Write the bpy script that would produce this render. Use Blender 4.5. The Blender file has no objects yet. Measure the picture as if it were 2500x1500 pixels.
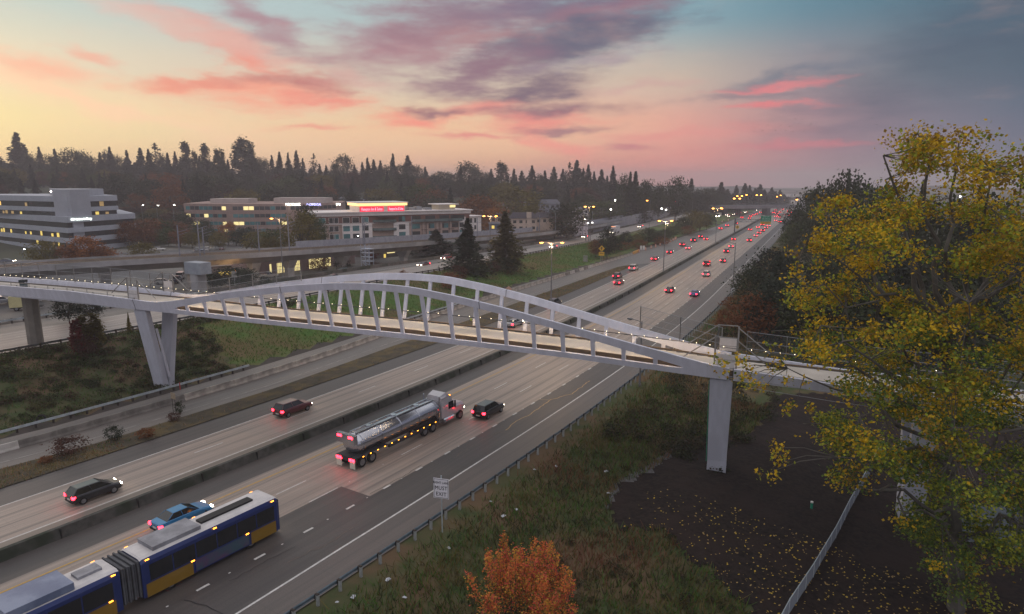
import bpy, bmesh, math, random
import numpy as np
from mathutils import Vector, Matrix, Euler
rad = math.radians
S = bpy.context.scene
COL = S.collection
rng = np.random.default_rng(7)
random.seed(7)

# ------------------------------------------------------------------ camera
F, HZ, CZ = 1600.0, 446.0, 28.3
PIT = math.atan((750 - HZ) / F)
cam = bpy.data.cameras.new("camera")
cam.sensor_width = 36.0
cam.lens = 36.0 * F / 2500.0
cam.clip_start, cam.clip_end = 0.5, 9000
camo = bpy.data.objects.new("camera", cam)
COL.objects.link(camo)
camo.location = (0, 0, CZ)
camo.rotation_euler = (rad(90) - PIT, 0, 0)
S.camera = camo
S.view_settings.view_transform = 'Standard'
S.view_settings.look = 'None'
S.view_settings.exposure = 0.6
S.view_settings.gamma = 1.0

def ray(x, y):
    u = (x - 1250) / F; v = -(y - 750) / F
    return (u, math.cos(PIT) + v * math.sin(PIT), -math.sin(PIT) + v * math.cos(PIT))
def at(x, y, z=0.0):
    """survey helper: the point at height z that a photo pixel looks at"""
    r = ray(x, y); t = (z - CZ) / r[2]
    return Vector((r[0] * t, r[1] * t, z))
def far(x, Y):
    return (Y * (x - 1250) / 1629.0, Y)
def zat(y, Y):
    return CZ - (y - HZ) * Y / 1629.0
def lin(c):
    c = [v / 255.0 for v in c[:3]]
    return tuple((v / 12.92 if v <= .04045 else ((v + .055) / 1.055) ** 2.4) for v in c) + (1.0,)

# ------------------------------------------------------------------ node helpers
class NT:
    def __init__(s, tree):
        s.t = tree; s.n = tree.nodes; s.l = tree.links
    def new(s, typ, **kw):
        n = s.n.new(typ)
        for k, v in kw.items():
            if k.startswith('i_'):
                n.inputs[k[2:]].default_value = v
            else:
                setattr(n, k, v)
        return n
    def put(s, sock, v):
        if hasattr(v, 'is_linked') or isinstance(v, bpy.types.NodeSocket): s.l.new(v, sock)
        else: sock.default_value = v
    def math(s, op, a, b=0.0, c=0.0, clamp=False):
        n = s.n.new('ShaderNodeMath'); n.operation = op; n.use_clamp = clamp
        s.put(n.inputs[0], a); s.put(n.inputs[1], b); s.put(n.inputs[2], c)
        return n.outputs[0]
    def mix(s, f, a, b, blend='MIX'):
        n = s.n.new('ShaderNodeMix'); n.data_type = 'RGBA'; n.blend_type = blend
        s.put(n.inputs[0], f); s.put(n.inputs[6], a); s.put(n.inputs[7], b)
        return n.outputs[2]
    def ramp(s, f, stops, interp='LINEAR'):
        n = s.n.new('ShaderNodeValToRGB'); e = n.color_ramp; e.interpolation = interp
        while len(e.elements) < len(stops): e.elements.new(0.5)
        for i, (p, c) in enumerate(stops):
            e.elements[i].position = p; e.elements[i].color = c
        s.put(n.inputs[0], f)
        return n.outputs[0]
    def mr(s, v, a, b, c=0.0, d=1.0, smooth=True):
        n = s.n.new('ShaderNodeMapRange'); n.interpolation_type = 'SMOOTHSTEP' if smooth else 'LINEAR'
        s.put(n.inputs[0], v)
        for i, q in enumerate((a, b, c, d)): n.inputs[i + 1].default_value = q
        return n.outputs[0]
    def noise(s, vec, scale, detail=3, rough=.55, col=False):
        n = s.n.new('ShaderNodeTexNoise'); n.inputs['Scale'].default_value = scale
        n.inputs['Detail'].default_value = detail; n.inputs['Roughness'].default_value = rough
        if vec is not None: s.l.new(vec, n.inputs['Vector'])
        return n.outputs['Color' if col else 'Fac']
    def mapping(s, vec, loc=(0,0,0), rot=(0,0,0), scale=(1,1,1), typ='POINT'):
        n = s.n.new('ShaderNodeMapping'); n.vector_type = typ
        n.inputs['Location'].default_value = loc; n.inputs['Rotation'].default_value = rot; n.inputs['Scale'].default_value = scale
        s.l.new(vec, n.inputs['Vector'])
        return n.outputs[0]

# ------------------------------------------------------------------ sky (world)
SUN_EL, SUN_AZ = rad(9), rad(-48)
W = bpy.data.worlds.new("World"); S.world = W; W.use_nodes = True
nt = NT(W.node_tree); nt.n.clear()
tc = nt.new('ShaderNodeTexCoord')
sep = nt.new('ShaderNodeSeparateXYZ'); nt.l.new(tc.outputs['Generated'], sep.inputs[0])
az = nt.math('MULTIPLY', nt.math('ARCTAN2', sep.outputs[0], sep.outputs[1]), 180 / math.pi)
el = nt.math('MULTIPLY', nt.math('ARCSINE', sep.outputs[2]), 180 / math.pi)
azf = nt.math('MULTIPLY_ADD', az, 1 / 360., 0.5)
def AZ(x): return math.degrees(math.atan((x - 1250) / 1629.0))
def skyramp(cols):
    xs = (0, 600, 1250, 1650, 1950, 2250, 2500)
    st = [(0.0, lin((156, 156, 168))), (0.18, lin((120, 125, 140))), (0.32, lin((190, 195, 190)))]
    st += [(AZ(x) / 360 + .5, lin(c)) for x, c in zip(xs, cols)]
    st += [(0.72, lin((112, 116, 136))), (1.0, lin((156, 156, 168)))]
    return nt.ramp(azf, st)
L0 = skyramp([(236,212,152),(236,190,144),(228,162,128),(208,128,122),(158,124,132),(114,106,124),(92,98,120)])
L1 = skyramp([(228,220,168),(234,208,168),(236,194,156),(226,160,146),(166,128,138),(112,112,130),(76,96,120)])
L2 = skyramp([(222,220,196),(220,204,184),(212,198,180),(200,182,168),(150,142,150),(96,114,130),(66,92,114)])
L3 = skyramp([(184,208,204),(178,198,200),(165,186,190),(132,166,178),(96,134,152),(76,110,130),(62,90,112)])
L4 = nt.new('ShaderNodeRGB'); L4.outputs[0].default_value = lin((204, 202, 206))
sky = nt.mix(nt.mr(el, 0.3, 4.2), L0, L1)
sky = nt.mix(nt.mr(el, 4.2, 8.6), sky, L2)
sky = nt.mix(nt.mr(el, 8.0, 13.2), sky, L3)
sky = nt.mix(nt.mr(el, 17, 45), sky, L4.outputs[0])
comb = nt.new('ShaderNodeCombineXYZ'); nt.l.new(az, comb.inputs[0]); nt.l.new(el, comb.inputs[1])
base = comb.outputs[0]
# domain warp, streaky along the horizon
wn = nt.noise(nt.mapping(base, scale=(.16, .42, 1)), 1.0, 5, .62, col=True)
wv = nt.new('ShaderNodeVectorMath', operation='SUBTRACT'); nt.l.new(wn, wv.inputs[0]); wv.inputs[1].default_value = (.5, .5, .5)
ws = nt.new('ShaderNodeVectorMath', operation='MULTIPLY'); nt.l.new(wv.outputs[0], ws.inputs[0]); ws.inputs[1].default_value = (7.5, 3.0, 0)
wa = nt.new('ShaderNodeVectorMath', operation='ADD'); nt.l.new(base, wa.inputs[0]); nt.l.new(ws.outputs[0], wa.inputs[1])
warped = wa.outputs[0]
fine = nt.noise(nt.mapping(base, rot=(0, 0, rad(-9)), scale=(.17, .72, 1)), 1.0, 7, .64)
soft = nt.noise(nt.mapping(base, rot=(0, 0, rad(8)), scale=(.09, .30, 1), loc=(3, 1, 0)), 1.0, 5, .6)
def skyp(x, y):
    r = Vector(ray(x, y)).normalized()
    return math.degrees(math.atan2(r[0], r[1])), math.degrees(math.asin(r[2]))
def cloud(sky, x, y, wx, wy, ang, col, op, edge=.72, nz=1.5):
    wx *= 1.18; wy *= 1.28; op = min(1, op*1.2)
    """x,y,wx,wy surveyed on the photo; placed as an azimuth / elevation patch of sky"""
    a0, e0 = skyp(x, y); k = 0.0345
    c, s_ = math.cos(rad(-ang)), math.sin(rad(-ang))
    # mapping: scale, rotate then translate is applied in that order -> invert by hand
    m1 = nt.mapping(warped, loc=(-a0, -e0, 0))
    m2 = nt.mapping(m1, rot=(0, 0, rad(-ang)))
    m3 = nt.mapping(m2, scale=(1 / (wx * k), 1 / (wy * k), 1))
    ln = nt.new('ShaderNodeVectorMath', operation='LENGTH'); nt.l.new(m3, ln.inputs[0])
    v = nt.math('MULTIPLY_ADD', nt.math('SUBTRACT', fine, 0.5), nz, ln.outputs['Value'])
    f = nt.mr(v, 1.12, 1.12 - edge * 1.6, 0.0, op)
    return nt.mix(f, sky, lin(col))
# broad pink veils
sky = cloud(sky, 300, 250, 480, 60, -14, (248, 212, 176), .40, .9)
sky = cloud(sky, 1000, 330, 620, 55, 0, (244, 182, 146), .38, .9)
sky = cloud(sky, 1650, 395, 420, 60, 4, (224, 134, 126), .42, .9)
sky = cloud(sky, 1350, 250, 300, 100, 6, (238, 176, 152), .32, .9)
sky = cloud(sky, 2150, 330, 330, 90, 0, (112, 104, 124), .5, .9)
sky = cloud(sky, 2330, 120, 360, 110, 20, (66, 84, 108), .6, .9)
# streaks and banks
sky = cloud(sky, 40, 150, 170, 26, -6, (246, 180, 158), .7)
sky = cloud(sky, 235, 135, 70, 14, -14, (238, 176, 158), .7)
sky = cloud(sky, 560, 105, 190, 34, -18, (226, 150, 142), .7)
sky = cloud(sky, 640, 60, 150, 40, -28, (168, 128, 142), .75)
sky = cloud(sky, 600, 150, 90, 22, -20, (240, 146, 132), .75)
sky = cloud(sky, 640, 222, 260, 40, 0, (246, 160, 138), .9)
sky = cloud(sky, 720, 200, 190, 22, 2, (186, 110, 114), .75)
sky = cloud(sky, 790, 240, 110, 12, 2, (238, 140, 128), .7)
sky = cloud(sky, 1000, 110, 230, 75, 8, (168, 124, 138), .8)
sky = cloud(sky, 1150, 40, 300, 70, 4, (150, 114, 130), .75)
sky = cloud(sky, 1390, 95, 270, 85, 14, (104, 100, 124), .95)
sky = cloud(sky, 1450, 70, 230, 60, 8, (96, 96, 120), .8)
sky = cloud(sky, 1170, 95, 200, 26, 10, (176, 128, 134), .6)
sky = cloud(sky, 1480, 30, 180, 24, 8, (170, 118, 132), .5)
sky = cloud(sky, 1180, 175, 190, 46, 14, (140, 106, 126), .9)
sky = cloud(sky, 1290, 225, 190, 30, 6, (118, 98, 118), .9)
sky = cloud(sky, 1190, 265, 110, 28, 0, (238, 140, 132), .7)
sky = cloud(sky, 1340, 268, 200, 22, 4, (140, 102, 118), .88)
sky = cloud(sky, 1330, 300, 160, 26, 4, (234, 132, 128), .7)
sky = cloud(sky, 1370, 318, 130, 13, 4, (150, 106, 120), .75)
sky = cloud(sky, 1010, 290, 130, 22, 2, (244, 146, 130), .85)
sky = cloud(sky, 1070, 273, 80, 12, 0, (150, 104, 116), .85)
sky = cloud(sky, 800, 310, 120, 10, 2, (236, 146, 134), .6)
sky = cloud(sky, 1150, 330, 130, 10, 2, (226, 134, 130), .7)
sky = cloud(sky, 1530, 362, 90, 13, 4, (196, 118, 126), .8)
sky = cloud(sky, 1350, 355, 110, 20, -14, (244, 140, 132), .6)
sky = cloud(sky, 1860, 214, 170, 11, 3, (232, 128, 134), .8)
sky = cloud(sky, 1870, 262, 120, 10, 2, (226, 124, 130), .75)
sky = cloud(sky, 1800, 238, 170, 12, 2, (124, 110, 128), .55)
sky = cloud(sky, 1930, 360, 160, 10, 2, (206, 112, 124), .55)
sky = cloud(sky, 1950, 180, 250, 16, 8, (100, 112, 132), .6)
sky = cloud(sky, 880, 190, 130, 12, -8, (214, 176, 168), .5)
sky = cloud(sky, 1560, 210, 130, 12, 4, (206, 164, 160), .5)
sky = cloud(sky, 1480, 140, 200, 16, 10, (176, 160, 168), .5)
sky = cloud(sky, 420, 60, 260, 22, -14, (224, 188, 178), .5)
sky = cloud(sky, 120, 215, 330, 20, -16, (250, 206, 176), .6)
sky = cloud(sky, 1640, 330, 260, 16, 2, (226, 140, 136), .5)
sky = cloud(sky, 480, 200, 110, 16, 4, (232, 138, 124), .6)
sky = cloud(sky, 1300, 10, 260, 40, 4, (120, 106, 132), .6)
# faint overall streak modulation
sky = nt.mix(nt.mr(soft, .52, .75, 0, .16), sky, lin((252, 196, 176)))
# this side of the sky is seen; the zenith and the sky behind the camera light the place
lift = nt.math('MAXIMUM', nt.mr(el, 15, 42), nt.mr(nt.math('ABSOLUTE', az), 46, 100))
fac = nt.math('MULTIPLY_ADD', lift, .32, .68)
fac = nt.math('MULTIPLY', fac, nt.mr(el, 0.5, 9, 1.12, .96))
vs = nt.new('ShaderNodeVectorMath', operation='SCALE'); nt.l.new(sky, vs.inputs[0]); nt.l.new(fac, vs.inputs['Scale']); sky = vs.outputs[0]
nish = nt.new('ShaderNodeTexSky', sky_type='NISHITA', sun_disc=False, sun_elevation=rad(3), sun_rotation=SUN_AZ, air_density=1.3, dust_density=2.0)
nb = nt.new('ShaderNodeBackground'); nt.l.new(nish.outputs[0], nb.inputs[0]); nb.inputs[1].default_value = 0.01
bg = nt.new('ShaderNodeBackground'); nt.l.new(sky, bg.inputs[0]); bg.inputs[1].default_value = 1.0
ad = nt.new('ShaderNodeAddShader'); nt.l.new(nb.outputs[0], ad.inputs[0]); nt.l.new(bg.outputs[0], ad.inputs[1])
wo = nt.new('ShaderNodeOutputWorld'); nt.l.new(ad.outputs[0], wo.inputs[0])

sun = bpy.data.lights.new("sun", 'SUN'); sun.energy = 0.5; sun.angle = rad(25); sun.color = (1.0, .74, .6)
suno = bpy.data.objects.new("sun", sun); COL.objects.link(suno)
sd = Vector((math.sin(SUN_AZ) * math.cos(SUN_EL), math.cos(SUN_AZ) * math.cos(SUN_EL), math.sin(SUN_EL)))
suno.rotation_euler = sd.to_track_quat('Z', 'Y').to_euler()

# ------------------------------------------------------------------ materials
MATS = {}
def M(name, c1, c2=None, sc=1.0, rough=.85, metal=0.0, detail=4, bump=0.0, coords='Object', stretch=(1,1,1), lo=.35, hi=.65, c3=None, sc3=.1, spec=.3, alpha=None, coat=0):
    if name in MATS: return MATS[name]
    m = bpy.data.materials.new(name); m.use_nodes = True
    t = NT(m.node_tree); b = t.n['Principled BSDF']
    b.inputs['Roughness'].default_value = rough; b.inputs['Metallic'].default_value = metal
    b.inputs['Specular IOR Level'].default_value = spec; b.inputs['Coat Weight'].default_value = coat
    c1 = tuple(c1) + (1,) if len(c1) == 3 else c1
    if c2 is None: c2 = tuple(v * .8 for v in c1[:3])
    c2 = tuple(c2[:3]) + (1,)
    tcn = t.new('ShaderNodeTexCoord')
    vec = t.mapping(tcn.outputs[coords], scale=stretch)
    nz = t.noise(vec, sc, detail, .6)
    col = t.mix(t.mr(nz, lo, hi), c1, c2)
    if c3 is not None:
        n3 = t.noise(vec, sc3, 3, .6)
        col = t.mix(t.mr(n3, .45, .62), col, tuple(c3[:3]) + (1,))
    t.l.new(col, b.inputs['Base Color'])
    if bump:
        bn = t.new('ShaderNodeBump'); bn.inputs['Strength'].default_value = bump; bn.inputs['Distance'].default_value = .1
        t.l.new(nz, bn.inputs['Height']); t.l.new(bn.outputs[0], b.inputs['Normal'])
    if alpha is not None: b.inputs['Alpha'].default_value = alpha
    MATS[name] = m
    return m
def ME(name, col, strength):
    if name in MATS: return MATS[name]
    m = bpy.data.materials.new(name); m.use_nodes = True
    b = m.node_tree.nodes['Principled BSDF']
    b.inputs['Base Color'].default_value = tuple(col[:3]) + (1,)
    b.inputs['Emission Color'].default_value = tuple(col[:3]) + (1,)
    b.inputs['Emission Strength'].default_value = strength
    MATS[name] = m
    return m

def M_lane(name, c, c2, tyre, tyref=.5, period=3.72, off=0.0, grain=.5):
    """pavement whose wear runs along the lane (UV: u = metres across, v = metres along)"""
    m = bpy.data.materials.new(name); m.use_nodes = True; t = NT(m.node_tree); b = t.n['Principled BSDF']
    b.inputs['Roughness'].default_value = .55; b.inputs['Specular IOR Level'].default_value = .45
    uv = t.new('ShaderNodeTexCoord').outputs['UV']
    sp = t.new('ShaderNodeSeparateXYZ'); t.l.new(uv, sp.inputs[0])
    stre = t.noise(t.mapping(uv, scale=(2.6, .035, 1)), 1.0, 4, .6)
    patch = t.noise(t.mapping(uv, scale=(.25, .06, 1)), 1.0, 3, .55)
    gr = t.noise(uv, 9.0, 3, .7)
    u = t.math('MULTIPLY_ADD', sp.outputs[0], 2 * math.pi / period * 2, off)
    ty = t.math('MULTIPLY_ADD', t.math('SINE', u), .5, .5)
    ty = t.math('MULTIPLY', ty, t.math('MULTIPLY_ADD', stre, 1.4, -.1))
    col = t.mix(t.mr(stre, .3, .7), c + (1,), c2 + (1,))
    col = t.mix(t.mr(ty, .3, .95, 0, tyref), col, tyre + (1,))
    col = t.mix(t.mr(patch, .5, .7, 0, .35), col, tuple(v * .8 for v in c2) + (1,))
    col = t.mix(t.mr(gr, .35, .7, 0, grain * .5), col, tuple(v * .55 for v in c) + (1,))
    # slab joints across the lane
    j = t.math('FRACT', t.math('MULTIPLY', sp.outputs[1], 1 / 4.6))
    jm = t.mr(t.math('ABSOLUTE', t.math('SUBTRACT', j, .5)), .492, .499, 0, .35)
    col = t.mix(jm, col, tuple(v * .5 for v in c) + (1,))
    t.l.new(col, b.inputs['Base Color'])
    MATS[name] = m
    return m

# ------------------------------------------------------------------ mesh builder
class MB:
    def __init__(s): s.v = []; s.f = []; s.m = []; s.uv = None
    def add(s, vs, fs, mi=0):
        o = len(s.v); s.v += [tuple(v) for v in vs]; s.f += [tuple(i + o for i in f) for f in fs]; s.m += [mi] * len(fs)
        return s
    def obox(s, o, ux, uy, uz, mi=0):
        o, ux, uy, uz = map(Vector, (o, ux, uy, uz))
        v = [o, o+ux, o+ux+uy, o+uy, o+uz, o+ux+uz, o+ux+uy+uz, o+uy+uz]
        return s.add(v, [(0,3,2,1),(4,5,6,7),(0,1,5,4),(1,2,6,5),(2,3,7,6),(3,0,4,7)], mi)
    def box(s, x0, x1, y0, y1, z0, z1, mi=0):
        return s.obox((x0,y0,z0), (x1-x0,0,0), (0,y1-y0,0), (0,0,z1-z0), mi)
    def tube(s, pts, r, n=6, mi=0, cap=True):
        pts = [Vector(p) for p in pts]; rs = r if hasattr(r, '__len__') else [r] * len(pts)
        vs = []
        for i, p in enumerate(pts):
            d = (pts[min(i+1, len(pts)-1)] - pts[max(i-1, 0)])
            if d.length < 1e-6: d = Vector((0,0,1))
            d.normalize()
            a = d.cross(Vector((0,0,1)) if abs(d.z) < .9 else Vector((1,0,0))).normalized(); b = d.cross(a)
            for k in range(n):
                t = 2*math.pi*k/n
                vs.append(p + (a*math.cos(t) + b*math.sin(t)) * rs[i])
        fs = []
        for i in range(len(pts)-1):
            for k in range(n):
                fs.append((i*n+k, i*n+(k+1)%n, (i+1)*n+(k+1)%n, (i+1)*n+k))
        if cap:
            fs.append(tuple(range(n-1, -1, -1))); fs.append(tuple((len(pts)-1)*n + k for k in range(n)))
        return s.add(vs, fs, mi)
    def prism(s, poly, z0, z1, mi=0, mtop=None):
        n = len(poly); vs = [(x, y, z0) for x, y in poly] + [(x, y, z1) for x, y in poly]
        s.add(vs, [(i, (i+1)%n, n+(i+1)%n, n+i) for i in range(n)], mi)
        return s.add(vs, [tuple(range(n-1, -1, -1)), tuple(range(n, 2*n))], mi if mtop is None else mtop)
    def quad(s, a, b, c, d, mi=0): return s.add([a, b, c, d], [(0,1,2,3)], mi)
    def ball(s, c, r, mi=0, seg=8, rings=5, sc=(1,1,1)):
        vs = [(c[0], c[1], c[2] + r*sc[2])]
        for i in range(1, rings):
            ph = math.pi*i/rings
            for k in range(seg):
                t = 2*math.pi*k/seg
                vs.append((c[0]+r*sc[0]*math.sin(ph)*math.cos(t), c[1]+r*sc[1]*math.sin(ph)*math.sin(t), c[2]+r*sc[2]*math.cos(ph)))
        vs.append((c[0], c[1], c[2]-r*sc[2])); fs = []
        for k in range(seg): fs.append((0, 1+k, 1+(k+1)%seg))
        for i in range(rings-2):
            for k in range(seg):
                a = 1+i*seg
                fs.append((a+k, a+seg+k, a+seg+(k+1)%seg, a+(k+1)%seg))
        l = len(vs)-1; a = 1+(rings-2)*seg
        for k in range(seg): fs.append((a+k, l, a+(k+1)%seg))
        return s.add(vs, fs, mi)
    def mesh(s, name, mats):
        me = bpy.data.meshes.new(name); me.from_pydata(s.v, [], s.f)
        mats = mats if isinstance(mats, (list, tuple)) else [mats]
        for m in mats: me.materials.append(m)
        if len(mats) > 1: me.polygons.foreach_set('material_index', s.m)
        if s.uv is not None:
            u = me.uv_layers.new(name='UVMap'); li = np.empty(len(me.loops), dtype=np.int32); me.loops.foreach_get('vertex_index', li)
            u.data.foreach_set('uv', np.array(s.uv, dtype=np.float32)[li].ravel())
        return me
    def build(s, name, mats, parent=None, smooth=False):
        me = s.mesh(name, mats)
        if smooth: me.polygons.foreach_set('use_smooth', [True]*len(me.polygons))
        return link(name, me, parent)
def link(name, me, parent=None):
    o = bpy.data.objects.new(name, me); COL.objects.link(o)
    if parent is not None: o.parent = parent
    return o
def tag(o, label=None, cat=None, group=None, kind=None):
    if label: o['label'] = label
    if cat: o['category'] = cat
    if group: o['group'] = group
    if kind: o['kind'] = kind
    return o
def thing(name, label, cat, loc=(0,0,0), rz=0.0, group=None):
    o = bpy.data.objects.new(name, None); COL.objects.link(o); o.empty_display_size = .5
    o.location = loc; o.rotation_euler = (0, 0, rz)
    return tag(o, label, cat, group)
def kids(o): return [c for c in o.children]
def dup(root, loc, rz=0.0, label=None, group=None, cat=None, scale=None):
    r = root.copy(); COL.objects.link(r); r.location = loc; r.rotation_euler = (0, 0, rz)
    if scale is not None: r.scale = scale
    for k in list(r.keys()):
        if k in ('label', 'group'): del r[k]
    tag(r, label, cat, group)
    for ch in root.children:
        c = ch.copy(); COL.objects.link(c); c.parent = r
        for g in ch.children:
            d = g.copy(); COL.objects.link(d); d.parent = c
    return r
def quads_mesh(name, V, mats, mi=None, k=4):
    """V: (N,k,3) array of loose faces"""
    n = V.shape[0]; me = bpy.data.meshes.new(name)
    me.vertices.add(n*k); me.vertices.foreach_set('co', V.reshape(-1).astype(np.float32))
    me.loops.add(n*k); me.loops.foreach_set('vertex_index', np.arange(n*k, dtype=np.int32))
    me.polygons.add(n); me.polygons.foreach_set('loop_start', np.arange(0, n*k, k, dtype=np.int32))
    try: me.polygons.foreach_set('loop_total', np.full(n, k, dtype=np.int32))
    except Exception: pass
    for m in (mats if isinstance(mats, (list, tuple)) else [mats]): me.materials.append(m)
    if mi is not None: me.polygons.foreach_set('material_index', mi.astype(np.int32))
    me.update(calc_edges=True)
    return me
def leaf_quads(P, size, rg, up=.35, asp=.62):
    """leaf-sized quads at points P; random facing with a bias upwards"""
    n = len(P); N = rg.normal(size=(n, 3)); N[:, 2] = np.abs(N[:, 2]) + up
    N /= np.linalg.norm(N, axis=1)[:, None]
    A = rg.normal(size=(n, 3)); A -= (A*N).sum(1)[:, None]*N; A /= np.linalg.norm(A, axis=1)[:, None]
    B = np.cross(N, A)
    s = (size*(.6 + .8*rg.random(n)))[:, None]
    A = A*s; B = B*s*asp
    V = np.stack([P - A, P - B*.9 + A*.1, P + A, P + B*.9 + A*.1], axis=1)
    return V
# ------------------------------------------------------------------ road spine (right edge line of the left carriageway)
_ys = [-80, 0, 50, 80, 120, 160, 180, 500, 838, 1124, 3000]; _tn = [.80, .74, .667, .608, .543, .49, .472, .47, .455, .43, .40]
YY = np.arange(-80, 3000, .5); DX = np.interp(YY, _ys, _tn); XX = np.cumsum(DX) * .5; XX += -14.5 - np.interp(89.8, YY, XX)
def spine(s):
    x = float(np.interp(s, YY, XX)); d = float(np.interp(s, YY, DX)); l = math.hypot(d, 1)
    return x, d / l, 1 / l
def R(s, d, z=0.0):
    x, tx, ty = spine(s)
    return Vector((x + ty * d, s - tx * d, z))
def hd(s):
    """z-rotation of a thing whose own +Y points along the road"""
    x, tx, ty = spine(s); return -math.atan2(tx, ty)
def inv(x, y):
    """vectorised (x,y) -> (s,d), a few fixed-point steps"""
    s = np.array(y, dtype=float).copy()
    for _ in range(12):
        xs = np.interp(s, YY, XX); dx = np.interp(s, YY, DX); l = np.hypot(dx, 1)
        s = s + ((x - xs) * dx / l + (y - s) / l) / l * .8
    xs = np.interp(s, YY, XX); dx = np.interp(s, YY, DX); l = np.hypot(dx, 1)
    return s, (x - xs) / l - (y - s) * dx / l
def sm(a, b, x):
    t = np.clip((np.asarray(x, dtype=float) - a) / (b - a), 0, 1); return t * t * (3 - 2 * t)
def zNB(s): return np.interp(s, [0, 150, 190, 300, 400], [4.0, 4.0, 3.0, 0.3, 0.0])
def nb_lo(s): return np.interp(s, [0, 80, 160, 190, 300, 500, 900], [-51.5, -51.5, -51, -50, -53, -54, -40])
def nb_hi(s): return np.interp(s, [0, 80, 120, 180, 300, 500, 900], [-74, -74, -71.5, -69, -66.5, -68, -56])
def left_edge(s): return np.interp(s, [0, 45, 60, 120, 170, 221, 252, 285, 330, 400, 500, 900], [-27, -27, -25, -28, -28.5, -24.5, -22.5, -22.5, -20.5, -16.5, -15.5, -15.5])
def hill(x, y):
    r = np.hypot(x, y); a = np.degrees(np.arctan2(x, y))
    A = np.interp(a, [-60, -38, -22, -10, 0, 6, 11, 16, 20, 30, 60], [24, 24, 22, 20, 17, 14, 9, 3, 1, 3, 8])
    h = A * sm(330, 640, r) + A * .35 * sm(600, 1200, r)
    h += 1.6 * np.sin(x / 61.) * np.cos(y / 73.) * sm(380, 600, r)
    return h
def terr(x, y):
    s, d = inv(x, y); z = np.zeros_like(d)
    nz = 0.35 * np.sin(x * .21 + 1.3 * np.sin(y * .13)) * np.cos(y * .17)
    lo, hi, le, zn = nb_lo(s), nb_hi(s), left_edge(s), zNB(s)
    # right verge falls to the low ground round the piers
    rz = -.7 * sm(28.3, 40, d) - 2.5 * sm(42, 66, d) + 2.0 * sm(75, 130, d) * sm(90, 200, s)
    rz = rz * (1 - .6 * sm(110, 260, s)) + nz * .5 * sm(29, 36, d)
    z = np.where(d > 27, rz, z)
    # left embankment rises to the opposite roadway
    t = np.clip((le - 1.5 - d) / np.maximum(le - 1.5 - (lo + 2), 1), 0, 1)
    lz = zn * (t * t * (3 - 2 * t)) + nz * np.sin(np.pi * t)
    z = np.where(d < le - 1.5, lz, z)
    z = np.where(d < lo + 2, zn, z)
    # beyond the opposite roadway
    t2 = sm(3, 13, hi - d); bz = zn * (1 - t2) + 1.3 * t2 * (1 - sm(250, 340, s))
    z = np.where(d < hi - 3, bz, z)
    z = z + hill(x, y) * sm(70, 190, -d) * (d < 0) + hill(x, y) * .5 * sm(60, 160, d) * (d > 0)
    return z
def tz(x, y): return float(terr(np.array([float(x)]), np.array([float(y)]))[0])

def axis(a0, a1, f0, f1, fine, coarse):
    a = list(np.arange(a0, f0, coarse)) + list(np.arange(f0, f1, fine)) + list(np.arange(f1, a1, coarse)); return np.array(a)
def ground():
    ax = axis(-1900, 2200, -170, 190, 2.5, 28); ay = axis(-150, 3600, 10, 430, 2.5, 28)
    GX, GY = np.meshgrid(ax, ay); Z = terr(GX.ravel(), GY.ravel()).reshape(GX.shape) - 0.06
    s, d = inv(GX.ravel(), GY.ravel()); s = s.reshape(GX.shape); d = d.reshape(GX.shape)
    V = np.stack([GX, GY, Z], -1).reshape(-1, 3); nx, ny = len(ax), len(ay)
    I = np.arange(nx * ny).reshape(ny, nx)
    Fc = np.stack([I[:-1, :-1], I[:-1, 1:], I[1:, 1:], I[1:, :-1]], -1).reshape(-1, 4)
    me = bpy.data.meshes.new('ground'); me.from_pydata(V.tolist(), [], Fc.tolist())
    # what the soil is made of, by zone (grass / rough slope / bare verge)
    dm = d.ravel()[Fc].mean(1); smm = s.ravel()[Fc].mean(1); le = left_edge(smm); lo = nb_lo(smm); hi = nb_hi(smm)
    mi = np.zeros(len(Fc), dtype=np.int32)
    mi[(dm < le - 2) & (dm > lo)] = 1
    mi[(dm < le - 2) & (dm > lo) & (smm < 84 - (dm + 30) * .3)] = 2
    mi[(dm > 25.5)] = 2
    mi[(dm < hi - 3) & (dm > -215) & (smm < 380)] = 3
    mi[dm < -215] = 4
    mi[(dm > 70)] = 4
    mg = M('grass_lawn', (.055, .125, .022), (.085, .12, .028), .35, 1, bump=.4, c3=(.11, .085, .035), sc3=.06)
    mr_ = M('rough_slope', (.075, .07, .032), (.045, .065, .022), .5, 1, bump=.5, c3=(.115, .075, .042), sc3=.12)
    mb = M('soil', (.06, .05, .045), (.04, .035, .03), .8, 1, bump=.4)
    mp = M('lot_asphalt', (.12, .118, .12), (.09, .088, .09), .15, .8, c3=(.17, .16, .14), sc3=.03)
    mf = M('woodland_floor', (.05, .058, .034), (.035, .042, .026), .03, 1)
    for m in (mb, mg, mr_, mp, mf): me.materials.append(m)
    me.polygons.foreach_set('material_index', mi); me.polygons.foreach_set('use_smooth', [True] * len(Fc))
    tag(link('ground', me), kind='structure')
ground()

def ribbon(name, d0, d1, s0, s1, z, mat, step=4.0, kind='structure', ends=None):
    """flat strip between two offsets; d0/d1/z may be functions of s"""
    fn = lambda q, s: float(q(s)) if callable(q) else q
    n = max(2, int((s1 - s0) / step) + 1); b = MB(); b.uv = []
    for s in np.linspace(s0, s1, n):
        a0, a1, zz = fn(d0, s), fn(d1, s), fn(z, s)
        b.v += [tuple(R(s, a0, zz)), tuple(R(s, a1, zz))]; b.uv += [(a0, s * 1.12), (a1, s * 1.12)]
    for i in range(n - 1): b.f.append((2*i, 2*i+1, 2*i+3, 2*i+2)); b.m.append(0)
    o = b.build(name, mat); tag(o, kind=kind); return o

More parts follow.
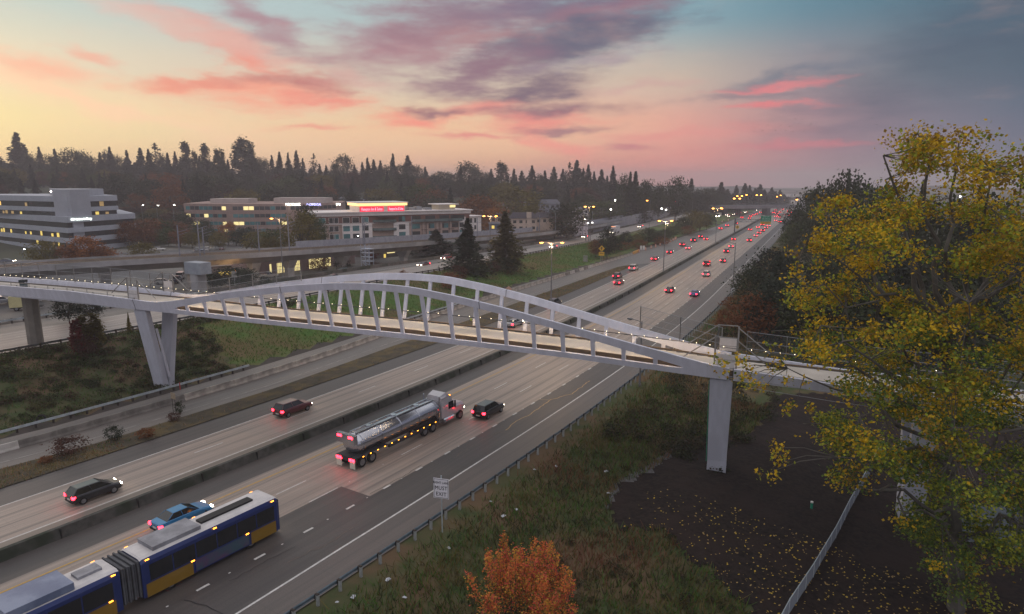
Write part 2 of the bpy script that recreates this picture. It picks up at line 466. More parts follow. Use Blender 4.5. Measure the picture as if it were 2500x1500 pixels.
conc = M_lane('worn_concrete', (.34, .275, .23), (.235, .195, .168), (.11, .097, .09), .9, off=-1.57)
conc2 = M_lane('worn_concrete_pale', (.34, .29, .26), (.22, .19, .175), (.085, .075, .072), .95, off=-1.57 + .4)
asph = M_lane('dark_asphalt', (.085, .074, .069), (.062, .055, .053), (.032, .03, .031), .35, grain=1.0)
asph2 = M_lane('aged_asphalt', (.125, .105, .095), (.092, .08, .074), (.06, .056, .056), .3, grain=.8)
shol = M_lane('shoulder_concrete', (.20, .165, .135), (.145, .12, .10), (.085, .08, .07), .2)
rampc = M_lane('ramp_concrete', (.165, .145, .13), (.125, .11, .10), (.075, .072, .072), .35)

S0, S1 = -40, 1700
rf_ = lambda s: float(np.interp(s, [0, 40, 60, 75, 1700], [25.5, 24.0, 23.35, 23.15, 23.15]))
Z0 = 0.02
strip_far = lambda s: np.interp(s, [0, 40, 60, 80, 103, 158, 215, 225], [-18.3, -18.0, -15.2, -14.9, -16.6, -17.2, -15.0, -11.4])
strip_near = lambda s: -11.2
ribbon('ramp_pavement', left_edge, lambda s: strip_far(s) if s < 226 else -7.2, S0, 560, Z0, rampc)
ribbon('left_shoulder', strip_near, -7.15, S0, 226, Z0 + .004, asph)
ribbon('left_roadway', -7.15, 0.15, S0, S1, Z0 + .008, conc)
ribbon('left_roadway_far', -15.5, -7.15, 556, S1, Z0 + .004, rampc)
ribbon('inner_shoulder', 0.15, 2.6, S0, S1, Z0 + .008, shol)
ribbon('median_pavement', 2.6, 6.6, S0, S1, Z0, asph)
ribbon('right_roadway', 6.6, 19.0, 66, S1, Z0 + .008, conc)
ribbon('right_roadway_near', 6.6, 15.3, S0, 66, Z0 + .008, conc)
ribbon('exit_lane_near', 15.3, 19.0, S0, 66, Z0 + .006, asph)
ribbon('exit_lane', 19.0, lambda s: rf_(s), S0, S1, Z0 + .006, asph)
ribbon('right_shoulder', lambda s: rf_(s), 26.75, S0, S1, Z0 + .008, asph2)
ribbon('planting_strip', strip_far, strip_near, S0, 226, .10, M('strip_soil', (.075, .06, .04), (.05, .045, .03), .9, 1, bump=.4, c3=(.10, .075, .035), sc3=.3), 3)
ribbon('opposite_roadway', nb_hi, nb_lo, -40, 900, lambda s: zNB(s) + .05, conc2)
ribbon('opposite_shoulder', nb_hi, lambda s: nb_hi(s) + 7.5, -40, 260, lambda s: zNB(s) + .06, asph2)

white = M('road_white', (.62, .60, .58), (.45, .44, .42), 3.0, .6)
yellow = M('road_yellow', (.55, .33, .05), (.42, .26, .06), 3.0, .6)
def marks(name, spans, mat):
    b = MB()
    for (s0, s1, d0, d1, z) in spans:
        n = max(1, int((s1 - s0) / 6))
        ss = np.linspace(s0, s1, n + 1)
        for i in range(n):
            zf = (lambda q: float(z(q))) if callable(z) else (lambda q: z)
            b.quad(R(ss[i], d0, zf(ss[i])), R(ss[i], d1, zf(ss[i])), R(ss[i+1], d1, zf(ss[i+1])), R(ss[i+1], d0, zf(ss[i+1])))
    return tag(b.build(name, mat), kind='structure')
ZM = Z0 + .022
sp = [(S0, 1400, -.07, .08, ZM), (S0, 1400, -7.15, -7.0, ZM)]
s = -38.5
def arc(s, L):    # advance along the road by L metres of arc
    return s + L / math.hypot(1, float(np.interp(s, YY, DX)))
k0 = 53.9
for d_, s_start in ((-3.75, 53.9), (11.5, 52.7), (15.22, 53.2)):
    s = s_start
    while s > -30: s -= 12.19 * spine(s)[2]
    while s < 700:
        e = s + 3.05 * spine(s)[2] * 1.1
        sp.append((s, e, d_ - .06, d_ + .06, ZM)); s += 12.19 * spine(s)[2]
s = 37.0
while s < 520:
    sp.append((s, s + .95 * spine(s)[2], 18.9, 19.12, ZM)); s += 4.57 * spine(s)[2]
s = 39.0
while s < 200:
    sp.append((s, s + .14, 18.95, 19.07, ZM + .01)); sp.append((s + 1.2, s + 1.32, 15.2, 15.3, ZM + .01)) if int(s) % 2 else None; s += 4.57 * spine(s)[2]
rf = lambda s: float(np.interp(s, [0, 40, 60, 75, 1700], [25.5, 24.0, 23.35, 23.15, 23.15]))
marks('white_road_marking', sp, white)
ribbon('right_edge_marking', lambda s: rf(s) - .09, lambda s: rf(s) + .09, S0, 1400, ZM + .003, white)
ribbon('exit_gore_marking', lambda s: np.interp(s, [160, 330], [20.9, 21.4]) - .07, lambda s: np.interp(s, [160, 330], [20.9, 21.4]) + .07, 112, 330, ZM, M('faded_paint', (.26, .23, .21), (.12, .11, .11), 1.5, .8))
ribbon('yellow_road_marking', 7.74, 7.88, S0, 1300, ZM, yellow)
ribbon('ramp_marking', lambda s: strip_far(s) - 2.0, lambda s: strip_far(s) - 1.9, S0, 225, ZM, M('faded_ramp_paint', (.42, .40, .38), (.18, .17, .17), .6, .7))
ribbon('ramp_left_marking', lambda s: -22.3, lambda s: -22.18, S0, 40, ZM, white)
sp = []
for dd in (-54.2, -57.9, -61.5):
    for q in range(-30, 400, 11): sp.append((q, q + 3, dd - .06, dd + .06, lambda s: zNB(s) + .075))
sp.append((-30, 420, -65.3, -65.15, lambda s: zNB(s) + .075))
marks('opposite_road_marking', sp, white)

# sealed cracks in the exit lane
def crack(pts, w, mat, name):
    b = MB(); P = [at(*p, ZM + .004) for p in pts]; Q = []
    for i in range(len(P) - 1):
        n = max(2, int((P[i+1] - P[i]).length / .5))
        for k in range(n):
            q = P[i].lerp(P[i+1], k / n); Q.append(q + Vector((random.uniform(-.11, .11), random.uniform(-.11, .11), 0)))
    Q.append(P[-1])
    for i in range(len(Q) - 1):
        t = (Q[i+1] - Q[i]).normalized(); nrm = Vector((-t.y, t.x, 0)) * w / 2
        b.quad(Q[i] + nrm, Q[i] - nrm, Q[i+1] - nrm, Q[i+1] + nrm)
    tag(b.build(name, mat), kind='structure')
seal = M('crack_sealant', (.42, .27, .11), (.30, .19, .09), 2, .5); seal2 = M('crack_dry', (.19, .15, .12), (.12, .10, .09), 2, .8); tar = M('tar', (.02, .02, .022), (.015, .015, .016), 2, .5)
crack([(1235, 1050), (1262, 1028), (1300, 1008), (1325, 990), (1345, 976), (1395, 962), (1420, 945), (1440, 930)], .13, seal, 'sealed_crack')
crack([(1312, 975), (1344, 977)], .07, seal, 'sealed_crack'); crack([(1408, 929), (1455, 931)], .05, seal2, 'pavement_crack')
crack([(1110, 1117), (1150, 1090), (1205, 1062), (1235, 1050)], .05, seal2, 'pavement_crack'); crack([(1217, 1055), (1258, 1061)], .05, seal2, 'pavement_crack')
crack([(705, 1372), (760, 1345), (790, 1334), (830, 1310), (862, 1288)], .05, seal2, 'pavement_crack')
crack([(905, 1205), (980, 1165), (1030, 1135)], .05, tar, 'tar_seam'); crack([(447, 1465), (500, 1480), (545, 1500)], .06, tar, 'tar_seam')
crack([(560, 1420), (640, 1375), (720, 1335)], .04, tar, 'tar_seam'); crack([(1650, 745), (1690, 744)], .09, tar, 'tar_seam')

# ------------------------------------------------------------------ barriers, guardrails
def sweep(name, prof, s0, s1, mat, parent=None, step=3.0, zf=lambda s: 0.0, df=lambda s: 0.0, uv=False):
    n = max(2, int((s1 - s0) / step) + 1); k = len(prof); b = MB(); b.uv = [] if uv else None
    for s in np.linspace(s0, s1, n):
        for j, (d, z) in enumerate(prof):
            b.v.append(tuple(R(s, d + float(df(s)), z + float(zf(s)))))
            if uv: b.uv.append((j * .3, s * 1.12))
    for i in range(n - 1):
        for j in range(k): b.f.append((i*k+j, i*k+(j+1)%k, (i+1)*k+(j+1)%k, (i+1)*k+j)); b.m.append(0)
    b.f += [tuple(range(k-1, -1, -1)), tuple((n-1)*k+j for j in range(k))]; b.m += [0, 0]
    return b.build(name, mat, parent)
bar_m = M('barrier_concrete', (.085, .083, .075), (.05, .052, .046), 1.2, .95, detail=6, bump=.2, c3=(.03, .038, .026), sc3=.25)
jer_m = M('jersey_concrete', (.46, .41, .35), (.34, .30, .26), 1.0, .9, detail=6, bump=.15, c3=(.2, .18, .16), sc3=.3)
NJ = [(-.3, 0), (-.3, .08), (-.16, .3), (-.09, .85), (.09, .85), (.16, .3), (.3, .08), (.3, 0)]
t = thing('median_barrier', 'long dark weathered concrete barrier between the left and right roadways', 'barrier', (0,0,0))
sweep('wall', [(2.62, 0), (2.72, .86), (3.12, .86), (3.36, 0)], S0, 1400, bar_m, t)
s = 30.0
while s < 180:
    b = MB(); b.obox(R(s, 3.1, .02), R(s, 3.385, .02) - R(s, 3.1, .02), R(s + .06, 3.1, .02) - R(s, 3.1, .02), (0, 0, .8)); s += 5.1
    b.build('joint', M('joint_dark', (.02, .02, .02)), t)

gal = M('galvanised', (.11, .15, .18), (.07, .10, .12), 1.5, .5, .6, spec=.5); galp = M('galvanised_bright', (.55, .62, .66), (.42, .47, .5), 1.5, .4, .35)
wood = M('post_wood', (.05, .04, .035), (.03, .027, .025), 3, .9); rustp = M('post_steel', (.40, .42, .41), (.3, .31, .3), 3, .7, .3)
def wbeam(d, z): return [(d, z), (d+.05, z+.05), (d, z+.1), (d+.03, z+.155), (d, z+.21), (d+.05, z+.26), (d, z+.31), (d-.03, z+.31), (d-.03, z)]
def guardrail(label, d, s0, s1, pitch, rm, pm, name='guardrail', cap=100, side=1, zf=lambda s: 0.0, df=lambda s: 0.0):
    t = thing(name, label, 'guardrail', (0,0,0))
    sweep('rail', wbeam(d, .48) if side > 0 else [(2*d - a, z) for a, z in wbeam(d, .48)], s0, s1, rm, t, 2.0, zf, df)
    pb = MB(); pb.box(-.09, .09, -.09, .09, -.35, .82); pb.box(-.24, -.09, -.11, .11, .44, .80, 1); pb.box(-.1, .1, -.1, .1, .78, .84, 1)
    pm_ = pb.mesh('post', [pm, wood]); s = s0; k = 0
    rest = MB()
    while s <= s1:
        p = R(s, d + float(df(s)) + .22 * side, float(zf(s)))
        if k < cap:
            o = link('post', pm_, t); o.location = p; o.rotation_euler = (0, 0, hd(s) + (0 if side > 0 else math.pi))
        k += 1; s += pitch * spine(s)[2]
    return t
guardrail('long steel guardrail with chunky posts along the right shoulder', 27.15, 28, 330, 1.93, gal, rustp)
guardrail('bright twin-beam guardrail at the foot of the grassy bank left of the ramp', -26.3, 49, 84, 1.93, galp, wood, side=-1)
guardrail('short bright guardrail piece behind the bridge above the ramp', -27.6, 119, 141, 1.93, galp, wood, side=-1)
guardrail('dark guardrail along the near side of the opposite roadway', 0, 20, 300, 2.9, M('rail_dark', (.10, .105, .11), (.07, .07, .075), 1, .6, .4), wood, side=1, zf=lambda s: zNB(s), df=lambda s: nb_lo(s) + 1.1)
guardrail('pale guardrail on the far side of the opposite roadway at the far left', 0, 30, 108, 2.0, galp, wood, side=-1, zf=lambda s: zNB(s), df=lambda s: nb_hi(s) - .6)
t = thing('roadside_wall', 'low concrete wall along the far side of the opposite roadway', 'wall', (0,0,0))
sweep('wall', [(-.2, -1.0), (-.2, .95), (.15, .95), (.25, 0), (.25, -1.0)], 108, 420, M('wall_weathered', (.15, .13, .12), (.09, .085, .075), .6, .95, c3=(.05, .055, .04), sc3=.25), t, 3, zNB, lambda s: nb_hi(s) - .5)

# jersey barrier segments: every piece is its own thing
L = 3.86; prof = [(-.3, 0), (-.3, .08), (-.16, .3), (-.09, .85), (.09, .85), (.16, .3), (.3, .08), (.3, 0)]
b = MB(); v = []
for y in (0.03, L - .03): v += [(x, y, z) for x, z in prof]
b.add(v, [(i, (i+1)%8, 8+(i+1)%8, 8+i) for i in range(8)] + [tuple(range(7,-1,-1)), tuple(range(8,16))])
jd = lambda s: float(np.interp(s, [30, 45, 60, 80, 90, 100, 116, 141, 170, 221, 252], [-21.6, -21.5, -20.9, -21.0, -21.5, -22.4, -24.3, -26.2, -24.9, -22.4, -20.7]))
jers = [b.mesh('jersey_barrier', [jer_m]), b.mesh('jersey_barrier_dark', [M('jersey_dark', (.17, .155, .14), (.12, .11, .10), 1, .95, c3=(.22, .2, .18), sc3=.3)]), b.mesh('jersey_barrier_light', [M('jersey_light', (.46, .43, .40), (.36, .34, .31), 1, .9)])]
s = 33.0; i = 0
while s < 250:
    p = R(s, jd(s)); s2 = s + L * spine(s)[2]; q = R(s2, jd(s2))
    kind = 2 if i in (6, 48, 50, 52) else (1 if i in (4, 7, 8, 9, 10, 11, 47, 49, 51) else 0)
    o = link('jersey_barrier', jers[kind], None); o.location = p + Vector((0, 0, Z0)); o.rotation_euler = (0, 0, -math.atan2(q.x - p.x, q.y - p.y))
    lab = ['tan concrete barrier segment in the long row beside the ramp', 'dirty dark barrier segment in the row beside the ramp', 'pale clean barrier segment among darker ones beside the ramp'][kind]
    tag(o, lab, 'barrier', ['tan barrier segments beside the ramp', 'dark barrier segments beside the ramp', 'pale barrier segments beside the ramp'][kind])
    s = s2; i += 1
# ------------------------------------------------------------------ footbridge
BH = rad(110); BD = Vector((math.sin(BH), math.cos(BH), 0)); BC = Vector((-BD.y, BD.x, 0)); B0 = Vector((-49.2, 89.2, 0))
_tb = [-60, -40, -26, -18, -10, 0.5, 7.8, 18, 31, 41, 51, 60, 68.6, 74.5, 83, 90, 93, 110, 135, 160]
_zb = [11.4, 11.8, 11.8, 11.75, 11.65, 11.5, 11.38, 11.1, 10.95, 10.85, 10.6, 10.35, 9.95, 9.65, 9.45, 9.2, 9.1, 8.4, 7.3, 6.2]
_tt = [-60, -40, -26, -11.5, 0, 2, 4, 6.5, 9.5, 12.5, 16.5, 22, 27, 32.5, 36, 39, 42.5, 48, 53.5, 59.3, 62.6, 66.8, 68.6, 70.5, 73, 75.4, 81, 86, 93, 110, 135, 160]
_zt = [13.0, 13.4, 13.45, 13.4, 12.9, 12.78, 12.82, 13.15, 13.7, 14.25, 15.0, 15.8, 16.5, 17.05, 17.22, 17.25, 17.1, 16.35, 15.35, 14.1, 13.4, 12.5, 12.15, 11.75, 11.25, 10.85, 10.5, 10.15, 9.95, 9.25, 8.15, 7.05]
def smooth_curve(ts, zs):
    T = np.arange(-60, 160.01, .25); Z = np.interp(T, ts, zs); K = np.hanning(15); K /= K.sum()
    Zp = np.pad(Z, 7, mode='edge'); return T, np.convolve(Zp, K, 'valid')
TB, ZB_ = smooth_curve(_tb, _zb); TT_, ZT_ = smooth_curve(_tt, _zt)
zb = lambda t: float(np.interp(t, TB, ZB_)); zt = lambda t: float(np.interp(t, TT_, ZT_))
def bp(t, c, z): return B0 + BD * t + BC * c + Vector((0, 0, z))
LEAN = .26
def tp(t, side, z, out=0.0):      # point on the leaning truss plane
    return bp(t, side * (2.6 + (z - zb(t)) * LEAN + out), z)
def steel(name, c, c2): return M(name, c, tuple(v*.90 for v in c), 2.2, .5, 0.0, spec=.4, detail=6, stretch=(1, 1, .22), c3=tuple(v*.86 for v in c), sc3=.5)
paint = steel('bridge_paint', (.66, .66, .74), (.62, .62, .70))
bridge = thing('footbridge', 'white arched truss footbridge spanning the whole motorway', 'bridge', (0,0,0))
def bar_between(parent, name, ts, zlo, zhi, side, th=.34, mat=paint):
    b = MB(); n = len(ts)
    for t in ts:
        a, c = zlo(t), zhi(t)
        b.v += [tuple(tp(t, side, a, 0)), tuple(tp(t, side, a, th)), tuple(tp(t, side, c, th)), tuple(tp(t, side, c, 0))]
    for i in range(n-1):
        for j in range(4): b.f.append((i*4+j, i*4+(j+1)%4, (i+1)*4+(j+1)%4, (i+1)*4+j)); b.m.append(0)
    b.f += [(3,2,1,0), tuple((n-1)*4+j for j in range(4))]; b.m += [0, 0]
    return b.build(name, mat, parent)
HT = [8.7 + (68.6 - 8.7) * i / 19 for i in range(20)]
loc_ = lambda t: zb(t) + .60                      # top of the bottom chord
def uhi(t): return zt(t) - float(np.interp(t, [6, 12, 60, 71], [.95, .8, .8, 1.0]))
TL, TR = 6.6, 71.3
for side, nm in ((-1, 'near'), (1, 'far')):
    tr = bpy.data.objects.new('truss', None); COL.objects.link(tr); tr.parent = bridge
    lo_l = lambda t: zb(t) + .6 if True else 0
    mid = lambda t: (loc_(t) + uhi(t)) / 2
    # rounded ends of the long opening
    def uh(t):
        k = min(1.0, max(0.0, min(t - TL, TR - t) / .7)); k = math.sqrt(max(0, 1 - (1-k)**2)); return mid(t) + (uhi(t) - mid(t)) * k
    def lh(t):
        k = min(1.0, max(0.0, min(t - TL, TR - t) / .7)); k = math.sqrt(max(0, 1 - (1-k)**2)); return mid(t) + (loc_(t) - mid(t)) * k
    tsm = np.unique(np.concatenate([np.linspace(TL, TL+.8, 9), np.arange(TL+1.2, TR-1, .5), np.linspace(TR-.8, TR, 9)]))
    bar_between(tr, 'arch_chord', tsm, uh, zt, side)
    bar_between(tr, 'bottom_chord', tsm, zb, lh, side, .38)
    bar_between(tr, 'end_web', np.arange(-.4, TL + .01, .5).tolist() + [TL], zb, zt, side)
    bar_between(tr, 'end_web', [TR] + np.arange(TR + .3, 75.9, .5).tolist(), zb, zt, side)
    for t in HT:
        b = MB(); w = .21; q = []
        for tt in (t - w, t + w):
            for z in (loc_(t) - .1, uhi(t) + .15):
                for o_ in (.06, .30): q.append(tp(tt, side, z, o_))
        b.add(q, [(0,1,3,2), (4,6,7,5), (0,4,5,1), (2,3,7,6), (1,5,7,3), (0,2,6,4)])
        b.build('hanger', paint, tr)
    # approach girders
    bar_between(bridge, 'approach_girder', np.arange(-56, -.45, 1.0).tolist() + [-.5], zb, zt, side)
    bar_between(bridge, 'approach_girder', np.arange(76.0, 155, 1.5), zb, zt, side)
deckm = M('deck_surface', (.52, .47, .41), (.45, .41, .36), .4, .8, c3=(.42, .38, .33), sc3=.15)
decks = M('deck_edge', (.16, .11, .07), (.12, .085, .055), 1.0, .7)  # warm light and shade along the deck sides put into this brown
dz = lambda t: zb(t) + float(np.interp(t, [-60, -2, 6, 70, 78, 160], [.95, .95, .95, .9, .75, .75]))
def long_box(name, ts, c0, c1, z0, z1, mat, parent, mtop=None):
    b = MB()
    for t in ts: b.v += [tuple(bp(t, c0, z0(t))), tuple(bp(t, c1, z0(t))), tuple(bp(t, c1, z1(t))), tuple(bp(t, c0, z1(t)))]
    for i in range(len(ts)-1):
        for j in range(4): b.f.append((i*4+j, i*4+(j+1)%4, (i+1)*4+(j+1)%4, (i+1)*4+j)); b.m.append(1 if (mtop and j == 2) else 0)
    n = len(ts); b.f += [(3,2,1,0), tuple((n-1)*4+j for j in range(4))]; b.m += [0, 0]
    return b.build(name, [mat, mtop] if mtop else mat, parent)
ts = np.arange(-56, 155, 1.0)
long_box('deck', ts, -2.2, 2.2, lambda t: dz(t) - .5, dz, decks, bridge, deckm)
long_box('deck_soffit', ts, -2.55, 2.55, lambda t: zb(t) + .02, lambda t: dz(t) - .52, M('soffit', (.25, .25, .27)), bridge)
long_box('kerb', ts, 2.2, 2.34, lambda t: dz(t) - .5, lambda t: dz(t) + .13, decks, bridge)
long_box('kerb', ts, -2.34, -2.2, lambda t: dz(t) - .5, lambda t: dz(t) + .02, decks, bridge)
led = ME('deck_led', (1.0, .70, .38), 24.0)
for c in (-2.25, 2.25):      # light strips tucked under the handrail bars, facing the deck
    q = MB(); cap = MB()
    for t in np.arange(1.5, 74, 1.0):
        o = bp(t, c - .03, dz(t) + 1.042); q.quad(o, o + BC*.06, o + BC*.06 + BD*.96, o + BD*.96); cap.obox(bp(t, c - .07, dz(t) + 1.045), BD, BC*.14, (0, 0, .03))
    q.build('deck_light', led, bridge); cap.build('rail_bar', M('rail_bar', (.12, .11, .10), None, 1, .6), bridge)
hr = M('handrail_steel', (.12, .12, .12), (.09, .09, .09), 2, .45, .6)
for c in (-2.25, 2.25):
    MB().tube([bp(t, c, dz(t) + 1.12) for t in np.arange(-56, 155, 2.0)], .035, 5).build('handrail', hr, bridge)
# little lamps on the far handrail
lm = MB(); lm.ball((0, 0, 0), .033, seg=6, rings=4); lm = lm.mesh('handrail_lamp', [ME('handrail_lamp', (1, .82, .52), 5.0)])
for i in range(96):
    t = -34 + i * 1.36
    o = link('handrail_lamp', lm, bridge); o.location = bp(t, 2.22, dz(t) + 1.19)
# field splices: thin dark joints with a cover plate
for t0_ in (-.45, 24.6, 50.2, 75.95):
    for sd in (-1, 1):
        zz0, zz1 = (zb(t0_) - .01, zt(t0_) + .01) if t0_ < 0 or t0_ > 70 else (uhi(t0_) - .01, zt(t0_) + .012)
        q = MB(); e_ = [tp(t0_ + a, sd, z, o_) for a in (-.035, .035) for z in (zz0, zz1) for o_ in (-.01, .352)]
        q.add(e_, [(0,1,3,2), (4,6,7,5), (0,4,5,1), (2,3,7,6), (1,5,7,3), (0,2,6,4)]); q.build('splice_joint', M('joint_line', (.12, .12, .14) if abs(t0_ - 37) > 20 else (.3, .3, .33)), bridge)
# V piers
def vpier(t0, z0, name='pier'):
    p = bpy.data.objects.new(name, None); COL.objects.link(p); p.parent = bridge
    pm = steel('pier_paint', (.52, .53, .60), (.48, .49, .56))
    zt_ = zb(t0) - .12
    for sd in (-1, 1):
        b = MB(); q = []
        for (z, c, w, h) in ((z0 - .6, sd * .42, .95, .46), (z0 + 1.2, sd * .62, .92, .42), (zt_, sd * 2.35, 1.05, .36)):
            for a, e in ((-w, -h), (w, -h), (w, h), (-w, h)): q.append(bp(t0 + a, c + e, z))
        fs = []
        for k in (0, 4):
            for j in range(4): fs.append((k+j, k+(j+1)%4, k+4+(j+1)%4, k+4+j))
        b.add(q, fs + [(3,2,1,0), (8,9,10,11)]); b.build('pier_leg', pm, p)
    b = MB(); b.obox(bp(t0 - .5, -2.6, zt_), BD * 1.0, BC * 5.2, (0, 0, .14)); b.build('pier_bearing', M('bearing', (.12, .12, .13)), p)
    return p
pl = vpier(-.1, 0.0)
MB().tube([bp(.9, -1.2, 8.6), bp(.95, -.45, 4.5), bp(1.0, .02, 1.4)], .17, 8).build('drain_pipe', steel('pipe_paint', (.6, .6, .66), (.56, .56, .62)), pl)
zg = tz(*(bp(74.9, 0, 0)[:2]))
pr_ = vpier(74.9, zg)
b = MB(); b.obox(bp(73.78, -2.35 - .38, zb(74.9) - .3), (.05, 0, 0), (0, .07, 0), bp(73.86, -.8, zg) - bp(73.78, -2.35 - .38, zb(74.9) - .3) + Vector((0,0,.9))); b.build('green_pipe', M('green_pipe', (.02, .28, .17), (.02, .24, .15), 1, .5), pr_)
zg2 = tz(*(bp(92.5, 0, 0)[:2])); vpier(92.5, zg2 if zg2 < 0 else -2)
vpier(125, -2.0)
b = MB()
c_ = bp(-25.5, 0, 0); b.prism([(c_.x + 1.05*math.cos(a), c_.y + 1.05*math.sin(a)) for a in np.linspace(0, 2*math.pi, 9)[:-1]], tz(c_.x, c_.y) - .5, zb(-25.5) + .1)
b.build('round_column', M('column_concrete', (.22, .20, .17), (.17, .155, .135), .5, .9), bridge)
# throw fences, portals and blank white panels
meshm = bpy.data.materials.new('fence_mesh'); meshm.use_nodes = True; t_ = NT(meshm.node_tree); t_.n.clear()
tr_ = t_.new('ShaderNodeBsdfTransparent'); df_ = t_.new('ShaderNodeBsdfDiffuse'); df_.inputs[0].default_value = (.16, .18, .19, 1)
mx = t_.new('ShaderNodeMixShader'); mx.inputs[0].default_value = .15; t_.l.new(tr_.outputs[0], mx.inputs[1]); t_.l.new(df_.outputs[0], mx.inputs[2])
ou = t_.new('ShaderNodeOutputMaterial'); t_.l.new(mx.outputs[0], ou.inputs[0])
fp = M('fence_post', (.34, .32, .30), (.28, .265, .25), 2, .5, .5); fr = M('fence_wire', (.34, .35, .36), (.28, .29, .3), 2, .5, .4)
def throw_fence(t0, t1, side, pitch=3.7, h=2.5):
    f = bpy.data.objects.new('throw_fence', None); COL.objects.link(f); f.parent = bridge
    c = side * 3.0; n = max(1, round(abs(t1 - t0) / pitch)); ts = np.linspace(t0, t1, n + 1)
    top = lambda t: max(zt(t), dz(t)) + h; bot = lambda t: zt(t)
    b = MB()
    for i in range(n): b.quad(bp(ts[i], c, bot(ts[i])), bp(ts[i+1], c, bot(ts[i+1])), bp(ts[i+1], c, top(ts[i+1])), bp(ts[i], c, top(ts[i])))
    b.build('mesh_panel', meshm, f)
    b = MB()
    for hh in (0, 1.0, 1.75): b.tube([bp(t, c, top(t) - hh) for t in ts], .022, 4)
    b.build('wire', fr, f)
    b = MB()
    for t in ts: b.obox(bp(t, c, bot(t) - .1), BD * .09, BC * .09, (0, 0, top(t) - bot(t) + .1))
    b.build('fence_post', fp, f)
throw_fence(-54, -.5, 1); throw_fence(-54, -.5, -1, 3.8, .2)
throw_fence(2.2, 22, 1, 4.2, 1.7)
throw_fence(66, 74.5, 1, 4); throw_fence(77, 130, 1); throw_fence(77, 130, -1, 3.8, .1)
panel = M('white_panel', (.62, .58, .56), (.56, .52, .5), 1, .6)
def portal(t0, t1):
    p = bpy.data.objects.new('portal_frame', None); COL.objects.link(p); p.parent = bridge
    for c in (-2.75, 3.0):
        b = MB()
        for t in (t0, t1): b.obox(bp(t, c, zb(t) + .5), BD * .16, BC * .12, (0, 0, dz(t) + 3.3 - zb(t) - .5))
        b.obox(bp(t0, c, dz(t0) + 3.2), BD * (t1 - t0), BC * .1, (0, 0, .08))
        b.tube([bp(t0, c, dz(t0) + 3.2), bp(t0 - 2.9, c, dz(t0) + 1.0)], .06, 5); b.tube([bp(t1, c, dz(t1) + 3.2), bp(t1 + 3.2, c, dz(t1) + .7)], .06, 5)
        b.build('frame', fp, p)
        b = MB(); b.obox(bp(t0 + .25, c - .04, dz(t0) + (.15 if c < 0 else .55)), BD * (t1 - t0 - .3), BC * .05, (0, 0, 1.45)); b.obox(bp(t0 + .25, c - .05, dz(t0) + 1.05), BD * (t1 - t0 - .3), BC * .06, (0, 0, .06), 1)
        b.build('blank_panel', [panel, fp], p)
portal(-1.9, -.1); portal(74.1, 76.1)
# low timber rub rail on the left approach (seen through the fence)
b = MB()
for i, t in enumerate(np.arange(-30, -2, 3.9)):
    b.tube([bp(t, -2.0, dz(t)), bp(t, -2.0, dz(t) + .95)], .05, 5)
b.tube([bp(t, -2.0, dz(t) + .95) for t in np.arange(-30, -2, 3.9)], .03, 5); b.tube([bp(t, -2.0, dz(t) + .5) for t in np.arange(-30, -2, 3.9)], .03, 5)
b.build('rub_rail', fp, bridge)
tb = thing('litter_bin', 'dark litter bin standing on the left end of the footbridge deck', 'bin', bp(-24.6, -1.2, dz(-24.6)), 0)
b = MB(); b.box(-.35, .35, -.35, .35, 0, .8); b.build('bin_body', M('bin_teal', (.05, .08, .09), (.04, .06, .07), 1), tb)
b = MB(); b.box(-.4, .4, -.4, .4, 1.0, 1.35); b.box(-.33, -.27, -.33, -.27, .8, 1.0); b.box(.27, .33, .27, .33, .8, 1.0); b.box(.27, .33, -.33, -.27, .8, 1.0); b.box(-.33, -.27, .27, .33, .8, 1.0); b.build('bin_hood', M('bin_hood', (.02, .03, .035)), tb)
# ------------------------------------------------------------------ vehicles
def PM(name, c, metal=.25): return M(name, c, tuple(v*.93 for v in c), 2, .28, metal, spec=.6, coat=.6)
CP = {k: PM('car_paint_' + k, v) for k, v in dict(red=(.30,.015,.018), maroon=(.10,.012,.018), black=(.012,.013,.017), white=(.62,.60,.58), silver=(.33,.34,.36), blue=(.06,.08,.34), cyan=(.01,.16,.36), navy=(.012,.022,.06), grey=(.09,.095,.10), green=(.03,.06,.05), teal=(.03,.12,.14)).items()}
glassm = M('vehicle_glass', (.012,.015,.018), (.01,.012,.014), 1, .08, 0, spec=.8)
tyre = M('tyre', (.015,.015,.016), (.011,.011,.012), 3, .85); rim = M('rim', (.30,.31,.33), (.22,.23,.25), 3, .35, .8)
tailm = ME('tail_light', (1.0, .015, .03), 11); headm = ME('head_light', (1.0, .86, .66), 16); headoff = M('head_lens', (.5,.5,.5), None, 1, .2)
amber = ME('amber_light', (1.0, .30, .02), 6); plate = M('number_plate', (.6,.6,.55), None, 1, .6); trim = M('black_trim', (.02,.02,.022), None, 1, .6)
def wheel_mesh(r=.33, w=.22):
    b = MB()
    def disc(rr, x0, x1, mi):
        n = 16; v = [(x, rr*math.cos(2*math.pi*k/n), rr*math.sin(2*math.pi*k/n)) for x in (x0, x1) for k in range(n)]
        b.add(v, [(k, (k+1)%n, n+(k+1)%n, n+k) for k in range(n)] + [tuple(range(n-1,-1,-1)), tuple(range(n, 2*n))], mi)
    disc(r, -w/2, w/2, 0); disc(r*.62, -w/2-.012, w/2+.012, 1)
    return b.mesh('wheel', [tyre, rim])
WM = wheel_mesh(); WT = wheel_mesh(.5, .28)
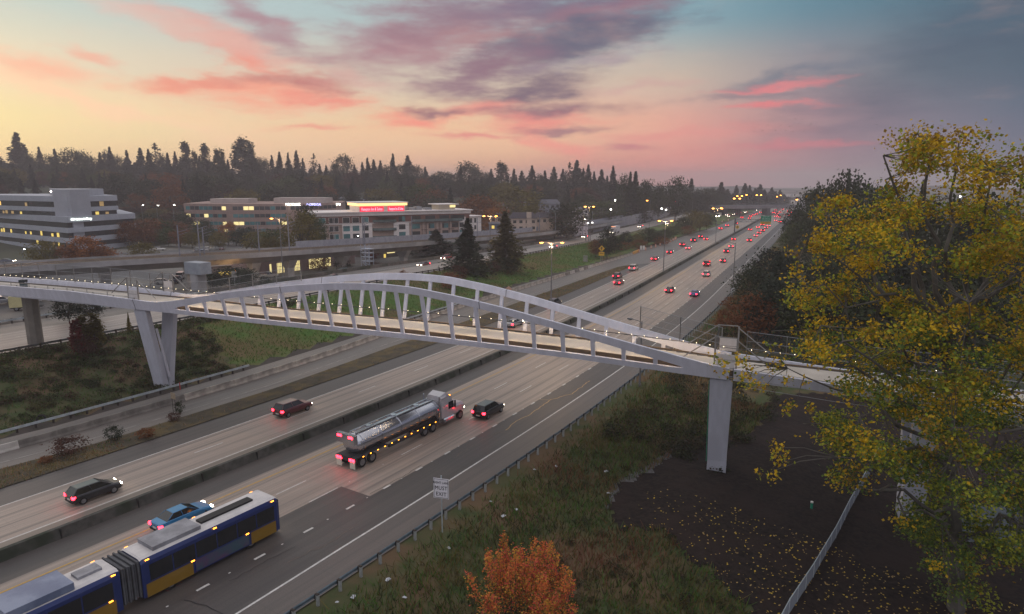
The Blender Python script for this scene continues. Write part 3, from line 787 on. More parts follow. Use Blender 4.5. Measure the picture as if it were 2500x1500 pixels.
def loft(stations, mi=0, b=None):
    """stations: (y, half width, z low, z belt, z top, half width top)"""
    b = b or MB(); vs = []; k = 8
    for (y, w, z0, z1, z2, wt) in stations:
        vs += [(-w*.88, y, z0), (-w, y, z0+.16), (-w, y, z1), (-wt, y, z2), (wt, y, z2), (w, y, z1), (w, y, z0+.16), (w*.88, y, z0)]
    fs = []
    for i in range(len(stations)-1):
        for j in range(k): fs.append((i*k+j, (i+1)*k+j, (i+1)*k+(j+1)%k, i*k+(j+1)%k))
    fs += [tuple(range(k)), tuple((len(stations)-1)*k + j for j in range(k-1, -1, -1))]
    return b.add(vs, fs, mi)
CARSPEC = {
 'sedan': dict(L=4.7, W=.91, st=[(-2.35,.78,.38,.72,.92,.66),(-2.2,.86,.26,.76,.99,.76),(-1.5,.90,.22,.80,1.03,.80),(.85,.91,.22,.80,1.0,.80),(1.5,.90,.22,.76,.93,.76),(2.15,.85,.24,.66,.80,.68),(2.35,.74,.34,.58,.66,.6)],
   cab=(-1.75,1.1,-1.05,.25,1.0,1.43,.76,.56)),
 'suv': dict(L=4.75, W=.96, st=[(-2.35,.86,.42,.86,1.05,.78),(-2.25,.93,.32,.92,1.12,.86),(.8,.95,.30,.92,1.14,.86),(1.3,.95,.30,.9,1.08,.84),(2.15,.92,.32,.80,.98,.78),(2.38,.82,.42,.68,.80,.68)],
   cab=(-2.28,1.15,-1.95,.35,1.1,1.72,.84,.68)),
 'hatch': dict(L=4.2, W=.88, st=[(-2.1,.78,.38,.78,.96,.7),(-2.0,.86,.26,.82,1.02,.78),(.8,.88,.24,.82,1.02,.78),(1.4,.87,.24,.78,.95,.74),(1.95,.82,.26,.68,.82,.68),(2.1,.74,.34,.6,.7,.6)],
   cab=(-2.05,1.15,-1.6,.3,1.0,1.50,.78,.60)),
 'van': dict(L=5.1, W=1.0, st=[(-2.55,.95,.42,1.0,1.2,.92),(-2.45,.99,.34,1.05,1.25,.94),(1.2,.99,.34,1.05,1.22,.92),(2.2,.95,.34,.92,1.05,.84),(2.5,.85,.42,.75,.9,.75)],
   cab=(-2.5,1.7,-2.35,.95,1.2,1.95,.93,.84)),
 'pickup': dict(L=5.6, W=1.0, st=[(-2.8,.95,.5,.98,1.02,.93),(-2.7,.99,.42,1.02,1.07,.95),(-.4,.99,.40,1.02,1.08,.95),(1.0,.99,.40,1.0,1.14,.88),(2.4,.95,.42,.9,1.05,.84),(2.8,.85,.5,.78,.9,.75)],
   cab=(-.55,1.35,-.35,.7,1.08,1.80,.90,.74)),
}
def make_car(kind, label):
    sp = CARSPEC[kind]; t = thing('parked_car' if False else 'car', label, 'car'); y0, y1, y2, y3, zl, zh, w0, w1 = sp['cab']; Lh = sp['L']/2
    b = loft(sp['st'])
    # roof slab and pillars in body paint
    zr = zh - .07
    def cp(f, sx, top=1.0):   # f 0 rear .. 1 front
        return Vector((sx*(w0+(w1-w0)*top), (y0+(y2-y0)*top)+((y1+(y3-y1)*top)-(y0+(y2-y0)*top))*f, zl+(zh-zl)*top))
    b.add([(-w1-.01,y2-.03,zr),(w1+.01,y2-.03,zr),(w1+.01,y3+.03,zr),(-w1-.01,y3+.03,zr),(-w1+.06,y2+.05,zh+.03),(w1-.06,y2+.05,zh+.03),(w1-.06,y3-.05,zh+.03),(-w1+.06,y3-.05,zh+.03)],
          [(0,3,2,1),(4,5,6,7),(0,1,5,4),(1,2,6,5),(2,3,7,6),(3,0,4,7)])
    for sx in (-1, 1):
        for f in (0.0, .5, 1.0): b.tube([cp(f, sx, 0) - Vector((0,0,.05)), cp(f, sx, .98)], .045, 4)
    bo = b.build('body', [CP['grey']], t); 
    me = bo.data; md = bmesh.new(); md.from_mesh(me); bmesh.ops.bevel(md, geom=[e for e in md.edges if e.calc_length() > .25 and len(e.link_faces) == 2 and e.calc_face_angle(0) > .5], offset=.035, segments=1, affect='EDGES'); md.to_mesh(me); md.free()
    bo.material_slots[0].link = 'OBJECT'; bo.material_slots[0].material = CP['grey']
    g = MB(); g.add([cp(0,-1,0),cp(0,1,0),cp(1,1,0),cp(1,-1,0),cp(0,-1,.97),cp(0,1,.97),cp(1,1,.97),cp(1,-1,.97)], [(0,3,2,1),(4,5,6,7),(0,1,5,4),(1,2,6,5),(2,3,7,6),(3,0,4,7)])
    g.build('windows', glassm, t)
    for sx in (-1, 1):
        for y in (-Lh*.62, Lh*.62):
            w = link('wheel', WM, t); w.location = (sx*(sp['W']-.12), y, .33)
        zt_ = sp['st'][1][3]
        tl = MB(); tl.box(sx*(sp['W']-.13) - .19, sx*(sp['W']-.13) + .11 if sx > 0 else sx*(sp['W']-.13) + .19, -Lh-.03, -Lh+.22, zt_-.1, zt_+.13) if sx > 0 else tl.box(sx*(sp['W']-.13) - .11, sx*(sp['W']-.13) + .19, -Lh-.03, -Lh+.22, zt_-.1, zt_+.13)
        tl.build('tail_light', tailm, t)
        hl = MB(); hx = sx*(sp['W']-.30); hl.box(hx-.16, hx+.16, Lh-.22, Lh+.01, .62, .76); hl.build('head_light', headm, t)
    p = MB(); p.box(-.26, .26, -Lh-.035, -Lh-.0, .52, .66); p.build('number_plate', plate, t)
    p = MB(); p.box(-sp['W']*.82, sp['W']*.82, -Lh-.05, -Lh+.1, .34, .46); p.box(-sp['W']*.8, sp['W']*.8, Lh-.1, Lh+.04, .34, .46); p.build('bumper', trim, t)
    return t
FLEET = {}
def car(kind, col, x, y, label, way=1, z=None, group=None, rz=None):
    """way 1 drives away from the camera, -1 towards it; (x,y) is the photo pixel of its footprint centre"""
    z0 = 0.03 if z is None else z
    p = at(x, y, z0)
    s, d = inv(np.array([p.x]), np.array([p.y])); s = float(s[0])
    if z is None and d[0] < -45: z0 = float(zNB(s)) + .07; p = at(x, y, z0)
    r = rz if rz is not None else hd(s) + (0 if way == 1 else math.pi)
    if kind not in FLEET: FLEET[kind] = make_car(kind, label); o = FLEET[kind]; o.location = p; o.rotation_euler = (0, 0, r); tag(o, label, 'car', group)
    else: o = dup(FLEET[kind], p, r, label, group, 'car')
    o['category'] = {'pickup': 'pickup truck', 'van': 'van', 'suv': 'car', 'sedan': 'car', 'hatch': 'car'}[kind]
    o.name = {'pickup': 'pickup_truck', 'van': 'van'}.get(kind, 'car')
    for c in o.children:
        if c.name.startswith('body'): c.material_slots[0].material = CP[col]
    return o
far_off = 'distant cars in the northbound queue near the overpass'
# foreground and mid-distance, left roadway
car('hatch', 'black', 232, 1212, 'black car with a lit tail light at the far left of the left roadway')
car('suv', 'maroon', 716, 1008, 'dark red car with a pale roof in the left roadway, above the tanker truck')
car('sedan', 'silver', 1256, 796, 'silver car seen through the bridge railings in the left roadway')
car('suv', 'black', 1354, 746, 'black car by the lamp pole just above the bridge arch')
car('sedan', 'red', 1511, 694, 'bright red car directly behind the darker red one in the left roadway')
car('suv', 'maroon', 1508, 679, 'dark maroon car just ahead of the bright red car in the left roadway')
car('van', 'white', 1547, 660, 'white minivan with a dark rear window in the left roadway')
car('sedan', 'red', 1599, 635.5, 'red car crossed by the second lamp pole of the median')
car('sedan', 'maroon', 1636, 618.5, 'dark red car with lit brake lights between the white minivan and the white saloon')
car('sedan', 'white', 1681, 608.5, 'white saloon beside a red car in the left roadway')
car('suv', 'red', 1667, 601, 'red car just left of the white saloon')
car('pickup', 'black', 1694, 590.5, 'black pickup with yellowish bumper in the left roadway')
car('suv', 'maroon', 1712, 581, 'dark car with a white roof just ahead of the black pickup')
car('sedan', 'grey', 1724.5, 586, 'dark grey car behind the third lamp pole of the median')
car('sedan', 'red', 1760, 560, 'small red car alone in the left roadway beyond the third lamp pole')
car('suv', 'silver', 1776, 553.5, 'silver car left of the gantry pole in the left roadway')
car('suv', 'black', 1798, 548, 'dark car right of the gantry pole in the left roadway')
for x, y, k, c in ((1812, 533.5, 'suv', 'red'), (1833, 530, 'sedan', 'red'), (1841, 527, 'suv', 'silver'), (1848, 524.5, 'sedan', 'red'), (1857, 520.5, 'sedan', 'maroon'), (1830, 535, 'sedan', 'grey')):
    car(k, c, x, y, 'distant car with red tail lights in the left roadway short of the overpass', group='distant cars in the left roadway')
# right roadway
car('sedan', 'cyan', 447, 1275, 'bright blue car beside the bus, against the yellow line')
car('suv', 'black', 1193, 1012, 'black car with a pale roof ahead of the tanker truck')
car('sedan', 'blue', 1696, 722, 'blue-violet car nearest the right shoulder past the bridge')
car('sedan', 'maroon', 1636, 713, 'dark red car left of the blue-violet one past the bridge')
car('suv', 'white', 1725, 674.5, 'white car with a dark rear window in the right roadway')
car('van', 'red', 1726, 649.5, 'red van-shaped car just ahead of the white one in the right roadway')
car('hatch', 'green', 1766, 640.5, 'dark green-grey car with a glowing number plate in the right roadway')
car('suv', 'navy', 1774, 617, 'dark blue-black car with strong round tail lights')
car('hatch', 'white', 1785.5, 605, 'pale white hatchback under the arm of the right-hand lamp pole')
car('sedan', 'red', 1792, 586.5, 'red car ahead of the pale hatchback near the median')
car('suv', 'maroon', 1830, 590, 'dark red car alone towards the right edge line')
car('sedan', 'white', 1846, 578, 'white car at the tail of the queue below the green sign')
car('sedan', 'red', 1854, 571, 'red car just ahead of the white one at the tail of the queue')
car('suv', 'maroon', 1863, 565.5, 'dark maroon car third in the queue below the green sign')
car('sedan', 'maroon', 1831.7, 563, 'small dark red car near the median left of the queue')
car('hatch', 'white', 1851, 557.5, 'pale car near the median just below the green sign')
car('sedan', 'red', 1871, 558.5, 'red car close under the yellow foot of the green sign')
car('sedan', 'white', 1877, 553.5, 'white car right under the yellow foot of the green sign')
car('suv', 'red', 1861.5, 551.5, 'bright red car hidden partly by the green sign')
car('suv', 'red', 1904, 544, 'red car with glaring brake lights right of the green sign')
car('sedan', 'white', 1894, 540.5, 'white car right of the green sign beside the glaring red one')
for i, (x, y) in enumerate(((1859, 536.5), (1894, 531.5), (1900, 528.5), (1904, 533), (1917, 526), (1929, 527.5), (1905, 520), (1924, 518), (1930, 513), (1893, 515), (1934, 521), (1897, 524), (1911, 512.5), (1920, 510), (1889, 521))):
    car(('sedan', 'suv', 'hatch', 'van')[i % 4], ('red', 'white', 'maroon', 'silver', 'red', 'grey')[i % 6], x, y, 'distant car among the red tail lights crowding towards the overpass', group=far_off)
# opposite roadway, headlights on
car('sedan', 'maroon', 1034, 651, 'dark red car with headlights on, left one of two on the opposite roadway', -1)
car('suv', 'red', 1090, 634, 'red car with headlights on ahead of the tall lamp, opposite roadway', -1)
car('sedan', 'maroon', 812, 684, 'dark car with headlights on showing just above the left half of the arch', -1)
car('sedan', 'silver', 1350, 606, 'silver car with headlights on behind the nearest median lamp', -1)
car('sedan', 'white', 1427, 581, 'white car with warm headlights on the opposite roadway before the trees', -1)
car('pickup', 'white', 1563, 556, 'white pickup with headlights on between roadside trees', -1)
for i, (x, y) in enumerate(((1630, 548.5), (1659, 541), (1670, 541.5), (1774.5, 527), (1779, 530), (1792, 525), (1799, 521), (1820, 520), (1849, 515), (1806, 523))):
    car(('suv', 'sedan', 'van')[i % 3], ('white', 'silver', 'grey')[i % 3], x, y, 'distant oncoming car with bright headlights beyond the roadside trees', -1, group='distant oncoming cars', z=.3)
# parked cars in the lots on the left
lot = lambda x, y, k, c, l, rz: car(k, c, x, y, l, 1, z=tz(*at(x, y, 1.3)[:2]) + .03, rz=rz)
lot(400, 694, 'hatch', 'white', 'white hatchback parked behind the left end of the bridge', rad(-70))
lot(431, 690, 'pickup', 'navy', 'dark blue pickup parked beside the white hatchback', rad(10))
lot(443, 680, 'van', 'silver', 'silver van parked behind the dark blue pickup', rad(15))
lot(655, 679, 'pickup', 'white', 'white pickup parked before the lit shop windows', rad(-60))
lot(846, 668, 'suv', 'teal', 'pale green car parked under the viaduct', rad(-50))
lot(2, 742, 'suv', 'silver', 'silver car cut by the left photo edge beside the column', rad(-40))
lot(389, 612, 'sedan', 'white', 'white saloon parked above the viaduct wall', rad(-75))
lot(18, 642, 'sedan', 'navy', 'dark car on the lit street at the far left', rad(-80))
for i, (x, Yd) in enumerate(((372,300),(384,302),(396,304),(408,306),(420,308),(372,340),(384,342),(396,344),(482,262),(494,262),(506,263),(530,265),(542,266),(578,252),(590,252))):
    X, Y_ = far(x, Yd); g = tz(X, Y_); py = HZ + (CZ - g) * 1629 / Yd
    lot(x, py, ('sedan', 'suv', 'hatch')[i % 3], ('white', 'silver', 'grey', 'navy', 'maroon')[i*7 % 5], 'small parked car in the lot before the office buildings', rad(20 + i % 2 * 180)); 
for o in list(bpy.data.objects):
    if o.get('label', '').startswith('small parked car'): o['group'] = 'cars parked in the office lots'
for c in list(bpy.data.objects):
    if c.parent and c.name.startswith(('head_light', 'tail_light')) and any(k in c.parent.get('label', '') for k in ('parked', 'photo edge')):
        c.material_slots[0].link = 'OBJECT'; c.material_slots[0].material = headoff if c.name.startswith('head') else CP['maroon']

def wheels(t, ys, x, r=.5, mesh=None, dual=True):
    for y in ys:
        for sx in (-1, 1):
            w = link('wheel', mesh or WT, t); w.location = (sx*x, y, r)
# articulated bus
bl = PM('bus_blue', (.014, .034, .16)); bw = M('bus_roof_white', (.60, .57, .56), (.5, .48, .48), 1, .45); by = PM('bus_yellow', (.30, .17, .015)); bt = PM('bus_teal', (.03, .10, .13)); bp_ = M('roof_unit_grey', (.30,.30,.33), (.2,.2,.22), 1, .6)
p = at(690, 1299, 0); s, d = inv(np.array([p.x]), np.array([p.y])); rzb = hd(float(s[0]) - 8)
fw = Vector((-math.sin(rzb), math.cos(rzb), 0)); rt = Vector((fw.y, -fw.x, 0))
bus = thing('articulated_bus', 'blue articulated bus with white roof and yellow skirt filling the bottom left corner', 'bus', p - rt*1.3 - fw*.2 + Vector((0,0,.03)), rzb)
def bus_section(name, y0, y1, fy, front=False):
    b = MB(); w = 1.29
    prof = [(-w, .32), (-w, 2.72), (-w+.10, 2.98), (-w+.35, 3.08), (w-.35, 3.08), (w-.10, 2.98), (w, 2.72), (w, .32)]
    ys = [y0, y0+.12, y1-.25, y1]; sc = [.97, 1, 1, .93 if front else .98]; vs = []
    for y, k in zip(ys, sc): vs += [(x*k, y, .32+(z-.32)*(k if z > 1.5 else 1)) for x, z in prof]
    fs = []
    for i in range(3):
        for j in range(8): fs.append((i*8+j, i*8+(j+1)%8, (i+1)*8+(j+1)%8, (i+1)*8+j))
    fs += [tuple(range(7,-1,-1)), tuple(24+j for j in range(8))]
    b.add(vs, fs); b.m = [0]*len(b.f)
    for i in range(3):
        for j in (2, 3, 4): b.m[i*8+j] = 1
    o = b.build(name, [bl, bw], bus)
    for sx in (-1, 1):      # yellow skirts round the axles, teal between
        for (a, c) in fy: MB().obox((sx*1.3, a, .30), (sx*.012, 0, 0), (0, c-a, 0), (0, 0, .92)).build('skirt_panel', by, bus)
        n = max(1, round((y1-y0-1.0)/1.55)); wl = (y1-y0-.9)/n
        for k in range(n): MB().obox((sx*1.295, y0+.5+k*wl, 1.35), (sx*.012, 0, 0), (0, wl-.09, 0), (0, 0, 1.12)).build('side_window', glassm, bus)
    return o
bus_section('front_section', -10.6, 0, [(-10.4, -7.2), (-2.6, -.4)], True)
bus_section('rear_section', -18.3, -11.9, [(-18.1, -12.3)])
b = MB()
for i in range(9):
    y = -11.95 + i*.165; w = 1.24 if i % 2 else 1.14; b.box(-w, w, y, y+.1, .5, 2.98 if i % 2 else 2.88)
b.build('bellows', M('bellows_grey', (.10,.105,.115), (.07,.07,.08), 2, .9), bus)
MB().box(-1.2, 1.2, -.06, .02, 1.15, 2.75).build('windscreen', glassm, bus)
b = MB(); b.box(-.95, .95, -9.6, -6.2, 3.06, 3.36); b.build('roof_unit', bp_, bus)
b = MB(); b.box(-.35, .35, -5.8, -1.6, 3.06, 3.22); b.build('roof_hatch', trim, bus)
b = MB(); b.box(-1.15, 1.15, -17.9, -14.4, 3.05, 3.5); b.build('roof_unit', M('roof_unit_blue', (.20,.24,.34), (.12,.15,.24), .6, .5), bus)
b = MB(); b.box(-.5, .4, -13.9, -12.5, 3.06, 3.25); b.build('roof_hatch', bp_, bus)
for (y, z) in ((-.6, 2.86), (-5.4, 2.86), (-10.2, 2.86), (-12.3, 2.86), (-17.9, 2.86), (-2.9, 1.24), (-7.2, 1.24), (-12.6, 1.24)):
    for sx in (-1, 1): MB().obox((sx*1.31, y-.12, z), (sx*.03, 0, 0), (0, .24, 0), (0, 0, .06)).build('marker_light', amber, bus)
wheels(bus, (-2.6, -8.8, -15.2), 1.13)
MB().obox((1.302, -7.0, .42), (.012, 0, 0), (0, 4.2, 0), (0, 0, .8)).build('advert_panel', M('advert_purple', (.10, .05, .12), (.05, .09, .12), .7, .5), bus)
for sx in (-1, 1):
    MB().box(sx*.95-.15, sx*.95+.15, .0, .05, .6, .8).build('head_light', headm, bus); MB().box(sx*1.0-.13, sx*1.0+.13, -18.36, -18.28, .9, 1.4).build('tail_light', tailm, bus)

# tanker truck
pa, pb = at(866, 1150, 0), at(1116, 1026, 0); fwd = (pb - pa).normalized(); rzt = -math.atan2(fwd.x, fwd.y); rt = Vector((fwd.y, -fwd.x, 0))
tk = thing('tanker_truck', 'polished silver tanker truck with white cab under the footbridge', 'tanker truck', pa - rt*1.15 + Vector((0, 0, .03)), rzt)
alum = M('polished_tank', (.55,.56,.60), (.47,.48,.52), .6, .22, .92, spec=.5); chas = M('chassis', (.05,.05,.055), (.035,.035,.04), 2, .7)
trlen = 13.0
b = MB(); n = 20; st = [(.5, .55), (.62, .85), (.85, .98), (1.1, 1.0), (trlen-1.1, 1.0), (trlen-.75, .95), (trlen-.5, .8), (trlen-.42, .45)]
vs = []
for y, k in st: vs += [(1.17*k*math.cos(2*math.pi*i/n), y, 2.12+.95*k*math.sin(2*math.pi*i/n)) for i in range(n)]
b.add(vs, [(i*n+j, i*n+(j+1)%n, (i+1)*n+(j+1)%n, (i+1)*n+j) for i in range(len(st)-1) for j in range(n)] + [tuple(range(n-1,-1,-1)), tuple((len(st)-1)*n+j for j in range(n))])
b.build('tank', alum, tk, True)
b = MB()
for y in (1.2, 3.6, 6.3, 9.0, 11.8): b.tube([(1.2*math.cos(a), y, 2.12+.985*math.sin(a)) for a in np.linspace(0, 2*math.pi, 21)], .04, 5, cap=False)
b.build('tank_rings', alum, tk)
b = MB()
for y in (3.0, 6.4, 9.8): b.tube([(0, y, 3.02), (0, y, 3.2)], .28, 10)
b.box(-.45, -.35, .9, 12.1, 3.05, 3.16); b.box(.35, .45, .9, 12.1, 3.05, 3.16); b.build('manholes', alum, tk)
b = MB(); b.box(-.55, .55, -.1, trlen-.6, .95, 1.2); b.box(-1.2, 1.2, -.05, .15, .75, 1.15); b.box(-1.22, 1.22, .1, 4.2, 1.06, 1.12); b.box(1.02, 1.2, 4.4, 10.4, .68, .98); b.box(-1.2, -1.02, 4.4, 10.4, .68, .98); b.build('chassis_frame', chas, tk)
b = MB(); b.box(-1.12, 1.12, -.02, .42, 2.4, 3.25); b.build('rear_cabinet', alum, tk)
for x in (-.85, -.55, .55, .85): MB().box(x-.12, x+.12, -.06, -.01, 2.95, 3.15).build('tail_light', tailm, tk)
for x in (-1.0, -.62, .62, 1.0): MB().box(x-.14, x+.14, -.12, -.04, .82, 1.06).build('tail_light', tailm, tk)
for sx in (-1, 1): MB().box(sx*.85-.32, sx*.85+.32, -.08, -.03, .12, .78).build('mud_flap', M('mud_flap_white', (.62,.62,.52), None, 1, .7), tk)
for y in np.arange(.9, 12, .95): 
    for sx in (-1, 1): MB().obox((sx*1.215, y, 1.0), (sx*.03, 0, 0), (0, .14, 0), (0, 0, .06)).build('marker_light', amber, tk)
cw = PM('cab_white', (.55,.53,.55)); c0 = trlen - .6
b = loft([(c0+.2,1.15,.85,2.3,2.95,1.0),(c0+1.9,1.18,.8,2.3,3.05,1.02),(c0+2.35,1.15,.8,2.0,2.35,1.0),(c0+2.6,1.1,.75,1.7,1.95,.9),(c0+4.2,1.02,.7,1.5,1.78,.82),(c0+4.4,.95,.75,1.3,1.5,.75)])
b.build('cab', cw, tk)
b = loft([(c0+.3,1.0,2.9,3.1,3.35,.8),(c0+1.2,1.02,2.9,3.2,3.6,.85),(c0+2.0,.95,2.9,3.0,3.1,.7)]); b.build('roof_fairing', cw, tk)
b = MB(); b.obox((-.95, c0+2.38, 2.05), (1.9, 0, 0), (0, -.35, .85), (0, .05, .02)); b.build('windscreen', glassm, tk)
for sx in (-1, 1):
    MB().obox((sx*1.19, c0+1.3, 1.75), (sx*.012, 0, 0), (0, .85, 0), (0, 0, .8)).build('side_window', glassm, tk)
    MB().tube([(sx*1.05, c0-.1, .6), (sx*1.05, c0-.1, 3.5)], .09, 8).build('exhaust_stack', alum, tk)
    MB().tube([(sx*.95, c0+.5, .62), (sx*.95, c0+2.2, .62)], .33, 12).build('fuel_tank', alum, tk)
    MB().box(sx*1.25-.07, sx*1.25+.07, c0+2.3, c0+2.42, 1.7, 2.5).build('mirror', chas, tk)
    MB().box(sx*.8-.14, sx*.8+.14, c0+4.4, c0+4.46, .95, 1.15).build('head_light', headm, tk)
MB().box(-.5, .5, c0-3.2, c0+4.3, .6, .95).build('tractor_frame', chas, tk)
for x in (-.8, -.4, 0, .4, .8): MB().box(x-.07, x+.07, c0+1.95, c0+2.02, 3.05, 3.13).build('marker_light', amber, tk)
wheels(tk, (.9, 2.2, c0-2.6, c0-1.3, c0+3.4), 1.02)

tk.scale = (1.1, 1.1, 1.1); bus.scale = (1.05, 1.04, 1.06)
# oncoming lorry on the opposite roadway, half hidden by trees
p = at(1497, 571, .4); lo = thing('box_lorry', 'white box lorry with lit headlights coming past the roadside trees', 'lorry', p, hd(float(inv(np.array([p.x]), np.array([p.y]))[0][0])) + math.pi)
MB().box(-1.25, 1.25, -9, 0, 1.1, 4.0).build('cargo_box', M('lorry_white', (.62,.58,.62), (.55,.52,.56), 1, .5), lo)
loft([(.2,1.2,.6,1.9,3.0,1.1),(1.6,1.2,.6,1.9,2.8,1.05),(2.1,1.15,.6,1.5,1.7,1.0),(3.2,1.05,.6,1.2,1.5,.9)]).build('cab', cw, lo)
MB().box(-1.0, 1.0, 1.55, 1.95, 1.95, 2.65).build('windscreen', glassm, lo)
for x in (-.8, .8): MB().box(x-.16, x+.16, 3.2, 3.26, .8, 1.05).build('head_light', headm, lo)
for x in (-.9, -.3, .3, .9): MB().box(x-.1, x+.1, .0, .06, 3.8, 3.9).build('marker_light', amber, lo)
wheels(lo, (2.4, -6.5, -7.8), 1.02)
# box truck in the left roadway near the overpass, and a parked yellow box trailer
p = at(1866, 522, 0); bxt = thing('box_truck', 'beige box truck with lit headlamps showing above it near the green sign', 'box truck', p, hd(560))
MB().box(-1.25, 1.25, -3.5, 3.2, .9, 4.0).build('cargo_box', M('truck_beige', (.42,.33,.28), (.36,.28,.24), 1, .6), bxt)
loft([(3.3,1.1,.5,1.6,2.5,1.0),(4.5,1.1,.5,1.5,2.3,.95),(5.4,1.0,.5,1.1,1.4,.85)]).build('cab', cw, bxt)
for x in (-.9, .9): MB().box(x-.15, x+.15, -3.56, -3.5, .9, 1.2).build('tail_light', tailm, bxt)
wheels(bxt, (-2, 4.2), 1.0)
p = at(60, 757, tz(*at(60, 757, 1.3)[:2])); yb = thing('box_trailer', 'pale yellow box trailer parked beneath the left end of the footbridge', 'trailer', p + Vector((0,0,.05)), rad(-62))
MB().box(-1.2, 1.2, -2.4, 2.4, .75, 3.1).build('cargo_box', M('trailer_yellow', (.55,.50,.26), (.5,.45,.24), 1, .7), yb); MB().box(-.9, .9, -2.3, 3.4, .5, .74).build('chassis_frame', chas, yb)
wheels(yb, (-1.2, 1.6), 1.0, .45)
# bus coming the other way, far
p = at(1752, 531, 0); ob = thing('coach', 'long pale coach with dazzling headlights far off on the opposite roadway', 'coach', p, hd(400) + math.pi)
MB().box(-1.28, 1.28, -13.5, 0, .35, 3.2).build('body', M('coach_cream', (.45,.40,.34), (.4,.36,.3), 1, .5), ob)
for sx in (-1, 1): MB().obox((sx*1.285, -13, 1.5), (sx*.012, 0, 0), (0, 12.4, 0), (0, 0, .8)).build('side_window', glassm, ob)
MB().box(-1.15, 1.15, 0, .02, 1.3, 2.9).build('windscreen', glassm, ob)
for x in (-.9, .9): MB().box(x-.22, x+.22, .0, .05, .7, 1.0).build('head_light', ME('coach_head_light', (1, .86, .66), 50), ob)
wheels(ob, (-2.5, -10), 1.1)
# ------------------------------------------------------------------ street lamps
pole_m = M('pole_steel', (.22,.22,.23), (.17,.17,.18), 1, .5, .5); sod = ME('sodium_lamp', (1.0, .36, .05), 9)
lampoff = M('lamp_glass_off', (.3,.3,.28), None, 1, .3)
def lamp(label, p, h, rz=0.0, arms=((1,),(-1,)), lit=True, reach=1.6, energy=0, mat=None, group=None, name='street_lamp', hs=1.0):
    t = thing(name, label, 'street lamp', p, rz, group)
    b = MB(); b.tube([(0,0,-.3), (0,0,h*.5), (0,0,h)], [.16, .12, .08], 8); b.tube([(0,0,0), (0,0,.5)], .24, 8); b.build('pole', pole_m, t)
    for (dx,) in arms:
        r = reach*dx; MB().tube([(0,0,h-.3), (r*.4,0,h+.05), (r,0,h+.15)], .05, 5).build('arm', pole_m, t)
        MB().box(min(r, r+.7*dx), max(r, r+.7*dx), -.17, .17, h+.12, h+.28).build('lamp_head', pole_m, t)
        q = MB(); q.ball((r+.35*dx, 0, h+.07), .17*hs, sc=(1.6,1,.7)); q.build('bulb', (mat or sod) if lit else lampoff, t)
    if energy:
        l = bpy.data.lights.new('lamp_glow', 'POINT'); l.energy = energy; l.color = (1, .62, .28); l.shadow_soft_size = .5
        o = bpy.data.objects.new('lamp_glow', l); COL.objects.link(o); o.parent = t; o.location = (0, 0, h - .3)
    return t
D2 = ((1,), (-1,)); D1 = ((-1,),)
def onmed(s): return R(s, 3.0, .0)
lamp('tall twin-headed lamp on the median, nearest to the footbridge', R(124, 3.0), 17.2, 0, D2, energy=2600, hs=1.25)
lamp('second lit twin-headed lamp along the median past the footbridge', R(205, 3.0), 16.6, 0, D2, energy=2600, hs=1.5)
lamp('third lit twin-headed lamp along the median, left of the gantry pole', R(303, 3.0), 16.6, 0, D2, energy=2200, hs=2.0)
p = at(1197, 641, 3.2); lamp('lit twin-headed lamp between two dark conifers on the opposite verge', p, 14.6, 0, D2, energy=2200, hs=1.5)
p = at(1437, 590, 0.4); lamp('lit lamp on the verge left of the roadside trees', p, 16.5, 0, D2, energy=1800, hs=2.0)
p = at(1585, 552, 0); lamp('lit lamp further along the verge above the white pickup', p, 16.5, 0, D1, hs=2.2)
p = at(1689, 530, 0); lamp('lit lamp above the roadside trees left of the overpass', p, 15.5, 0, D1, hs=2.4)
p = at(692, 688, 3.8); lamp('lit lamp standing on the opposite roadway shoulder before the viaduct', p, 15.7, 0, D1, energy=1500, hs=1.4)
for i, (x, y, Y, n) in enumerate(((1802,485,470,2),(1808,479,560,2),(1830,476,600,1),(1855,476.5,600,2),(1904.5,480.5,700,1),(1912.7,477,760,1),(1955,487.5,520,1),(1921,488.5,900,1))):
    X, yy = far(x, Y); h = zat(y, Y)
    lamp('small distant lit lamp near the overpass under the dark trees', (X, yy, 0), h, 0, D2 if n == 2 else D1, hs=3.0, group='distant lamps round the overpass')
p = at(1787, 735, -.9); t = lamp('unlit slim lamp pole on the right verge with a small white sign on it', p, 14.6, 0, D1, lit=False, reach=3.4)
b = MB(); b.box(-.45, .45, -.2, -.16, 2.0, 3.3); b.build('small_sign', M('sign_white', (.60,.60,.62), (.55,.55,.57), 1, .5), t)
p = at(1914, 562, -.5); lamp('unlit far lamp pole on the right verge beneath the dark trees', p, 15, 0, D1, lit=False, reach=2.5)
p = at(1599, 848, 0); lamp('short lamp with a bent arm just behind the right end of the arch', R(103, 28.6, -.1), 9.5, hd(103), ((-1,),), lit=False, reach=1.4)
wl = ME('white_lamp', (1.0, .97, .85), 12); wl2 = ME('cool_lamp', (.8, .88, 1.0), 30)
for x, y, Y, m, lb in ((339,501,330,wl,'left floodlight of three in the lot between the two office buildings'),(376,502,330,wl,'middle floodlight of three in the lot between the two office buildings'),(416,500.5,330,wl,'right floodlight of three in the lot between the two office buildings'),(31,610,240,wl2,'dazzling white street light before the white office building'),(863,576,255,wl,'white lamp in front of the hotel windows'),(1425,535,330,wl,'white lamp left of two below the pale apartment block'),(1433,545,320,wl,'lower white lamp below the pale apartment block'),(1444,543.5,325,wl,'greenish white lamp right of the pale apartment block'),(740,577,260,wl,'small pale lamp within the green tree beside the hotel')):
    X, yy = far(x, Y); g = tz(X, yy); h = zat(y, Y) - g
    lamp(lb, (X, yy, g), max(h, 3), 0, ((1,),), reach=.5, mat=m, name='lamp_post', hs=1.5 if Y > 300 else 1.2)
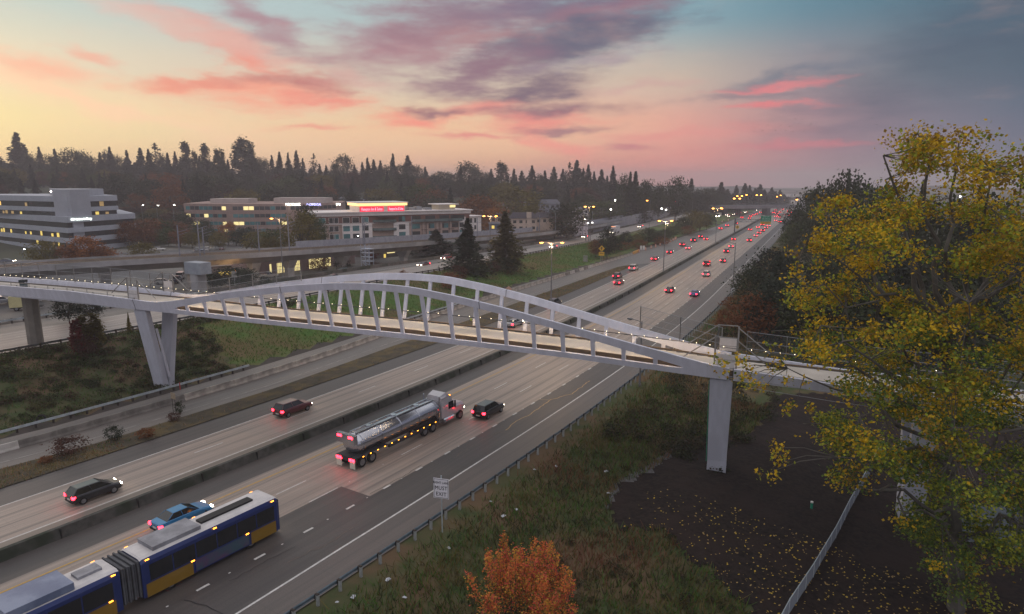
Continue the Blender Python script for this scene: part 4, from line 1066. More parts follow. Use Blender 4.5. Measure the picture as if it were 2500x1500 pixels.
X, yy = far(549, 172); g = tz(X, yy); lamp('glowing orange lamp among dark bushes behind the viaduct column', (X, yy, g), zat(664, 172) - g, 0, ((1,),), reach=.4, mat=sod, energy=500, name='lamp_post', hs=2.2)

# ------------------------------------------------------------------ lettering
def text_mesh(txt, size, mat, name='lettering', ext=.01, sx=1.0, shear=0.0):
    cu = bpy.data.curves.new(name, 'FONT'); cu.body = txt; cu.size = size; cu.align_x = 'CENTER'; cu.align_y = 'CENTER'; cu.extrude = ext; cu.resolution_u = 2; cu.space_character = 1.08; cu.shear = shear
    o = bpy.data.objects.new(name, cu); dg = bpy.context.evaluated_depsgraph_get(); COL.objects.link(o); bpy.context.view_layer.update()
    me = bpy.data.meshes.new_from_object(o.evaluated_get(bpy.context.evaluated_depsgraph_get())); bpy.data.objects.remove(o)
    me.materials.clear(); me.materials.append(mat)
    if sx != 1: me.transform(Matrix.Diagonal((sx, 1, 1, 1)))
    return me
def text_on(parent, txt, size, mat, loc, sx=1.0, rz=0.0, name='lettering', ext=.01):
    """lettering standing upright, facing the parent's own -Y"""
    o = link(name, text_mesh(txt, size, mat, name, ext, sx), parent); o.location = loc; o.rotation_euler = (rad(90), 0, rz); return o
ink = M('sign_black', (.012,.012,.014), None, 1, .5); swhite = M('sign_face_white', (.78,.76,.80), (.74,.72,.76), 1, .4)
face = lambda p: math.atan2(-p.x, p.y) * 1.0
p = at(1080, 1300, -.05)
t = thing('lane_sign', 'white road sign reading RIGHT LANE MUST EXIT beside the guardrail', 'road sign', p, hd(62) + rad(18))
MB().tube([(0,0,-.4), (0,0,5.0)], .05, 6).build('post', galp, t)
b = MB(); w, z0, z1 = .66, 3.06, 4.78; b.box(-w, w, -.09, -.06, z0, z1); b.build('sign_board', swhite, t)
b = MB()
for (a, c, e, f) in ((-w+.05, w-.05, z1-.075, z1-.05), (-w+.05, w-.05, z0+.05, z0+.075), (-w+.05, -w+.075, z0+.05, z1-.05), (w-.075, w-.05, z0+.05, z1-.05)): b.box(a, c, -.105, -.09, e, f)
b.build('sign_border', ink, t)
text_on(t, 'RIGHT LANE', .27, ink, (0, -.10, 4.42), .82); text_on(t, 'MUST', .47, ink, (0, -.10, 3.95), .86); text_on(t, 'EXIT', .47, ink, (0, -.10, 3.42), .9)

# green exit sign on its cantilever
sg = M('sign_green', (.0,.24,.14), (.0,.21,.12), 1, .45); sy = M('sign_yellow', (.62,.36,.02), (.55,.32,.02), 1, .45); wl3 = M('sign_letters_white', (.75,.8,.75), None, 1, .5)
pm_ = R(366, 3.0, 0); t = thing('exit_sign_gantry', 'green exit sign with yellow foot hung on a long cantilever from the median pole', 'road sign', pm_, 0)
Yg = pm_.y; k = Yg / 1629.0
MB().tube([(0,0,0), (0,0,8.6)], .32, 10).build('pole', M('gantry_steel', (.10,.11,.12), (.07,.08,.09), 1, .5, .5), t)
xs0, xs1 = far(1863, Yg)[0] - pm_.x, far(1889, Yg)[0] - pm_.x
ztop, zmid, zbot = zat(526.5, Yg), zat(541, Yg), zat(547, Yg)
b = MB()
for z in (8.2, 6.9): b.tube([(0,0,z), (xs1, 0, z)], .11, 6)
for i in range(12):
    xa, xb = xs1*i/12, xs1*(i+1)/12; b.tube([(xa,0,8.2 if i % 2 else 6.9), (xb,0,6.9 if i % 2 else 8.2)], .06, 4)
b.build('cantilever_arm', MATS['gantry_steel'], t)
MB().box(xs0, xs1, -.35, -.25, zmid, ztop).build('sign_board', sg, t); MB().box(xs0, xs1, -.37, -.25, zbot, zmid - .02).build('exit_panel', sy, t)
xc = (xs0+xs1)/2
text_on(t, 'EXIT 174', .8, wl3, (xc, -.4, ztop-.55), 1); text_on(t, 'NE 130th St', .85, wl3, (xc, -.4, ztop-1.75), .95); text_on(t, 'Roosevelt Way', .7, wl3, (xc, -.4, ztop-2.8), .95); text_on(t, 'EXIT ONLY', .8, ink, (xc, -.42, (zbot+zmid)/2), 1.1)
# yellow warning signs
def diamond(label, x, ybase, ytop, z=0, plaque=True, arrow='left', size=1.0):
    p = at(x, ybase, z); t = thing('warning_sign', label, 'road sign', p, 0); h = zat(ytop, p.y) - z; s_ = .85*size
    b = MB(); b.tube([(-.3 if plaque else 0,0,-.3), (-.3 if plaque else 0,0,h-.4)], .05, 5)
    if plaque: b.tube([(.3,0,-.3), (.3,0,h-.4)], .05, 5)
    b.build('post', rustp, t)
    b = MB(); c = h - s_; b.add([(x_, y_, z_) for y_ in (-.1,-.06) for x_, z_ in ((-s_,c),(0,c-s_),(s_,c),(0,c+s_))], [(0,1,2,3),(7,6,5,4),(0,4,5,1),(1,5,6,2),(2,6,7,3),(3,7,4,0)]); b.build('sign_board', sy, t)
    b = MB(); b.box(-.08*size, .08*size, -.13, -.1, c-.45*size, c+.1*size); b.add([(-.3*size,-.13,c+.05*size),(.3*size,-.13,c+.05*size),(0,-.13,c+.45*size)], [(0,1,2)]); b.build('arrow', ink, t)
    if plaque:
        MB().box(-.75*size, .75*size, -.1, -.06, c-s_-1.1*size, c-s_-.15).build('plaque', sy, t)
        MB().box(-.5*size, .5*size, -.12, -.1, c-s_-.55*size, c-s_-.45*size).build('plaque_text', ink, t)
diamond('yellow diamond warning sign with a yellow plate beneath it at the edge of the lawn', 1468, 638, 599.5, 0, True, size=1.35)
diamond('single yellow diamond sign before the roadside trees left of the third lamp', 1713, 558.5, 544.5, 0, False, size=1.6)
diamond('yellow diamond sign on the median just right of the gantry pole', 1800, 560, 549, 0, False, size=1.6)
# sign seen from behind, by the jersey barrier
p = at(427, 1012, .1); t = thing('sign_back', 'small wooden sign seen from behind on two posts beside the ramp', 'road sign', p, rad(-35))
b = MB(); b.tube([(-.32,0,-.2),(-.32,0,2.7)], .035, 5); b.tube([(.32,0,-.2),(.32,0,2.7)], .035, 5); b.build('post', wood, t); MB().box(-.5,.5,-.03,.03,2.0,2.75).build('sign_board', M('sign_back_tan', (.34,.27,.19), (.28,.22,.15), 2, .8), t)
p = at(574, 700, 3.9); t = thing('road_sign', 'pale rectangular sign seen from behind beyond the left fence', 'road sign', p, 0)
b = MB(); b.tube([(0,0,-.2),(0,0,3.6)], .06, 5); b.build('post', rustp, t); MB().box(-.62,.62,-.03,.03,2.2,3.7).build('sign_board', M('sign_grey', (.3,.3,.29), None, 1, .5), t)
# street light box on the lawn, small yellow crash block, orange sign on the barrier
p = at(1429, 641, 0); t = thing('utility_cabinet', 'pale grey utility cabinet on the lawn', 'cabinet', p, rad(-20)); MB().box(-.7,.7,-.4,.4,0,2.3).build('cabinet_body', M('cabinet_grey', (.24,.25,.22), (.2,.2,.18), 1, .7), t); MB().box(-.75,.75,-.45,.45,2.3,2.38).build('cabinet_lid', M('cabinet_lid', (.3,.3,.28)), t)
p = at(1242, 716, .88); t = thing('construction_sign', 'orange diamond-shaped construction sign standing on the ramp barrier', 'road sign', p, 0)
s_=.95; b = MB(); b.add([(x_, y_, z_+.3) for y_ in (-.03,.03) for x_, z_ in ((-s_,s_*.75),(0,-.1),(s_,s_*.75),(0,s_*1.6))], [(0,1,2,3),(7,6,5,4),(0,4,5,1),(1,5,6,2),(2,6,7,3),(3,7,4,0)]); b.build('sign_board', M('sign_orange_faded', (.50,.32,.24), (.45,.28,.2), 1, .6), t); MB().tube([(0,.05,-.02),(0,.05,1.8)], .03, 4).build('post', rustp, t)
p = at(1151, 783, .12); t = thing('drain_marker', 'small yellow and blue marker box between the ramp and the left roadway', 'marker', p, hd(125)); MB().box(-.28,.28,-.15,.15,0,.42).build('marker_face', M('marker_yellow', (.5,.5,.1)), t); MB().box(.28,.5,-.15,.15,0,.42).build('marker_end', M('marker_blue', (.12,.22,.4)), t)
# drums
orange = M('drum_orange', (.62,.16,.04), (.55,.13,.03), 1, .5); reflect = M('drum_white', (.75,.72,.68), None, 1, .5)
b = MB()
for i, (z0, z1) in enumerate(((0,.22),(.22,.42),(.42,.6),(.6,.8),(.8,1.0))): b.tube([(0,0,z0),(0,0,z1)], [.32-.03*i, .31-.03*i], 10, mi=1 if i in (1, 3) else 0)
dm = b.mesh('traffic_drum', [orange, reflect])
for x, y in ((1576,611),(1589.5,606.5),(1600.5,603.5),(1611.5,600),(1622,596.5),(1627,594.5),(1636.5,591.5),(1643,588),(1648,585.5),(1650,584),(1560,616),(1763,543),(1778,538.5)):
    o = link('traffic_drum', dm); o.location = at(x, y, .05); o.scale = (1.15, 1.15, 1.3); tag(o, 'orange and white traffic drum in the row along the closed ramp', 'traffic drum', 'traffic drums along the closed ramp')
p, q = at(1544, 622, .05), at(1560, 614.5, .05); t = thing('water_barrier', 'yellow-orange water-filled barrier at the end of the concrete segments', 'barrier', p, -math.atan2((q-p).x, (q-p).y))
b = MB(); L_ = (q-p).length; b.add([(x,y,z) for y in (0,L_) for x,z in ((-.35,0),(-.25,.95),(.25,.95),(.35,0))], [(0,1,5,4),(1,2,6,5),(2,3,7,6),(0,4,7,3),(3,2,1,0),(4,5,6,7)]); b.build('barrier_body', M('barrier_yellow', (.55,.30,.03), (.5,.2,.03), 1, .5), t)
for x, lb in ((1565, 'left white notice board among the orange drums'), (1571.5, 'right white notice board among the orange drums')):
    p = at(x, 613, .05); t = thing('notice_board', lb, 'road sign', p, 0); MB().box(-.45,.45,-.03,.03,.5,2.2).build('sign_board', reflect, t); MB().tube([(0,.05,0),(0,.05,2.2)], .03, 4).build('post', rustp, t)
# small roadside bits
tyb = thing('old_tyre', 'discarded black tyre lying at the foot of the bank on the left', 'tyre', at(99, 1030, .05), 0)
b = MB(); nn = 16; b.tube([(.42*math.cos(a), .10, .42+.42*math.sin(a)) for a in np.linspace(0, 2*math.pi, nn+1)], .12, 6, cap=False); b.build('tyre_ring', tyre, tyb); tyb.rotation_euler = (rad(-35), 0, rad(20))
dmk = MB(); dmk.box(-.06,.06,-.02,.02,-.2,1.1); dmk = dmk.mesh('delineator', [M('delineator_red', (.45,.05,.05), None, 1, .6)])
o = link('delineator', dmk); o.location = at(440, 952, 0); tag(o, 'small red marker post at the foot of the left bridge pier', 'marker')
for x, y, lb in ((1734, 1138, 'short green post with a white cap beside the right bridge pier'), (1981, 1241, 'short green post with a white cap alone on the dark mulch')):
    p = at(x, y, 0); g = tz(p.x, p.y); p = at(x, y, g); t = thing('marker_post', lb, 'post', p, 0); MB().tube([(0,0,-.2),(0,0,.55)], .12, 8).build('post_body', MATS['green_pipe'], t); MB().tube([(0,0,.55),(0,0,.68)], .13, 8).build('post_cap', reflect, t)
lit = [(823,1475),(948,1420),(1096,1342),(1198,1228),(1229,1264),(1260,1248),(1305,1150),(1480,1155),(1358,1142),(988,1463),(1092,1205),(862,1462),(1485,1208)]
lb = MB(); lb.add([(-.2,-.1,.03),(.15,-.14,.05),(.22,.1,.03),(0,.18,.08),(-.2,.1,.04),(0,0,.16)], [(0,1,5),(1,2,5),(2,3,5),(3,4,5),(4,0,5)]); lb = lb.mesh('litter', [M('litter_white', (.5,.52,.56), None, 1, .8)])
for i, (x, y) in enumerate(lit):
    p = at(x, y, 0); g = tz(p.x, p.y); o = link('litter', lb); o.location = at(x, y, g) + Vector((0,0,.12)); o.rotation_euler = (0,0,i); sc_ = .6 + (i*37 % 10)/14; o.scale = (sc_,)*3
    tag(o, 'scrap of pale litter on the rough slope below the guardrail', 'litter', 'litter on the rough slope')

# ------------------------------------------------------------------ railway viaduct
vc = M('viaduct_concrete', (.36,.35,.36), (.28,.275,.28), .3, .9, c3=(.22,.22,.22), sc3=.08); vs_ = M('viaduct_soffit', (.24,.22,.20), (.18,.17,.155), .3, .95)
vwall = M('viaduct_wall', (.34,.35,.40), (.27,.28,.33), .8, .8); rail_m = M('rail_glint', (.42,.32,.22), (.34,.25,.17), 1, .3, .6); ball = M('track_bed', (.12,.085,.075), (.05,.04,.038), .8, 1)
vpx = [(-300, 690, 9.6), (0, 657, 9.5), (200, 645.5, 9.4), (400, 635, 9.3), (560, 626, 9.2), (725, 617, 9.0), (865, 606, 8.5), (1000, 597, 7.4), (1150, 585, 6.4), (1300, 574, 5.3), (1458, 553, 3.8), (1600, 525, 2.8), (1690, 508, 2.2)]
VP = [at(*q) for q in vpx]; vl = [0]
for a, c in zip(VP[:-1], VP[1:]): vl.append(vl[-1] + (Vector((c.x-a.x, c.y-a.y, 0))).length)
_vt = np.linspace(0, vl[-1], 140)
VX, VY, VZ = (np.interp(_vt, vl, [getattr(q, k) for q in VP]) for k in 'xyz')
def sm_(a):
    K = np.hanning(17); K /= K.sum(); return np.convolve(np.pad(a, 8, mode='reflect', reflect_type='odd'), K, 'valid')
VX, VY, VZ = sm_(VX), sm_(VY), sm_(VZ)
def V_(t, c, z):      # t metres along, c to the far side
    x, y, zz = (float(np.interp(t, _vt, a)) for a in (VX, VY, VZ)); dx = float(np.interp(t+1, _vt, VX))-float(np.interp(t-1, _vt, VX)); dy = float(np.interp(t+1, _vt, VY))-float(np.interp(t-1, _vt, VY)); l = math.hypot(dx, dy)
    return Vector((x - dy/l*c, y + dx/l*c, zz + z))
via = thing('railway_viaduct', 'long grey concrete railway viaduct curving past the office buildings', 'viaduct', (0,0,0))
def vlong(name, prof, mat, t0=0, t1=None, step=5):
    t1 = t1 or vl[-1]; n = int((t1-t0)/step)+1; k = len(prof); b = MB()
    for t in np.linspace(t0, t1, n): b.v += [tuple(V_(t, c, z)) for c, z in prof]
    for i in range(n-1):
        for j in range(k): b.f.append((i*k+j, i*k+(j+1)%k, (i+1)*k+(j+1)%k, (i+1)*k+j)); b.m.append(0)
    b.f += [tuple(range(k-1,-1,-1)), tuple((n-1)*k+j for j in range(k))]; b.m += [0,0]
    return b.build(name, mat, via)
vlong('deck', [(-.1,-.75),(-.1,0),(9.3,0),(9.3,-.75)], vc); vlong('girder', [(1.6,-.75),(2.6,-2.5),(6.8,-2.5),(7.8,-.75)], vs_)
vlong('near_parapet', [(-.3,-.8),(-.3,.55),(0,.55),(0,-.8)], vc); vlong('sound_wall', [(9.1,0),(9.1,2.3),(9.3,2.3),(9.3,0)], vwall, 95)
vlong('near_railing', [(-.2,.55),(-.2,1.25),(-.16,1.25),(-.16,.55)], meshm); vlong('far_parapet', [(9.1,0),(9.1,.8),(9.3,.8),(9.3,0)], vc, 0, 95)
vlong('track_bed', [(1.0,.02),(1.0,.3),(8.3,.3),(8.3,.02)], ball)
for c in (1.6, 3.04, 5.8, 7.24): vlong('rail', [(c-.06,.3),(c-.06,.5),(c+.06,.5),(c+.06,.3)], rail_m)
def vt_of(x, Yh=None):   # param where the viaduct crosses photo column x
    best = min(np.arange(0, vl[-1], 1.0), key=lambda t: abs((V_(t, 0, 0).x/(V_(t, 0, 0).y*.982+3)*F + 1250) - x)); return float(best)
pcol = M('viaduct_pier', (.38,.37,.36), (.3,.29,.28), .4, .9)
for x, wide in ((90,0),(260,0),(463,1),(630,0),(725,0),(860,2),(1010,0),(1112,0),(1230,0)):
    t = vt_of(x); c = V_(t, 4.7, 0); g = tz(c.x, c.y); z1 = c.z - 2.45; d_ = (V_(t+1, 4.7, 0) - V_(t-1, 4.7, 0)); d_.z = 0; d_.normalize(); e_ = Vector((-d_.y, d_.x, 0)); b = MB(); q = []
    for (z, w, h) in ((g-.5, 1.0, 1.0), (z1-2.6, 1.0, 1.0), (z1, 1.3, 2.7)):
        for a, f in ((-w,-h),(w,-h),(w,h),(-w,h)): q.append(c + d_*a + e_*f + Vector((0,0,z-c.z)))
    fs = [(k+j, k+(j+1)%4, k+4+(j+1)%4, k+4+j) for k in (0,4) for j in range(4)]
    b.add(q, fs + [(3,2,1,0),(8,9,10,11)]); b.build('pier', pcol, via)
# crosshead pier nearer than the viaduct
Xp, Yp = far(463, 152); g = tz(Xp, Yp); t = thing('concrete_pier', 'massive grey hammerhead pier in front of the viaduct, left of the orange lamp', 'pier', (Xp, Yp, g), rad(-28)); zc = zat(641, Yp) - g
MB().prism([(-1.3,-1.1),(-1.0,-1.4),(1.0,-1.4),(1.3,-1.1),(1.3,1.1),(1.0,1.4),(-1.0,1.4),(-1.3,1.1)], -.5, zc-2.7).build('column', vc, t); MB().box(-2.6,2.9,-1.5,1.5,zc-2.7,zc).build('crosshead', M('crosshead_concrete', (.32,.35,.39), (.25,.27,.31), .5, .9), t)
# masts
mast = MB(); mast.tube([(0,0,0),(0,0,8.2)], [.2,.15], 7); mast = mast.mesh('mast', [M('mast_steel', (.26,.27,.32), (.2,.21,.25), 1, .5, .4)])
mast_arm = MB(); mast_arm.tube([(0,0,6.4),(2.6,0,6.9)], .05, 4); mast_arm.tube([(0,0,5.6),(2.6,0,6.2)], .04, 4); mast_arm = mast_arm.mesh('mast_arm', [MATS['mast_steel']])
for x, hs, near in ((446,1.0,1),(486,1.15,0),(510,.9,1),(645,1.0,1),(707,1.25,0),(894,1.1,0),(913,1.15,1),(1029,1.15,1),(1189,1,1),(1339,1.0,1),(1357,1.1,0),(1466,1.0,1),(1523,.9,1)):
    tt = vt_of(x); pz = V_(tt, 4.7 if near else .3, .05); t = thing('overhead_line_mast', 'slender steel mast for the overhead line standing on the viaduct', 'mast', pz, rad(60), 'overhead line masts along the viaduct'); t.scale = (1,1,hs)
    link('pole', mast, t); link('bracket_arm', mast_arm, t)
w = thing('overhead_wires', 'thin overhead wires strung along the viaduct masts', 'wires', (0,0,0))
for c, z in ((2.3,6.3),(2.3,7.4),(6.5,6.3)):
    MB().tube([V_(t, c, z) for t in np.arange(60, vl[-1]-10, 12)], .03, 3, cap=False).build('wire', M('wire_dark', (.1,.1,.1)), w)
# stair tower scaffold
Xp, Yp = far(889, 196); g = tz(Xp, Yp); st_ = thing('stair_tower', 'pale steel scaffold stair tower against the viaduct', 'stair tower', (Xp, Yp, g), rad(-35)); H_ = zat(598, Yp) - g; sc_m = M('scaffold', (.42,.46,.55), (.36,.4,.48), 1, .5, .3)
b = MB()
for x in (-1.7,0,1.7):
    for y in (-.9,.9): b.tube([(x,y,0),(x,y,H_ if x < 1 else H_-1.5)], .09, 5)
b.build('frame', sc_m, st_); b = MB()
for z in np.linspace(1.9, H_-1.2, 4): b.box(-1.8,1.8,-1,1,z,z+.12)
b.build('landing', sc_m, st_); b = MB()
for i, z in enumerate(np.linspace(0, H_-1.2, 5)[:-1]):
    dzz = (H_-1.2)/4; b.tube([(-1.6 if i % 2 else 1.6,-.5,z),(1.6 if i % 2 else -1.6,-.5,z+dzz)], .11, 4); b.tube([(-1.6 if i % 2 else 1.6,-1,z+1),(1.6 if i % 2 else -1.6,-1,z+dzz+1)], .05, 4)
b.build('stair_flight', sc_m, st_)
# ------------------------------------------------------------------ buildings
glass_d = M('window_dark', (.03,.035,.04), (.05,.055,.06), .5, .15, spec=.7); glass_t = M('window_teal', (.07,.24,.25), (.05,.15,.17), .4, .2, spec=.7)
glow_y = ME('window_lit_yellow', (1.0,.72,.16), .5); glow_w = ME('window_lit_pale', (1.0,.82,.36), .6); glow_d = ME('window_lit_dim', (.55,.36,.14), .28)
def wallpts(p0, p1): 
    p0, p1 = Vector((p0[0], p0[1], 0)), Vector((p1[0], p1[1], 0)); d = (p1-p0); L = d.length; d.normalize(); n = Vector((d.y, -d.x, 0)); return p0, d, n, L   # n faces the camera side
def slab(b, p0, p1, z0, z1, depth, proud=0.0, mi=0, a=0.0, e=None):
    o, d, n, L = wallpts(p0, p1); e = L if e is None else e
    b.obox(o + d*a + n*proud + Vector((0,0,z0)), d*(e-a), -n*depth, (0,0,z1-z0), mi)
def building(name, label, cat='building', loc=(0,0,0)): return thing(name, label, cat, loc)
def windows(parent, p0, p1, rows, xs, mats, wname='window', proud=.04, seed=0, frame=None):
    """rows: (z0,z1); xs: list of (a,b) along the wall; every window a part"""
    rr = random.Random(seed); o, d, n, L = wallpts(p0, p1)
    for (z0, z1) in rows:
        for (a, c) in xs:
            m = mats(rr, z0, a) if callable(mats) else mats
            if m is None: continue
            b = MB(); b.obox(o + d*a + n*proud + Vector((0,0,z0)), d*(c-a), -n*.12, (0,0,z1-z0)); w = b.build(wname, m, parent)
            if frame:
                b = MB(); 
                for u0, u1, v0, v1 in ((a-.12,a,z0-.1,z1+.1),(c,c+.12,z0-.1,z1+.1),(a,c,z1,z1+.1),(a,c,z0-.1,z0)): b.obox(o + d*u0 + n*(proud+.04) + Vector((0,0,v0)), d*(u1-u0), -n*.16, (0,0,v1-v0))
                b.build('frame', frame, w)
# --- white banded office
wo_ = building('office_building', 'white office building with dark window bands and a tall core at the left')
ow = M('office_white', (.40,.42,.47), (.35,.37,.42), .2, .85); core = M('office_core', (.38,.39,.43), (.34,.35,.39), .2, .85)
K, Rr, Lf = (-172,255), (-163.6,287), (-232,294); Lf2 = (-262,316); Bk = (-200,335)
Ru = (-168.2, 284)
poly = [K, Rr, Bk, Lf2, Lf]
def inset(poly, k):
    cx = sum(p[0] for p in poly)/len(poly); cy = sum(p[1] for p in poly)/len(poly); return [(cx+(p[0]-cx)*k, cy+(p[1]-cy)*k) for p in poly]
up = [(-173.2,258.5), (-167,281), (-205,325), (-262,312), (-232,291)]
for k, (z0, z1, pl_) in enumerate(((20.8,23.0,up),(16.9,18.6,up),(13.0,15.2,poly),(9.0,10.9,poly),(5.0,6.9,poly),(1.2,3.1,poly))):
    b = MB(); b.prism(pl_, z0, z1); b.build('spandrel_band', ow, wo_)
rr = random.Random(5)
q_ = random.Random(2)
for z0, z1, pl_, lits in ((18.6,20.8,up,.12),(15.2,16.9,up,.08),(10.9,13.0,poly,.0),(6.9,9.0,poly,.42),(3.1,5.0,poly,.06)):
    q = inset(pl_, .975); MB().prism(q, z0, z1).build('window_band', glass_d, wo_)
    for (a_, c_) in ((q[0], q[1]), (q[4], q[0])):
        o, d, n, L = wallpts(a_, c_) if a_ == q[0] else wallpts(a_, c_); nn = int(L/2.4)
        for i in range(nn):
            if rr.random() < lits and (z0 != 6.9 or a_ != q[0] or i < 6): MB().obox(o + d*(i*2.4+.3) + n*.06 + Vector((0,0,z0+.15)), d*(.9+1.1*q_.random()), -n*.1, (0,0,(z1-z0-.3)*(.6+.4*q_.random()))).build('lit_window', glow_y if z0 == 6.9 or rr.random() < .4 else glow_d, wo_)
MB().prism([(-171.7,258),(-170.3,268),(-176,272),(-181,262)], 1, 25.6).build('core_tower', core, wo_)
MB().prism([(-187,270),(-172,268.5),(-178,290),(-205,295)], 23, 25.7).build('penthouse', core, wo_)
for (x, y) in ((121,467.5),(144,467.5)):
    X, Y_ = far(x, 266); q = MB(); q.ball((X, Y_, zat(y, 266)), .22); q.build('roof_lamp', ME('roof_lamp', (1,.85,.7), 30), wo_)
o, d, n, L = wallpts(K, Rr); tx = link('lettering', text_mesh('NW Asthma & Allergy', 1.25, ME('sign_glow_white', (.9,1,.9), 2.2), ext=.04), wo_); tx.location = o + d*6.3 + n*.25 + Vector((0,0,14.1)); tx.rotation_euler = (rad(90), 0, math.atan2(d.y, d.x)); 
_w = max(v.co.x for v in tx.data.vertices) - min(v.co.x for v in tx.data.vertices); tx.scale = (9.4/_w, 1, 1)
# --- brick office
br = building('brick_office', 'long low brick office building with teal window strips and glowing rooftop signs')
bm_ = M('brick_brown', (.34,.235,.205), (.29,.20,.175), .4, .9); pent = M('penthouse_tan', (.48,.41,.38), (.42,.36,.33), .3, .9)
A0, A1, A2, A3 = far(443, 352), far(557, 346), far(700, 350), far(832, 372)
b = MB(); b.prism([A0, A1, (A1[0]-8, A1[1]+50), (A0[0]-8, A0[1]+46)], 0, zat(497, 350)); b.prism([A1, A2, (A2[0]-8, A2[1]+50), (A1[0]-8, A1[1]+50)], 0, zat(498, 348)+.05); b.prism([A2, A3, (A3[0]-8, A3[1]+40), (A2[0]-8, A2[1]+50)], 0, zat(497.5, 352)); b.build('brick_wall', bm_, br)
def tealy(r_, z, a):
    q = r_.random()
    return glow_w if q < .10 else (glow_y if q < .13 else (glass_t if q < .6 else glass_d))
rows = [(14.1,16.0),(10.2,12.0),(6.3,8.0),(2.6,4.2)]
for pa_, pb_, sd_ in ((A0, A1, 1), (A1, A2, 2), (A2, A3, 3)):
    o, d, n, L = wallpts(pa_, pb_); k = int((L-2)/2.7); xs = [(1.2+i*2.7, 1.2+i*2.7+2.45) for i in range(k)]
    windows(br, pa_, pb_, rows if sd_ < 3 else rows[:1], xs, tealy if sd_ < 3 else glass_d, seed=sd_)
for x0, x1, yt, Yd in ((509,601,485,362),(665,793,483,366)):
    a_, c_ = far(x0, Yd), far(x1, Yd); b = MB(); b.prism([a_, c_, (c_[0], c_[1]+14), (a_[0], a_[1]+14)], 16.5, zat(yt, Yd)); b.build('penthouse', pent, br)
def wall_text(parent, txt, x0, x1, y, Yd, size, mat, h=None):
    a_, c_ = far(x0, Yd), far(x1, Yd); me = text_mesh(txt, size, mat, ext=.05); w = max(v.co.x for v in me.vertices) - min(v.co.x for v in me.vertices)
    o = link('lettering', me, parent); o.location = ((a_[0]+c_[0])/2, (a_[1]+c_[1])/2, zat(y, Yd)); o.rotation_euler = (rad(90), 0, math.atan2(c_[1]-a_[1], c_[0]-a_[0])); o.scale = ((c_[0]-a_[0])/w, 1, 1); return o
wall_text(br, 'POLYCLINIC', 694, 730, 499.2, 348.5, 1.9, ME('sign_glow_cream', (1,1,.85), 4)); wall_text(br, 'PACMEDICAL', 745, 781, 499.2, 353, 1.7, ME('sign_glow_blue', (.5,.5,1.0), 2.6)); wall_text(br, 'STO', 818, 829, 499.2, 366, 1.7, ME('sign_glow_cream', (1,1,.85), 4))
# --- hotel
ho = building('hotel', 'hotel with brown top floor, white bays and red glowing signs under a lit cornice')
htan = M('hotel_tan', (.42,.31,.27), (.36,.27,.23), .5, .9); hwh = M('hotel_white', (.78,.72,.70), (.7,.65,.63), .3, .85); hbr = M('hotel_brown', (.20,.10,.085), (.17,.085,.07), .5, .85)
P0, P1 = far(768, 260), far(1145, 292); o, d, n, L = wallpts(P0, P1); perp = -n
b = MB(); b.obox(o + Vector((0,0,0)), d*L, perp*20, (0,0,11.9)); b.build('tan_wall', htan, ho)
b = MB(); b.obox(o + n*.12 + Vector((0,0,11.9)), d*L, perp*20, (0,0,3.1)); b.build('top_floor_wall', hbr, ho)
b = MB(); b.obox(o + n*.5 - d*.5 + Vector((0,0,15.0)), d*(L+1), perp*21, (0,0,1.3)); b.obox(o + n*1.3 - d*1.3 + Vector((0,0,16.3)), d*(L+2.6), perp*22.6, (0,0,.35)); b.build('parapet', hwh, ho)
xa = lambda x: (Vector((*far(x, 260 + (x-768)/377*32), 0)) - o).dot(d)
for x0, x1, z1 in ((829, 902, 11.9), (955, 993, 11.9), (1118, 1134, 13.5)):
    b = MB(); b.obox(o + n*.45 + d*xa(x0), d*(xa(x1)-xa(x0)), perp*.5, (0,0,z1)); b.build('white_bay', hwh, ho)
b = MB(); b.obox(o + n*.55 + d*0 + Vector((0,0,11.75)), d*xa(1000), perp*.6, (0,0,.35)); b.build('string_course', hwh, ho)
def hotelwin(r_, z, a):
    q = r_.random(); return glow_d if q < .08 else (glass_t if q < .45 else glass_d)
fl = [(12.3,14.4),(9.0,11.1),(5.8,7.9),(2.6,4.7)]
for cx in (780, 804, 814, 839, 862, 885, 972, 979.5):
    w_ = 1.35 if cx not in (804, 814) else 1.0
    windows(ho, P0, P1, fl, [(xa(cx)-w_, xa(cx)+w_)] if cx < 960 else [(xa(cx)-.75, xa(cx)+.75)], hotelwin, proud=.56 if (829 < cx < 902 or 955 < cx < 993) else .16, seed=cx, frame=hwh if cx < 960 else None)
for cx in (1006, 1015, 1041, 1051, 1076, 1086, 1104, 1111, 1124):
    windows(ho, P0, P1, fl[1:], [(xa(cx)-1.0, xa(cx)+1.0)], hotelwin, proud=.5 if cx == 1124 else .16, seed=cx+3)
    windows(ho, P0, P1, fl[:1], [(xa(cx)-1.2, xa(cx)+1.4)], glass_d, proud=.5 if cx == 1124 else .2, seed=cx+5)
bal = M('balcony_steel', (.06,.05,.055), (.05,.045,.05), 1, .6); balg = M('balcony_glass', (.14,.19,.19), (.11,.15,.15), 1, .2)
for cx, zs in ((934, (12.0, 8.6, 5.4)),):
    for z in zs:
        c = o + d*xa(cx) + Vector((0,0,z)); b = MB(); q = [(math.cos(a)*5.2, math.sin(a)*1.7) for a in np.linspace(0, math.pi, 9)]
        pts = [c + d*u + n*v for u, v in q]; b.prism([(p.x, p.y) for p in reversed(pts)], z, z+.3); b.build('balcony', bal, ho)
        b = MB(); b.prism([(p.x, p.y) for p in reversed(pts)], z+.32, z+1.2); b.build('balcony_rail', balg, ho)
